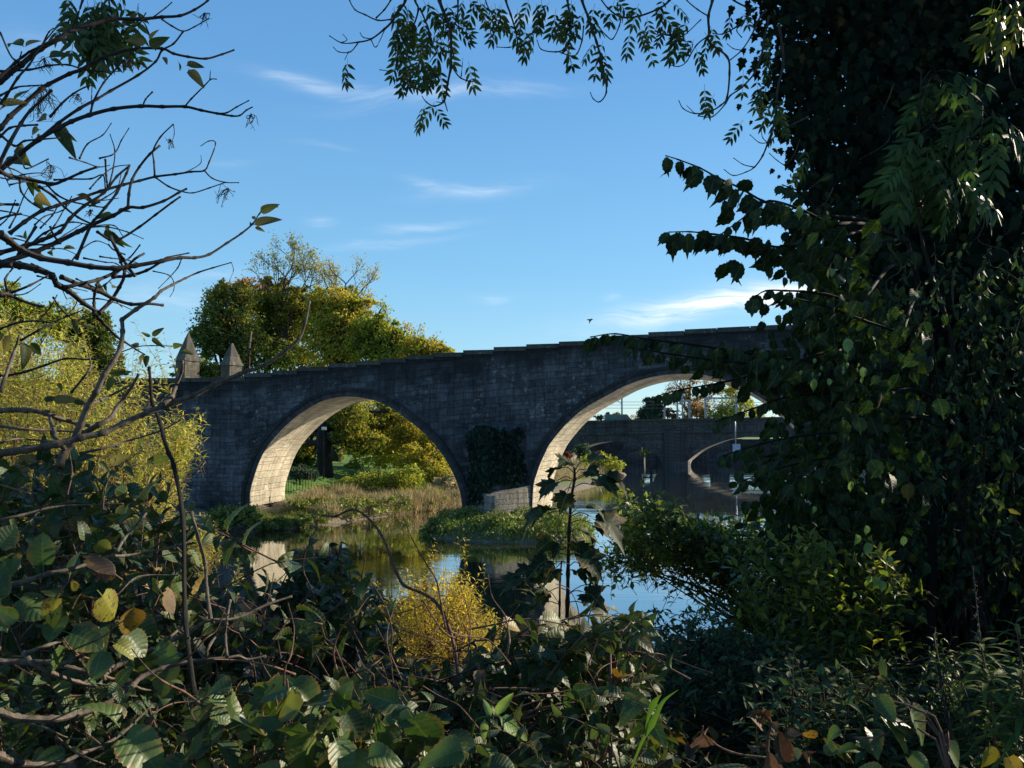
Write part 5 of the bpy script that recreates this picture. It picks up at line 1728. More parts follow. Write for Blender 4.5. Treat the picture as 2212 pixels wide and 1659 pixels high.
# pale stems low on the left, and the long arching one
sh2 = thing('dogwood_shrub', (-1.9, 2.2, gz(-1.9, 2.2)), 'shrub of pale bare stems sweeping across the dark leaves in the lower left corner', 'shrub')
LOW = [
    (kb((-150, 1000), (0, 1005), (150, 1003), (300, 1010), (450, 1045), (600, 1080), (700, 1115), (820, 1150), (880, 1175), (980, 1185)), 1.5, 1.7, .0085, .003),
    (kb((150, 950), (200, 1010), (330, 1080), (480, 1130), (600, 1155), (820, 1158)), 1.5, 1.6, .006, .005),
    (kb((-150, 1300), (0, 1320), (100, 1350), (320, 1360), (450, 1335), (600, 1290), (740, 1215), (820, 1150), (870, 1100), (1000, 1045), (1130, 1010), (1260, 990), (1400, 980), (1470, 970), (1530, 990), (1640, 970)), 1.35, 1.8, .0095, .0035),
    (kb((1400, 970), (1390, 850), (1395, 770), (1420, 625)), 1.7, 1.8, .0042, .0035),
    (kb((1265, 990), (1300, 890), (1400, 770)), 1.7, 1.75, .0042, .0035),
    (kb((1265, 990), (1210, 920), (1160, 850), (1110, 800)), 1.7, 1.75, .0035, .0025),
    (kb((600, 1110), (650, 1080), (700, 1040), (860, 960), (980, 910), (1150, 830), (1280, 750), (1400, 745), (1500, 720), (1650, 650), (1800, 600)), 1.65, 2.0, .008, .0035),
    (kb((980, 910), (1050, 850), (1120, 790)), 1.7, 1.7, .004, .0035),
    (kb((-60, 1570), (0, 1590), (100, 1630), (250, 1640), (400, 1620), (500, 1570), (620, 1530), (760, 1440), (940, 1270)), 1.2, 1.6, .009, .003),
    (kb((60, 530), (180, 500), (300, 460), (450, 430), (600, 380), (700, 350)), 1.6, 1.7, .007, .005),
    (kb((720, 325), (770, 240), (850, 150), (900, 90)), 1.7, 1.8, .004, .003),
    (kb((700, 350), (760, 350), (900, 330), (1050, 300), (1180, 260)), 1.7, 1.8, .0045, .003),
    (kb((160, 950), (300, 900), (450, 860), (600, 830)), 1.5, 1.6, .0045, .003),
    (kb((380, 1020), (520, 960)), 1.5, 1.5, .005, .0045),
    (kb((-60, 150), (0, 130), (130, 100), (300, 55), (450, 40), (760, 30)), 1.9, 2.0, .005, .003),
    (kb((350, 1470), (500, 1580), (650, 1640)), 1.4, 1.4, .003, .002),
    (kb((170, 1380), (300, 1420), (410, 1470), (520, 1480)), 1.4, 1.4, .002, .0015),
    (kb((110, 240), (200, 120), (310, 0)), 1.9, 1.9, .0025, .002),
    (kb((480, 620), (700, 600), (850, 480), (1100, 470)), 1.7, 1.8, .003, .002),
    (kw((-120, 1560), (0, 1560), (200, 1530), (430, 1490), (620, 1440), (800, 1400), (950, 1330), (1150, 1240), (1330, 1170), (1500, 1110), (1650, 1030), (1850, 950), (1930, 910)) + k4((650, 740), (750, 700), (870, 620), (960, 540), (1000, 440), (1025, 310)), 1.5, 1.7, .0095, .003),
    (k4((650, 740), (652, 620), (665, 500)), 1.62, 1.62, .0035, .0025),
    (kw((940, 530), (945, 620), (930, 740), (870, 860), (800, 960), (740, 1090), (680, 1190), (620, 1340), (550, 1490), (490, 1560), (460, 1660)), 1.7, 1.6, .0055, .010),
    (kw((940, 530), (1050, 450), (1190, 360), (1240, 310), (1330, 260), (1430, 210), (1530, 165), (1640, 130), (1785, 88)), 1.7, 1.9, .0055, .0015),
    (kw((1785, 88), (1800, 150), (1770, 230)), 1.9, 1.9, .0012, .0008),
    (kw((-60, 1230), (0, 1230), (200, 1225), (350, 1250), (450, 1290), (600, 1330), (700, 1350)), 1.7, 1.7, .0075, .0055),
    (kw((640, 1410), (760, 1340), (850, 1290), (900, 1210), (960, 1130), (1020, 1040), (1070, 950)), 1.7, 1.75, .0075, .004),
    (kw((-60, 1340), (0, 1350), (150, 1370), (300, 1380), (450, 1385), (620, 1400)), 1.8, 1.8, .005, .003),
    (kw((370, 1230), (400, 1340), (450, 1470), (500, 1530)), 1.65, 1.6, .004, .006),
    (kw((690, 1180), (780, 1150), (900, 1090), (1050, 1010)), 1.7, 1.8, .004, .003),
    (kw((0, 1090), (100, 800), (150, 650)), 1.7, 1.8, .005, .003),
    (kw((550, 1090), (640, 980), (700, 890), (680, 780)), 1.8, 1.8, .004, .002),
    (kw((1260, 1180), (1320, 1130), (1350, 1060), (1400, 930), (1410, 850)), 1.6, 1.7, .006, .003),
    (kw((620, 1560), (800, 1520), (1000, 1460), (1230, 1390), (1400, 1300)), 1.8, 1.9, .004, .002),
    (kw((0, 1480), (120, 1450), (300, 1460), (450, 1470)), 1.75, 1.8, .003, .002),
    (kb((1180, 80), (1220, 230), (1265, 400), (1275, 560), (1300, 740)), 1.75, 1.7, .004, .0055),
]
tb = MB()
for (pts, y0, y1, r0, r1) in LOW:
    trace(tb, pts, y0, y1, r0 * .8, r1 * .75, rng=rng, n=6)
for tgt in (at(-60, 1430, 1.5), at(-60, 1540, 1.35), at(160, 1650, 1.55), at(-40, 980, 1.55), at(-30, 1260, 1.6)):
    tb.tube(spline([np.array([-1.9, 2.2, gz(-1.9, 2.2) - .1]), (np.array([-1.9, 2.2, 3.0]) + tgt) / 2 + rng.normal(size=3) * .06, tgt], n=6), np.linspace(.02, .009, 13), 8)
tb.build('branches', M['bark_pale'], sh2)

# dark snapped stem and arching canes
def cane(label, pts, y0, y1, r0, r1, mt, nm='cane', cat='stem', leaf=None):
    b = MB()
    P = trace(b, pts, y0, y1, r0, r1, rng=rng, n=6)
    o = b.build(nm, M[mt])
    tag(o, label, cat)
    return o


cane('upright black snapped stem in front of the yellow willow', kw((1150, 900), (1160, 1010), (1175, 1170), (1230, 1310), (1260, 1430), (1300, 1560), (1340, 1660)) + [(395, 1120), (400, 1330), (420, 1500)], 1.9, 1.6, .0036, .0046, 'bark_black', 'snapped_stem')
cane('long S curved dry brown stem rising from the middle of the undergrowth', kc((0, 100), (80, 105), (180, 65), (260, 100), (350, 200), (410, 330), (450, 440), (500, 530), (600, 575), (680, 620), (740, 700), (790, 830), (820, 960), (840, 1150), (860, 1350), (880, 1490), (885, 1600)), 2.9, 2.1, .0035, .006, 'bark_red', 'dry_stem')
cane('thin straight reed like stem leaning over the golden willow', kc((495, 110), (560, 260), (640, 400), (700, 500), (730, 650), (760, 800)), 2.6, 2.4, .0014, .003, 'bark_red', 'dry_stem')
cane('fine arching stem leaning left beside the four pale leaves', kc((950, 1020), (900, 1170), (860, 1280)), 2.0, 2.0, .0015, .002, 'bark_red', 'dry_stem')

# ------------------------------------------------------------------ the big ash: trunk, limbs overhead, hanging twigs
rng = np.random.default_rng(100)
TR = np.array([3.05, 5.9, 0])
TR[2] = gz(TR[0], TR[1]) - .2
ash = thing('ash_tree', TR, 'big ash tree at the right whose leafy twigs hang across the top of the sky', 'tree')
b = MB()
b.tube(spline([TR, TR + [.05, 0, 2.5], TR + [-.05, .05, 4.6], TR + [.1, 0, 7.5]], n=6), np.linspace(.5, .3, 19), 14)
b.build('trunk', M['bark_trunk'], ash)
limb = MB()
Ltop = TR + [-.05, .05, 4.9]
hub = []
for tgt in ([1.9, 4.6, 8.0], [.4, 4.2, 7.7], [-1.2, 4.1, 7.5], [-2.2, 3.6, 7.3], [2.3, 3.8, 8.6], [4.8, 4.0, 8.6], [1.2, 2.2, 8.8], [-1.0, 1.6, 8.7], [5.5, 6.5, 9.0], [3.0, 8.5, 9.5]):
    m_ = (Ltop + tgt) / 2 + [0, 0, .5] + rng.normal(size=3) * .1
    limb.tube(spline([Ltop, m_, tgt], n=6), np.linspace(.11, .03, 13), 8)
    hub.append(np.array(tgt, float))
limb.build('limbs', M['bark_trunk'], ash)
TOP = [
    (k2((510, -160), (510, 0), (470, 60), (430, 130), (380, 180), (300, 240), (220, 260), (120, 265), (40, 220)), .0065, .0016),
    (k2((215, 270), (170, 320), (100, 320), (65, 290)), .0025, .0014), (k2((160, 320), (135, 370)), .002, .0012), (k2((300, 240), (250, 230), (230, 200)), .0022, .0015), (k2((120, 262), (150, 245), (125, 212)), .002, .0013),
    (k2((420, 120), (340, 125), (260, 90), (200, 60), (165, 0), (150, -60)), .003, .002), (k2((330, 110), (380, 60), (420, 0), (440, -60)), .003, .003),
    (k2((300, 250), (330, 290), (380, 190)), .002, .0015),
    (k2((570, -120), (570, 0), (590, 60), (550, 180), (470, 300), (450, 420), (430, 440), (350, 430)), .005, .0016),
    (k2((600, 50), (650, 170), (690, 300), (730, 360)), .004, .0016), (k2((560, 150), (540, 260), (560, 330), (480, 385)), .003, .0016),
    (k2((700, -140), (720, 0), (760, 110), (790, 210), (790, 400), (770, 520), (750, 620), (690, 655), (640, 630), (612, 592)), .008, .0016),
    (k2((790, 400), (850, 480), (935, 500), (935, 430), (915, 415)), .003, .0014), (k2((855, 470), (865, 360)), .002, .0013), (k2((750, 620), (770, 685)), .003, .002), (k2((745, 635), (700, 628)), .002, .0013), (k2((740, 625), (730, 580)), .002, .0015),
    (k2((840, -120), (835, 0), (830, 110), (790, 200)), .0045, .0025), (k2((690, 340), (660, 385)), .002, .0015), (k2((740, 100), (745, 200), (700, 260)), .0025, .0015),
    (k2((1120, -120), (1130, 0), (1160, 90), (1190, 190), (1200, 270), (1150, 292), (1070, 290)), .005, .0016),
    (k2((1500, -120), (1510, 0), (1525, 100), (1530, 230), (1490, 300), (1440, 320), (1350, 305), (1322, 245)), .005, .0016),
    (k2((1610, 160), (1600, 250), (1570, 330), (1530, 345), (1460, 320)), .003, .002), (k2((1000, -60), (1010, 20), (1060, 100), (1130, 105)), .003, .0014), (k2((1490, 300), (1530, 330)), .0024, .002),
    (k2((1590, -120), (1600, 0), (1640, 110), (1690, 260), (1720, 370), (1740, 470), (1750, 570), (1710, 628), (1670, 610), (1650, 568)), .006, .0015),
    (k2((2180, -80), (2140, 0), (2080, 50), (1950, 100), (1840, 105), (1760, 50), (1720, 0)), .005, .0025), (k2((1840, 100), (1830, 160), (1790, 240), (1750, 220), (1680, 140)), .0028, .002),
    (k2((2050, 190), (2130, 215), (2240, 190)), .0025, .003),
    (k3((300, -120), (290, 0), (265, 100), (270, 200), (270, 260), (380, 350), (395, 450), (380, 600), (340, 650), (270, 690), (180, 700), (110, 670), (82, 620)), .006, .0016),
    (k3((400, -60), (420, 0), (520, 60), (500, 110), (430, 170), (350, 210), (290, 205)), .004, .002),
    (k3((620, 60), (570, 130), (530, 220), (470, 310), (400, 370)), .004, .0022), (k3((470, 310), (420, 300), (380, 270)), .002, .0014), (k3((470, 230), (440, 190), (455, 150), (500, 110)), .0022, .0015),
    (k3((640, 100), (610, 240), (590, 350), (550, 450), (470, 540), (400, 590), (370, 640), (290, 720), (200, 715)), .0045, .002),
    (k3((700, 150), (720, 280), (725, 400), (690, 560), (680, 730), (635, 870), (600, 960), (550, 1030), (500, 1060), (420, 1083), (360, 1045)), .0055, .0015),
    (k3((635, 880), (580, 880), (520, 830)), .0022, .0014), (k3((540, 1030), (480, 1015), (420, 975)), .0022, .0014), (k3((630, 880), (600, 850), (590, 800)), .002, .0014),
    (k3((830, 860), (790, 960), (740, 1015), (690, 990), (640, 945)), .0026, .0015), (k3((880, 720), (800, 760), (700, 820), (640, 880)), .004, .0022),
    (k3((265, 100), (200, 60), (130, 0), (100, -60)), .0028, .002), (k3((265, 220), (190, 280), (130, 380), (80, 410), (22, 400)), .003, .0015), (k3((0, 215), (100, 225), (220, 120)), .0024, .002),
    (k3((1035, 1160), (990, 1250), (940, 1280)), .003, .0018), (k3((970, 1100), (880, 1170), (840, 1190)), .0025, .0015), (k3((590, 350), (640, 365), (700, 370)), .002, .0015), (k3((600, 440), (650, 440), (700, 400)), .002, .0015),
    (k3((180, 700), (130, 650)), .0016, .0012), (k3((240, 700), (215, 640)), .0016, .0012),
]
tw = MB()
for (pts, r0, r1) in TOP:
    P = trace(tw, pts, 4.0, 4.05, r0 * 1.25, r1 * 1.3, rng=rng, n=5)
    if pts[0][1] < -15:      # joins a limb above the frame
        h_ = min(hub, key=lambda q_: np.linalg.norm(q_ - P[0]))
        tw.tube(spline([h_, (h_ + P[0]) / 2 + [0, 0, .15], P[0]], n=4), np.linspace(.02, r0 * 1.3, 9), 6)
for (pts, y0) in ((k1((690, 0), (640, -150), (500, -300)), 2.9), (k1((510, 0), (480, 90), (430, 200), (410, 240)), 2.9), (k1((660, -100), (680, 60), (700, 130)), 2.9)):
    trace(tw, pts, y0, y0, .004, .002, rng=rng)
tw.tube(spline([hub[3], at(190, -60, 2.9) + [0, 0, .4], at(230, -30, 2.9)], n=4), np.linspace(.02, .005, 9), 6)
tw.build('twigs', M['bark_ash'], ash)
L = LF(T_ASH, rng)
AL = [(470, 200), (440, 140), (500, 120), (530, 60), (560, 120), (600, 100), (640, 160), (680, 200), (480, 290), (470, 400), (520, 390), (560, 400), (620, 380), (700, 240), (740, 250), (640, 290), (700, 400), (790, 150), (820, 140), (650, 20),
      (690, 640), (640, 650), (155, 370), (900, 0), (960, 0), (1000, 20), (1040, 40), (1030, 150), (1100, 30), (1200, 60), (1130, 140), (1250, 180), (1300, 190), (1440, 60), (1490, 30), (1430, 100), (1350, 0), (1620, 80), (1680, 30), (1650, 100),
      (1800, 10), (1850, 30), (1700, 340), (1740, 320), (1730, 260), (1900, 200), (1950, 180), (2000, 270), (2060, 60), (2100, 80), (2150, 190), (2000, 110), (870, 0), (1270, 0), (1540, 0), (900, 385), (500, 10), (450, 330), (540, 200), (600, 220),
      (430, 60), (620, 10), (700, 60), (760, 30), (690, 410), (650, 370), (590, 330), (510, 470), (480, 460), (1480, 110), (1560, 20), (1400, 20), (1500, 260), (1950, 30), (2150, 20)]
for (x, y) in AL + [(x_ + rng.normal(0, 22), y_ + rng.normal(0, 22)) for (x_, y_) in AL[::2]]:
    px, py = k2((x, y))[0]
    s = rng.uniform(40, 62) / F * 4.0 * 1.05
    d = np.array([rng.normal(0, .45), rng.normal(0, .3), -1])
    L.add(at(px, py - 3, 4.0), nrm(d[None])[0], nrm(np.array([[rng.normal(0, .5), -1, .3 + rng.normal(0, .3)]]))[0], s)
AL3 = [(60, 230, -.3), (150, 130, -1), (240, 200, 1), (185, 290, .3), (270, 150, .5), (240, 520, .1), (480, 430, .1), (620, 550, -.6), (650, 600, .2), (620, 480, 0), (590, 620, .2), (680, 650, .6), (700, 740, .9), (480, 740, -.7), (560, 480, .2),
       (850, 1000, -.2), (400, 80, 0), (470, 80, .2), (0, 160, -.5), (20, 130, .4), (300, 580, -.4), (640, 640, -.3), (660, 700, .4), (600, 560, -.8), (720, 720, .3), (620, 300, .3), (650, 220, -.2), (860, 900, .1), (180, 240, -.5), (90, 210, .8), (250, 230, .2)]
for (x, y, dx) in AL3:
    px, py = k3((x, y))[0]
    L.add(at(px, py, 4.0), nrm(np.array([[dx, rng.normal(0, .3), -1]]))[0], nrm(np.array([[rng.normal(0, .5), -1, .3]]))[0], rng.uniform(40, 58) / F * 4.2)
for i in range(52):
    px, py = k1((rng.uniform(420, 860), rng.uniform(-60, 180) + 0))[0]
    if i % 2:
        px, py = k1((rng.uniform(450, 700), rng.uniform(0, 260)))[0]
    L.add(at(px, py, 2.9), nrm(np.array([[rng.normal(0, .35), rng.normal(0, .3), -1]]))[0], nrm(np.array([[rng.normal(0, .6), -1, .3]]))[0], rng.uniform(62, 92) / F * 2.9)
# leaves along the twigs out of sight above
for h_ in hub:
    n = 70
    P = h_ + rng.normal(size=(n, 3)) * [.8, .8, .25] + [0, 0, .5]
    ok = P[:, 2] > CAMZ + .62 * np.maximum(P[:, 1], 0) + .25
    L.add(P[ok], nrm(rdir(ok.sum(), rng) + [0, 0, -.8]), nrm(rdir(ok.sum(), rng) + [0, 0, 1]), .3)
L.build('leaves', M['l_ash'], ash)

# ------------------------------------------------------------------ ivy clothing the ash
RM = [(1655, -60), (1665, 20), (1690, 60), (1700, 150), (1712, 210), (1735, 270), (1762, 350), (1775, 400), (1800, 440), (1815, 480), (1850, 540), (1830, 600), (1870, 700), (1900, 800), (1925, 900), (1930, 1050), (1930, 1200), (1900, 1330), (1940, 1500), (1960, 1700), (2300, 1700), (2300, -60)]


def ivy_cloud(L, poly, n, d0, d1, size, clump, tint=None, rr=.09, facing=(-.15, -1, .1)):
    m_ = n // clump
    p = sample_poly(poly, m_, rng)
    c = atv(p[:, 0], p[:, 1], rng.uniform(d0, d1, m_))
    P = np.repeat(c, clump, 0) + rng.normal(size=(m_ * clump, 3)) * rr
    L.add(P, nrm(rdir(len(P), rng) * .6 + [0, 0, -1]), nrm(rdir(len(P), rng) * .65 + np.array(facing)), size * rng.uniform(.55, 1.3, len(P)), tint)
    return c


ivy = thing('ivy', TR + [0, -.1, .1], 'mass of dark ivy clothing the ash trunk and filling the right edge', 'ivy')
L = LF(T_IVY, rng)
RIM = [(1650, -60), (1720, -60), (1760, 200), (1830, 400), (1880, 560), (1850, 620), (1800, 500), (1770, 430), (1740, 330), (1705, 230), (1690, 150), (1672, 60)]
ivy_cloud(L, RM, 9500, 4.8, 6.3, .055, 9, rr=.12)
ivy_cloud(L, RM, 3000, 4.7, 6.0, .085, 5, rr=.16)
ivy_cloud(L, [(1760, -60), (1800, 200), (1880, 420), (1930, 700), (1960, 1100), (1960, 1700), (2300, 1700), (2300, -60)], 15000, 4.9, 6.2, .066, 9)
ivy_cloud(L, RIM, 2200, 4.8, 5.6, .052, 8, rr=.09)
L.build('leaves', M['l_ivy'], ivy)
st = MB()
for i in range(26):
    x = rng.uniform(1850, 2200)
    y = rng.uniform(100, 1500)
    pts = [(x, y)]
    for k in range(4):
        pts.append((pts[-1][0] + rng.normal(0, 35), pts[-1][1] + rng.uniform(20, 80)))
    trace(st, pts, rng.uniform(4.6, 4.95), None, .004, .002, knots=False)
st.build('stems', M['bark_pale'], ivy)
vine = MB()
for pts in (k6((1780, 130), (1770, 250), (1790, 400), (1850, 470), (1920, 495), (1990, 460), (2100, 480), (2180, 500), (2212, 600)), k6((1800, 450), (1790, 560), (1740, 640)), k6((1860, 500), (1880, 560), (1940, 630)), k6((1970, 470), (1960, 540)),
            k3((2040, 180), (2030, 250), (2010, 340)), k3((1740, 840), (1660, 780), (1620, 700)), kr((1510, 100), (1800, 190), (2000, 195), (2212, 205)), kr((1980, 200), (2050, 260), (2040, 380)), kr((1780, 250), (1730, 330), (1690, 400))):
    trace(vine, pts, 4.5, 4.6, .0055, .003)
tag(vine.build('bindweed_vine', M['bark_pale']), 'pale looping vine stems hanging in front of the dark ivy', 'vine')
# unseen ivy leaves added right and above, arranged to shade the foreground with gaps
ic = LF(T_IVY, rng)
n = 7000
c = np.stack([rng.uniform(2.4, 9.5, n), rng.uniform(1.4, 7.6, n), rng.uniform(2.4, 9.5, n)], -1)
kk = c[:, 1] - .51 * c[:, 0]
ok = (c[:, 0] > .70 * c[:, 1] + .25) & ((kk > 3.0) | (c[:, 2] < 3.9 + .22 * c[:, 0]) | (rng.random(n) < .06))
keep = ok & (rng.random(n) < np.where(kk > 4.2, .22, .62))
c = c[keep]
P = np.repeat(c, 5, 0) + rng.normal(size=(len(c) * 5, 3)) * .22
P = P[(P[:, 0] > .68 * P[:, 1] + .1)]
ic.add(P, nrm(rdir(len(P), rng) + [0, 0, -.7]), rdir(len(P), rng), rng.uniform(.12, .22, len(P)))
n = 3200
P = np.stack([rng.uniform(-5, 7, n), rng.uniform(-4, 7.5, n), rng.uniform(8.2, 11, n)], -1)
P = P[P[:, 2] > CAMZ + .6 * np.maximum(P[:, 1], 0) + .4]
ic.add(P, nrm(rdir(len(P), rng) + [0, 0, -.3]), nrm(rdir(len(P), rng) + [0, 0, 1]), rng.uniform(.2, .36, len(P)))
ic.build('shading_leaves', M['l_ivy'], ivy)

# leafy ash sapling in front of the ivy, in shade
sx = thing('ash_sapling', (2.75, 4.45, gz(2.75, 4.45)), 'young ash with broad shaded green leaflets in front of the dark ivy', 'sapling')
L = LF(T_ASH, rng)
tb = MB()
SP = [(1700, 480, -.6), (1700, 490, .5), (1720, 500, .1), (1740, 430, .8), (1600, 590, -.7), (1960, 650, -.2), (2020, 680, .4), (2050, 700, .9), (1950, 690, -.8), (2100, 760, .6), (1620, 800, -1), (1560, 830, -.5), (1700, 810, .1), (1640, 850, 0), (1760, 800, .9), (1500, 900, -.8),
      (1550, 950, -.3), (1650, 930, .2), (1740, 930, .6), (1450, 1020, -.5), (1540, 1050, .1), (1640, 1040, .3), (1730, 1050, .8), (1800, 1100, 1), (1500, 1130, -.3), (1600, 1150, 0), (1700, 1170, .3), (1880, 1120, .9), (1930, 1180, .4), (1780, 1180, .2), (1850, 820, .2), (1850, 1000, .5), (2130, 800, .3), (2050, 850, -.2)]
root = np.array([2.75, 4.45, gz(2.75, 4.45)])
stemp = [root, at(2080, 1150, 4.4), at(2060, 760, 4.35), at(1985, 480, 4.25), at(1990, 150, 4.2)]
tb.tube(spline(stemp, n=6), np.linspace(.016, .004, 25), 6)
Q = spline(stemp, n=10)
for (x, y, dx) in SP:
    px, py = k3((x, y))[0]
    p = at(px, py, 4.2 + rng.uniform(-.25, .25))
    q_ = Q[np.argmin(np.linalg.norm(Q - (p - [0, 0, .1]), axis=1))]
    tb.tube(spline([q_, (q_ + p) / 2 + [0, 0, .06], p], n=3), np.linspace(.004, .0016, 7), 4)
    for j in range(2):
        L.add(p, nrm(np.array([[dx + rng.normal(0, .35), rng.normal(0, .3), -.75]]))[0], nrm(np.array([[rng.normal(0, .3), -1, .6]]))[0], rng.uniform(.17, .27))
tb.build('stem', M['bark_dark'], sx)
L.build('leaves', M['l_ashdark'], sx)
# sunlit ash spray in the top right corner
L = LF(T_ASH, rng)
for i in range(11):
    px, py = k3((rng.uniform(2020, 2260), rng.uniform(-60, 90)))[0]
    L.add(at(px, py, 3.6), nrm(np.array([[rng.normal(0, .4), 0, -1]]))[0], nrm(np.array([[.3, -1, .5]]))[0], .2)
o = L.build('ash_spray', M['l_ash'])
tag(o, 'brighter spray of hanging leaflets in the top right corner', 'branch')

# ------------------------------------------------------------------ elm with toothed leaves reaching in from the right
elm = thing('elm_tree', (2.35, 3.9, gz(2.35, 3.9)), 'small elm at the right with rows of round toothed leaves along its outstretched branches', 'tree')
tb = MB()
L = LF(T_ELM, rng)
EB = [(k3((0, 960), (80, 985), (210, 1035), (320, 1095), (460, 1160), (600, 1240), (760, 1300), (900, 1370), (1100, 1450)), 1.3, 11, 3),
      (k3((20, 1432), (150, 1430), (300, 1445), (480, 1470), (650, 1520), (800, 1520), (1000, 1540), (1150, 1600)), 1.3, 11, 3),
      (k6((540, 290), (620, 245), (740, 245), (850, 250), (1000, 270), (1200, 330)), 1.1, 11, 2),
      ([(1275, 728), (1330, 721), (1400, 733), (1500, 745), (1600, 760), (1750, 780), (1900, 800)], 1.0, 11, 3),
      ([(1428, 852), (1480, 840), (1560, 826), (1660, 805), (1800, 790), (1900, 810)], .9, 13, 2),
      ([(1545, 912), (1620, 885), (1700, 858), (1800, 850), (1900, 860)], .9, 13, 2),
      ([(1360, 750), (1450, 765), (1560, 780), (1700, 790)], .95, 14, 1),
      (k3((350, 1440), (500, 1330), (640, 1240), (850, 1300), (1000, 1380)), .9, 18, 3),
      (k3((720, 1140), (820, 1180), (900, 1260), (1000, 1330)), .9, 18, 3),
      ([(1560, 985), (1640, 960), (1740, 940), (1850, 930)], 1.0, 14, 4),
      ([(1600, 1040), (1690, 1010), (1780, 990), (1880, 980)], 1.0, 15, 4),
      ([(1700, 640), (1780, 660), (1860, 690), (1950, 720)], 1.0, 14, 4)]
root = np.array([2.35, 4.4, gz(2.35, 4.4)])
stemp = [root, at(2010, 1500, 4.4), at(2020, 1000, 4.35), at(2000, 700, 4.3), at(1960, 520, 4.2)]
tb.tube(spline(stemp, n=6), np.linspace(.034, .010, 25), 8)
Q = spline(stemp, n=12)
for (pts, sc, step, rows) in EB:
    Yb = rng.uniform(3.35, 3.7)
    P = trace(tb, pts, Yb, Yb + .15, .0022, .007, rng=rng)
    q_ = Q[np.argmin(np.linalg.norm(Q - P[-1], axis=1))]
    tb.tube(spline([q_, (q_ + P[-1]) / 2 + [0, 0, .04], P[-1]], n=4), np.linspace(.012, .007, 9), 6)
    ln = np.linalg.norm(np.diff(P, axis=0), axis=1)
    cum = np.r_[0, np.cumsum(ln)]
    stp = step / F * Yb * 1.35
    ss = np.arange(.005, cum[-1], stp)
    for j, s in enumerate(ss):
        p = np.array([np.interp(s, cum, P[:, i]) for i in range(3)])
        f = s / cum[-1]
        for r_ in range(1 + int(f * rows)):
            off = rng.normal(size=3) * [.02, .10, .02] * (r_ > 0) * (1 + f) + ([0, 0, -.045 * r_] if r_ else [0, 0, 0])
            d = nrm(np.array([[-.45 + rng.normal(0, .45), rng.normal(0, .45), -1.0 + .5 * (rng.random() < .25)]]))[0]
            L.add(p + off, d, nrm(np.array([[rng.normal(0, .6), -.9, .3 + rng.normal(0, .5)]]))[0], rng.uniform(.048, .08) * sc, min(rng.random(), .9 if f < .5 else 1))
ivy_cloud(L, [(1720, 560), (1830, 560), (1930, 700), (1960, 1000), (1930, 1080), (1760, 1060), (1660, 985), (1740, 900), (1700, 860), (1730, 780), (1720, 700), (1770, 640)], 900, 3.6, 4.6, .072, 4, rr=.11)
ivy_cloud(L, [(1560, 745), (1760, 760), (1900, 800), (1800, 840), (1640, 815), (1540, 780)], 150, 3.5, 4.0, .07, 3, rr=.04)
ivy_cloud(L, [(1900, 700), (2230, 640), (2230, 1300), (1960, 1350), (1900, 1000)], 700, 4.2, 4.7, .06, 5, rr=.10)
ivy_cloud(L, [(1640, 1000), (1760, 1040), (1900, 1100), (1900, 1300), (1780, 1250), (1690, 1120), (1640, 1070)], 500, 3.8, 5.0, .085, 4, rr=.1)
tb.build('trunk', M['bark_black'], elm)
L.build('leaves', M['l_elm'], elm)
L = LF(T_ELM, rng)  # yellow leaves, plus pale ones whose colour stands in for sunlit glimpses
for (x, y, s) in [(1758, 826, 24), (1828, 740, 30), (1727, 452, 26), (1862, 800, 22), (1838, 1046, 20), (1790, 822, 14), (1872, 1180, 26), (1890, 1255, 30), (1905, 1262, 22), (1795, 585, 18), (1862, 818, 12), (1850, 1162, 24)] + [(rng.normal(1885, 50), rng.normal(1200, 80), rng.uniform(9, 20)) for _ in range(9)] + [(rng.normal(1800, 60), rng.normal(800, 14), rng.uniform(6, 14)) for _ in range(10)]:
    L.add(at(x, y - s * .4, 3.35), nrm(np.array([[.2, 0, -1]]))[0], nrm(np.array([[.2, -1, .3]]))[0], s / F * 3.35 * 1.1, rng.uniform(.0, .6))
L.build('yellow_and_sunlit_leaves', M['l_pale'], elm)

# ------------------------------------------------------------------ bushes between the path and the river on the right
def bush(name, label, cat, parts, base, seed, lm='l_priv', tm=T_SMALL, bark='bark_dark', group=None, size=.05, up=(.6, .5, .7, -.3, -.1), bend=(-.1, 0, -.15), extra=None, rad=.0028, fall=.15, branches=()):
    r = np.random.default_rng(seed)
    root = np.array([at(base[0], 940, base[1])[0], base[1], 0])
    root[2] = gz(root[0], root[1]) - .05
    t = thing(name, root, label, cat, group)
    tb_, L_ = MB(), LF(tm, r)
    for (poly, n, d0, d1, ln, nl) in parts:
        tips = poly_shoots(tb_, L_, poly, n, d0, d1, ln, nl, size, rad, updir(*up), bend, r, fall=fall)
        for i in range(0, n, 10):
            m_ = root * .45 + tips[i] * .55 + r.normal(size=3) * .12
            tb_.tube(spline([root + r.normal(size=3) * [.15, .15, 0], m_, tips[i]], n=4), np.linspace(.012, .003, 9), 5)
    for (pts, y0, y1, r0, r1) in branches:
        trace(tb_, pts, y0, y1, r0, r1, rng=r)
    if extra:
        extra(tb_, L_, r)
    tb_.build('branches', M[bark], t)
    L_.build('leaves', M[lm], t)
    return t


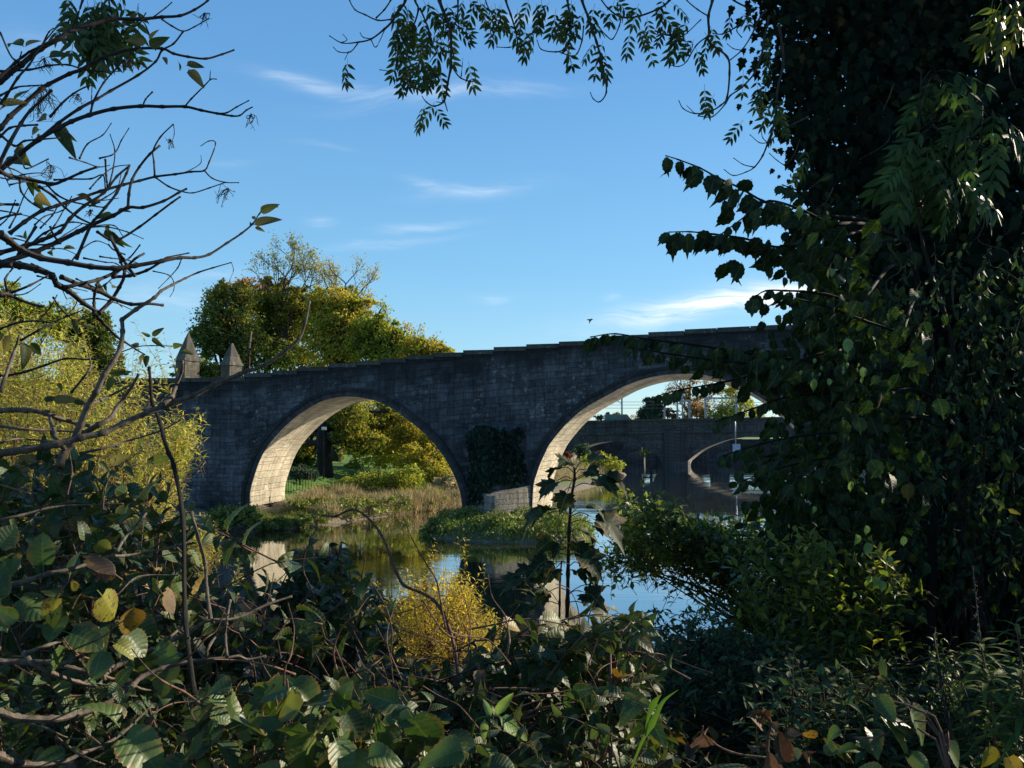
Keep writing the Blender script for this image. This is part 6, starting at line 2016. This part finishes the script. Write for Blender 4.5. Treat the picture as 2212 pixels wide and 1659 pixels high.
bush('waterside_bush', 'loose small leaved bush hanging over the bright water right of the sapling', 'bush',
     [([(1322, 1130), (1370, 1075), (1440, 1085), (1490, 1105), (1540, 1125), (1600, 1160), (1610, 1230), (1520, 1200), (1440, 1200), (1350, 1205)], 420, 5.0, 6.2, .26, 12),
      ([(1540, 1120), (1640, 1085), (1740, 1110), (1900, 1130), (1960, 1280), (1930, 1420), (1700, 1400), (1600, 1300), (1560, 1250), (1520, 1190)], 1000, 4.8, 6.4, .30, 12),
      ([(1480, 1200), (1560, 1230), (1600, 1300), (1560, 1330), (1500, 1270), (1430, 1260)], 26, 5.0, 5.6, .25, 9), ([(1300, 1140), (1340, 1060), (1420, 1040), (1500, 1080), (1600, 1100), (1500, 1150), (1330, 1220)], 60, 5.0, 5.6, .24, 9), ([(1290, 1180), (1340, 1150), (1340, 1230), (1310, 1240)], 14, 5.0, 5.6, .2, 8),
      ([(1640, 1300), (1700, 1340), (1760, 1420), (1620, 1420), (1560, 1340)], 120, 4.8, 6.0, .28, 11),
      ([(1560, 1160), (1700, 1130), (1880, 1150), (1960, 1260), (1930, 1400), (1720, 1400), (1620, 1310)], 190, 3.5, 3.9, .24, 10)],
     (1840, 5.9), 121, size=.060, up=(.55, .5, .9, -.1, -.1), bend=(-.03, 0, -.05), rad=.002, branches=[([(1940, 1420), (1760, 1330), (1640, 1250), (1560, 1190), (1480, 1150), (1400, 1110)], 5.6, 5.3, .016, .004), ([(1900, 1400), (1800, 1230), (1700, 1150), (1640, 1100)], 5.7, 5.5, .014, .004),
                                           ([(1700, 1290), (1600, 1240), (1500, 1215), (1420, 1205)], 5.4, 5.2, .008, .003)])
bush('waterside_bush', 'denser dark bush covering the bank below the bright water on the right', 'bush',
     [([(1365, 1350), (1400, 1310), (1450, 1320), (1490, 1290), (1530, 1330), (1600, 1360), (1700, 1380), (1850, 1400), (1960, 1400), (1990, 1700), (1350, 1700), (1380, 1450)], 950, 3.3, 4.8, .28, 11)],
     (1700, 4.2), 122, size=.046, lm='l_nettle', tm=T_SMALL)
bush('nettle_bush', 'patch of blue green nettle like herbs in the shade at the lower right', 'herbs',
     [([(1630, 1440), (1720, 1400), (1800, 1410), (1880, 1440), (1990, 1430), (2060, 1420), (2230, 1450), (2230, 1700), (1600, 1700)], 380, 2.6, 3.4, .3, 10)],
     (1850, 3.0), 123, size=.065, lm='l_nettle', tm=T_BIGW, up=(.25, .25, 1, 0, 0), fall=.4, bend=(0, 0, 0))
bush('honeysuckle', 'trailing leafy climber hanging over the dark ivy at the right', 'climber',
     [([(1880, 620), (2240, 560), (2240, 1330), (1950, 1380), (1900, 1100)], 170, 4.0, 4.6, .3, 10)], (2080, 4.6), 128, lm='l_nettle', tm=T_SMALL, size=.055, up=(.5, .4, -.5, -.2, 0), bend=(0, 0, -.3), fall=.5)
# fine leaved sunlit weed
bush('yellowing_weed', 'spindly yellow green weed catching the sun in front of the nettle patch', 'weed',
     [([(2010, 1370), (2040, 1350), (2070, 1400), (2090, 1480), (2010, 1470), (1990, 1420)], 26, 2.4, 2.7, .2, 10)],
     (2040, 2.6), 124, size=.028, lm='l_herb', tm=T_SMALL, up=(.3, .3, 1, 0, 0), bend=(0, 0, 0))

# ------------------------------------------------------------------ brambles and undergrowth
BL = [(-60, 975), (60, 950), (180, 990), (330, 1015), (400, 1075), (445, 1170), (480, 1250), (530, 1320), (560, 1360), (600, 1330), (640, 1260), (690, 1200), (735, 1205), (790, 1260), (810, 1320), (800, 1370), (790, 1420), (700, 1500), (500, 1560), (300, 1700), (-60, 1700)]
BC = [(770, 1410), (860, 1440), (1000, 1425), (1080, 1390), (1180, 1395), (1250, 1350), (1320, 1330), (1380, 1360), (1420, 1420), (1440, 1700), (700, 1700), (700, 1500)]
def tangle(x0, x1, y0, y1, n_, d0, d1, seed):
    r = np.random.default_rng(seed)
    o_ = []
    for _ in range(n_):
        x, y, a_ = r.uniform(x0, x1), r.uniform(y0, y1), r.uniform(-3.1, 0)
        q_ = [(x, y)]
        for k in range(4):
            a_ += r.normal(0, .35)
            q_.append((q_[-1][0] + r.uniform(22, 60) * math.cos(a_), q_[-1][1] + r.uniform(22, 60) * math.sin(a_)))
        dd = r.uniform(d0, d1)
        o_.append((q_, dd, dd + r.normal(0, .1), r.uniform(.0012, .0026), .0008))
    return o_


bush('bramble_bush', 'low bramble of small serrated leaves threaded between the big leaves at the bottom', 'bramble',
     [([(-60, 1400), (400, 1480), (900, 1480), (1250, 1500), (1250, 1700), (-60, 1700)], 150, 1.45, 2.1, .22, 9)], (600, 1.95), 130, lm='l_bramble', tm=T_BRAMBLE, size=.042, bark='bark_red', up=(.6, .4, .6, 0, -.1), bend=(.1, 0, -.25), fall=.3, rad=.0016,
     branches=tangle(-40, 1200, 1400, 1680, 40, 1.4, 1.9, 7))
bush('bramble_bush', 'dark tangled bramble heap below the pale stems on the left', 'bramble', [(BL, 400, 1.95, 3.3, .34, 9)], (300, 2.9), 131, lm='l_bramble', tm=T_BRAMBLE, size=.075, bark='bark_red', up=(.6, .5, .7, .1, -.1), bend=(.1, 0, -.25), fall=.3, rad=.0026,
     branches=tangle(-20, 360, 1060, 1500, 34, 1.8, 2.5, 8) + tangle(360, 760, 1300, 1520, 22, 1.8, 2.5, 10))
bush('bramble_bush', 'dark bramble heap across the middle under the golden willow', 'bramble', [(BC, 300, 1.9, 3.0, .32, 9)], (1050, 2.7), 132, lm='l_bramble', tm=T_BRAMBLE, size=.072, bark='bark_red', up=(.6, .5, .7, .1, -.1), bend=(.1, 0, -.25), fall=.3, rad=.0026,
     branches=tangle(760, 1400, 1380, 1640, 40, 1.8, 2.3, 9))
bush('bramble_bush', 'upright clump of bramble tips rising against the water left of the golden willow', 'bramble',
     [([(640, 1200), (680, 1140), (730, 1165), (790, 1215), (810, 1290), (790, 1340), (680, 1340), (620, 1280)], 60, 2.6, 3.1, .3, 9)], (720, 2.9), 133, lm='l_bramble', tm=T_BRAMBLE, size=.07, bark='bark_red', up=(.3, .3, 1, .1, 0), bend=(.1, 0, -.1), fall=.5,
     branches=[([(700, 1500), (705, 1350), (720, 1250), (738, 1170)], 2.9, 2.9, .005, .003), ([(760, 1450), (770, 1350), (782, 1240)], 2.8, 2.8, .004, .002)])
bush('bramble_bush', 'bramble sprays with pale leaf undersides right of the sapling stem', 'bramble',
     [([(1250, 1370), (1330, 1325), (1400, 1310), (1390, 1370), (1340, 1420), (1240, 1420)], 26, 2.0, 2.4, .26, 8), ([(1250, 1500), (1330, 1490), (1400, 1520), (1390, 1560), (1260, 1550)], 16, 1.7, 2.0, .22, 7)],
     (1330, 2.2), 134, lm='l_bramble', tm=T_BRAMBLE, size=.07, bark='bark_red', up=(.6, .3, .6, .5, 0), bend=(.2, 0, -.3), fall=.5)
bush('undergrowth_bush', 'dense dark leafy undergrowth filling the foot of the slope', 'undergrowth',
     [([(-700, 1100), (-60, 1150), (700, 1420), (1450, 1420), (2260, 1380), (2260, 1720), (-700, 1720)], 1100, 3.0, 4.4, .34, 9)], (1000, 3.8), 135, lm='l_bramble', tm=T_SMALL, size=.085, up=(.5, .5, .8, 0, 0), bend=(0, 0, -.1))

# big pleated leaves at the bottom edge
br_ = thing('broad_leaved_shrub', (-.35, 1.75, gz(-.35, 1.75)), 'shrub with big glossy pleated leaves catching the sun along the bottom edge', 'shrub')
L = LF(T_BROAD, rng)
tb = MB()
root = np.array([-.35, 1.75, gz(-.35, 1.75)])
HL = [(720, 1430, -38, 330, 1.35), (740, 1410, 125, 250, 1.4), (-40, 330, 50, 190, 1.5), (270, 450, 95, 200, 1.7), (420, 500, 70, 170, 1.75), (-30, 640, 80, 190, 1.45), (380, 810, -20, 230, 1.5), (650, 900, -115, 190, 1.5), (690, 880, -25, 150, 1.5), (330, 900, -80, 150, 1.5), (130, 760, 150, 150, 1.6),
      (1700, 1200, 165, 150, 1.6), (1720, 1220, -60, 150, 1.6), (1740, 1240, -130, 160, 1.65), (1480, 1320, -160, 200, 1.6), (1500, 1330, -70, 180, 1.6), (1880, 1330, 150, 200, 1.45), (1860, 1340, -120, 230, 1.4), (1990, 1400, -140, 300, 1.35), (2060, 1320, 60, 200, 1.5), (2080, 1420, -80, 300, 1.35), (1300, 1560, 170, 170, 1.5), (1620, 1500, 130, 200, 1.45),
      (1700, 1560, -30, 220, 1.35), (1350, 1380, -120, 160, 1.5), (900, 1620, 120, 130, 1.4), (1180, 1600, 60, 150, 1.5)]
for (x, y, a, ln, Y) in HL:
    place(L, kb, [(x, y, *uv2(a), ln)], Y, None, N=(rng.normal(.1, .2), -.75, .75))
HL = [(520, 1290, -60, 290, 1.4), (500, 1280, 160, 230, 1.45), (390, 1330, -110, 250, 1.4), (100, 1260, 170, 190, 1.5), (120, 1280, -60, 200, 1.45), (0, 1440, 60, 150, 1.4), (60, 1440, -70, 260, 1.35), (720, 1450, -20, 200, 1.45), (800, 1520, -60, 220, 1.4), (900, 1540, 190, 250, 1.35), (640, 1430, -110, 200, 1.45), (1000, 1620, -10, 160, 1.35), (250, 1600, 10, 200, 1.3)]
for (x, y, a, ln, Y) in HL:
    place(L, kc, [(x, y, *uv2(a), ln)], Y, None, N=(rng.normal(.1, .2), -.75, .75))
p = sample_poly([(440, 1500), (560, 1470), (650, 1460), (780, 1490), (900, 1510), (1000, 1570), (1060, 1700), (260, 1700), (380, 1600)], 170, rng)
d_ = rng.uniform(1.4, 1.95, 170)
P = atv(p[:, 0], p[:, 1], d_)
ang = rng.uniform(0, 6.28, 170)
L.add(P, nrm(np.stack([np.cos(ang), np.sin(ang) * .6 - .3, -.35 + .3 * rng.normal(size=170)], -1)), nrm(np.stack([rng.normal(.1, .5, 170), rng.normal(-.4, .4, 170), np.ones(170)], -1)), rng.uniform(.035, .09, 170))
p = sample_poly([(-60, 1180), (150, 1200), (320, 1330), (420, 1500), (300, 1700), (-60, 1700)], 70, rng)
P2 = atv(p[:, 0], p[:, 1], rng.uniform(1.6, 2.2, 70))
ang = rng.uniform(0, 6.28, 70)
L.add(P2, nrm(np.stack([np.cos(ang), np.sin(ang) * .6 - .3, -.5 + .3 * rng.normal(size=70)], -1)), nrm(np.stack([rng.normal(0, .3, 70), rng.normal(-.7, .3, 70), np.ones(70) * .8], -1)), rng.uniform(.04, .08, 70))
for q_ in np.vstack([P[::7], P2[::9]]):
    tb.tube(spline([root + rng.normal(size=3) * [.1, .1, 0], (root + q_) / 2 + rng.normal(size=3) * .06, q_], n=4), np.linspace(.008, .002, 9), 5)
tb.build('stems', M['bark_red'], br_)
L.build('leaves', M['l_broad'], br_)

# yellow and withered leaves
def single(kf, lst, Y, tm, mt, nm, par, tint=None):
    for q_ in lst:
        L_ = LF([tm[int(rng.integers(0, len(tm)))]], rng)
        place(L_, kf, [q_], Y, tint)
        L_.build(nm, M[mt], par)


single(kb, [(370, 580, *uv2(-115), 200), (600, 560, *uv2(-50), 200), (830, 640, *uv2(-100), 190), (500, 550, *uv2(160), 80), (570, 270, *uv2(-25), 110)], 1.55, T_BROAD, 'l_yellow', 'yellow_leaf', br_, .45)
single(kb, [(500, 590, *uv2(-85), 150), (640, 360, *uv2(-20), 180), (1060, 560, *uv2(-60), 150), (480, 900, *uv2(-90), 80)], 1.55, T_CURL, 'l_brown', 'withered_leaf', br_, .9)
dk = thing('dock_plant', at(1050, 1500, 1.9) * [1, 1, 0] + [0, 0, gz(at(1050, 940, 1.9)[0], 1.9)], 'crumpled red brown dock leaves in the middle of the undergrowth', 'plant')
single(kc, [(960, 1060, *uv2(-80), 150), (1010, 1130, *uv2(-110), 160), (1060, 1160, *uv2(-60), 140), (990, 1180, *uv2(-90), 170), (1100, 1190, *uv2(-80), 90), (1000, 1250, *uv2(-60), 90)], 1.9, T_CURL, 'l_brown', 'leaf', dk)
b = MB()
trace(b, kc((960, 1700), (1000, 1450), (985, 1250), (960, 1020)), 1.95, 1.93, .004, .003)
b.build('stem', M['bark_red'], dk)
wp = thing('withered_plant', at(1690, 1640, 1.8) * [1, 1, 0] + [0, 0, gz(at(1690, 940, 1.8)[0], 1.8)], 'collapsed plant with curled grey brown leaves among the herbs at the lower right', 'plant')
single(kr, [(620, 1300, *uv2(-100), 120), (660, 1380, *uv2(-60), 120), (700, 1430, *uv2(-90), 130), (580, 1500, *uv2(-100), 120), (640, 1560, *uv2(-80), 120), (760, 1420, *uv2(-40), 100), (560, 1330, *uv2(170), 90), (240, 1450, *uv2(-60), 90), (160, 1540, *uv2(-100), 100), (240, 1590, *uv2(-20), 90), (40, 1600, *uv2(190), 100), (880, 1560, *uv2(-60), 110)], 1.8, T_CURL, 'l_brown', 'leaf', wp)
b = MB()
trace(b, kr((640, 1700), (630, 1500), (650, 1380), (600, 1290)), 1.82, 1.8, .0035, .002)
trace(b, kr((640, 1600), (400, 1560), (240, 1460), (230, 1400)), 1.82, 1.8, .003, .0015)
b.build('stem', M['bark_red'], wp)
bp_ = thing('broad_leaved_plant', at(2080, 1640, 1.7) * [1, 1, 0] + [0, 0, gz(at(2080, 940, 1.7)[0], 1.7)], 'broad leaved plant with one bright leaf at the bottom, in the lower right', 'plant')
L = LF(T_BROAD, rng)
place(L, kr, [(1300, 1180, *uv2(-60), 200), (1480, 1250, *uv2(-60), 260), (1350, 1350, *uv2(-10), 180), (1160, 1470, *uv2(-40), 170), (1200, 1560, *uv2(160), 130), (1720, 1500, *uv2(-50), 160), (1100, 1420, *uv2(200), 130), (1480, 1560, *uv2(-30), 150), (1050, 1600, *uv2(120), 120)], 1.7, None, N=(.1, -.6, .8))
L.add(at(1850, 1700, 1.7) + rng.normal(size=(26, 3)) * [.35, .15, .05], rdir(26, rng) * [1, 1, .4], nrm(rdir(26, rng) * .4 + [0, -.3, 1]), rng.uniform(.05, .09, 26))
L.build('leaves', M['l_broad'], bp_)
b = MB()
for e_ in (kr((1300, 1180))[0], kr((1480, 1250))[0], kr((1350, 1350))[0], kr((1720, 1500))[0], kr((1160, 1470))[0]):
    q0 = at(2050, 1680, 1.7)
    b.tube(spline([[q0[0], 1.75, gz(q0[0], 1.75)], q0, at(*e_, 1.7)], n=5), np.linspace(.004, .002, 11), 5)
b.build('stem', M['bark_red'], bp_)
single(kr, [(2000, 1500, *uv2(-90), 170), (2100, 1560, *uv2(-60), 150), (860, 1420, *uv2(-50), 90)], 1.7, T_BROAD, 'l_yellow', 'yellow_leaf', bp_, .6)

# four pale spindle leaves on one shoot
sp4 = thing('spindle_shoot', at(1075, 1560, 1.6), 'low shoot with four pale green pointed leaves in a cross', 'shoot')
L = LF([grid_leaf(10, .40, ovate, nu=4, fold=.25, droop=.12, stalk=.04)], rng)
place(L, kc, [(1080, 1340, *uv2(62), 185), (1040, 1340, *uv2(115), 120), (1000, 1360, *uv2(-92), 150), (1090, 1345, *uv2(-38), 200), (1210, 1430, *uv2(-45), 90)], 1.6, None, N=(.2, -.8, .6))
L.build('leaves', M['l_pale'], sp4)
tb = MB()
trace(tb, kc((900, 1700), (930, 1400), (980, 1350), (1080, 1340), (1160, 1380), (1240, 1440)), 1.62, 1.6, .0022, .001)
tb.build('stem', M['l_grass'], sp4)

# grass blades
gb = thing('grass_tuft', at(1380, 1650, 1.7), 'few bright green arching grass blades right of the middle at the bottom', 'grass')
b = MB()
for pts in (kc((1890, 1700), (1960, 1520), (2000, 1440), (2040, 1370), (2100, 1250), (2195, 1175)), kc((1990, 1460), (2010, 1340), (2050, 1250), (2090, 1205))):
    q_ = spline(np.array(pts), n=5)
    P = atv(q_[:, 0], q_[:, 1], np.full(len(q_), 1.65))
    w_ = np.interp(np.linspace(0, 1, len(P)), [0, .35, .55, 1], [.002, .0035, .0075, .0004])[:, None]
    side = np.array([.8, -.2, -.5])
    b.grid(np.stack([P - side * w_, P + np.array([0, .3, 0]) * w_, P + side * w_], 1))
b.build('blade', M['l_grass'], gb)

# sycamore sapling in the middle
kz = cr(.3501, 929.4, 658.3)
sy = thing('sycamore_sapling', at(1225, 1560, 2.9) * [1, 1, 0] + [0, 0, gz(at(1225, 940, 2.9)[0], 2.9)], 'slim dark sycamore sapling with drooping lobed leaves standing in front of the water', 'sapling')
tb = MB()
stp = kz((890, 1010), (890, 1080), (870, 1200), (857, 1400), (850, 1659)) + [(1226, 1300), (1222, 1420), (1220, 1600)]
Pst = trace(tb, stp, 2.6, 2.9, .0035, .008, n=5)
trace(tb, kc((1475, 380), (1465, 500), (1462, 640), (1460, 800)), 2.8, 2.8, .003, .004)
L = LF(T_MAPLE, rng)
SL_ = [(890, 1020, 850, 960, 120), (890, 1030, 960, 960, 130), (890, 1040, 800, 1010, 110), (885, 1060, 960, 1020, 110), (890, 1080, 1000, 1060, 190), (888, 1085, 1080, 1050, 150), (888, 1085, 790, 1080, 150), (886, 1090, 760, 1120, 90), (885, 1100, 850, 1150, 130), (870, 1140, 1000, 1110, 90), (878, 1130, 810, 1180, 80),
       (862, 1300, 720, 1290, 190), (862, 1300, 760, 1260, 150), (862, 1310, 980, 1300, 230), (862, 1300, 960, 1250, 130), (860, 1350, 1000, 1350, 130), (856, 1410, 760, 1440, 130), (856, 1410, 940, 1400, 140), (856, 1420, 900, 1460, 130), (854, 1440, 800, 1480, 110),
       (852, 1550, 740, 1560, 160), (852, 1560, 920, 1540, 170), (852, 1600, 780, 1620, 120), (852, 1620, 930, 1600, 130)]
for (x0, y0, x1, y1, ln) in SL_:
    a_, c_ = kz((x0, y0), (x1, y1))
    Y = 2.62 + rng.uniform(-.06, .06)
    p0, p1 = at(*a_, 2.62), at(*c_, Y)
    tb.tube(spline([p0, (p0 + p1) / 2 + [0, 0, .012], p1], n=3), [.0016] * 7, 4)
    d = (p1 - p0)
    d = nrm((nrm(d[None]) + [[0, rng.normal(0, .3), -.45]]))[0]
    L.add(p1 - d * .02, d, nrm(np.array([[rng.normal(0, .5), -.35, 1]]))[0], ln * .3501 / F * Y * .95)
CL_ = [(1380, 480, 1250, 470, 160), (1400, 500, 1300, 440, 120), (1500, 470, 1560, 440, 110), (1510, 300, 1400, 380, 110), (1510, 260, 1590, 300, 130), (1515, 340, 1610, 380, 150), (1460, 650, 1300, 640, 160), (1500, 560, 1400, 570, 120), (1505, 600, 1600, 570, 160), (1505, 640, 1640, 660, 160), (1505, 590, 1680, 520, 20), (1460, 650, 1380, 560, 90)]
for (x0, y0, x1, y1, ln) in CL_:
    a_, c_ = kc((x0, y0), (x1, y1))
    p0, p1 = at(*a_, 2.75), at(*c_, 2.7)
    tb.tube(spline([p0, (p0 + p1) / 2 + [0, 0, .01], p1], n=3), [.0016] * 7, 4)
    d = nrm((nrm((p1 - p0)[None]) + [[0, rng.normal(0, .3), -.45]]))[0]
    L.add(p1 - d * .02, d, nrm(np.array([[rng.normal(0, .6), -.5, 1]]))[0], ln * .3501 / F * 2.7 * .95)
tb.build('stem', M['bark_dark'], sy)
L.build('leaves', M['l_sap'], sy)
L = LF(T_CURL, rng)
place(L, kc, [(1620, 570, *uv2(55), 30), (1690, 540, *uv2(60), 130), (1250, 440, *uv2(-20), 130), (1200, 540, *uv2(-15), 130), (1290, 380, *uv2(-5), 110)], 2.7, .9)
L.build('curled_leaves', M['l_sap'], sy)

# willowherb at the right edge
for i, (xb, yb, xt, yt, Y, lab) in enumerate(((2150, 1640, 2118, 1390, 2.5, 'leafy willowherb stem with arching narrow leaves, left of the pair at the right edge'), (2215, 1640, 2195, 1345, 2.4, 'willowherb stem cut by the right edge, right of the pair'))):
    root = at(xb, yb, Y)
    gzz = gz(root[0], root[1])
    t = thing('willowherb', (root[0], root[1], gzz), lab, 'wildflower', 'willowherb stems at the right edge')
    tb, L = MB(), LF(T_HERB, rng)
    tip = at(xt, yt, Y)
    tb.tube(spline([[root[0], root[1], gzz], root, (root + tip) / 2 + [.01, 0, 0], tip], n=5), np.linspace(.005, .0025, 16), 6)
    for k in range(64):
        f = k / 63
        p = root * (1 - f) + tip * f
        a_ = k * 2.4
        d = nrm(np.array([[math.cos(a_), math.sin(a_), .55 - .3 * (1 - f)]]))[0]
        L.add(p, d, (0, 0, 1), .145 * (1 - .45 * f) * rng.uniform(.85, 1.1))
    if i == 0:
        sd = MB()
        tp = at(2101, 1222, Y)
        sd.tube(spline([tip, (tip + tp) / 2, tp], n=5), np.linspace(.0025, .001, 11), 5)
        for k in range(36):
            f = rng.random()
            p = tip * (1 - f) + tp * f
            sd.tube([p, p + nrm(rng.normal(size=(1, 3)) + [[0, 0, .6]])[0] * .03 * (1.1 - f)], [.0012, .0006], 3)
        sd.build('seed_spike', M['bark_pale'], t)
    tb.build('stem', M['bark_red'], t)
    L.build('leaves', M['l_herb'], t)

# bare leaf litter underfoot
n = 5000
P = np.stack([rng.uniform(-5, 6, n), rng.uniform(.8, 7, n), np.zeros(n)], -1)
P[:, 2] = ground_z(P[:, 0], P[:, 1]) + rng.random(n) * .05
L = LF(T_CURL[:1], rng)
L.t = [grid_leaf(3, .6, ovate, fold=.4, droop=.4)]
L.add(P, rdir(n, rng) * [1, 1, .3], nrm(rdir(n, rng) * .5 + [0, 0, 1]), rng.uniform(.05, .1, n))
tag(L.build('leaf_litter', M['l_brown']), 'brown fallen leaves covering the ground under the brambles', 'leaf litter', kind='stuff')
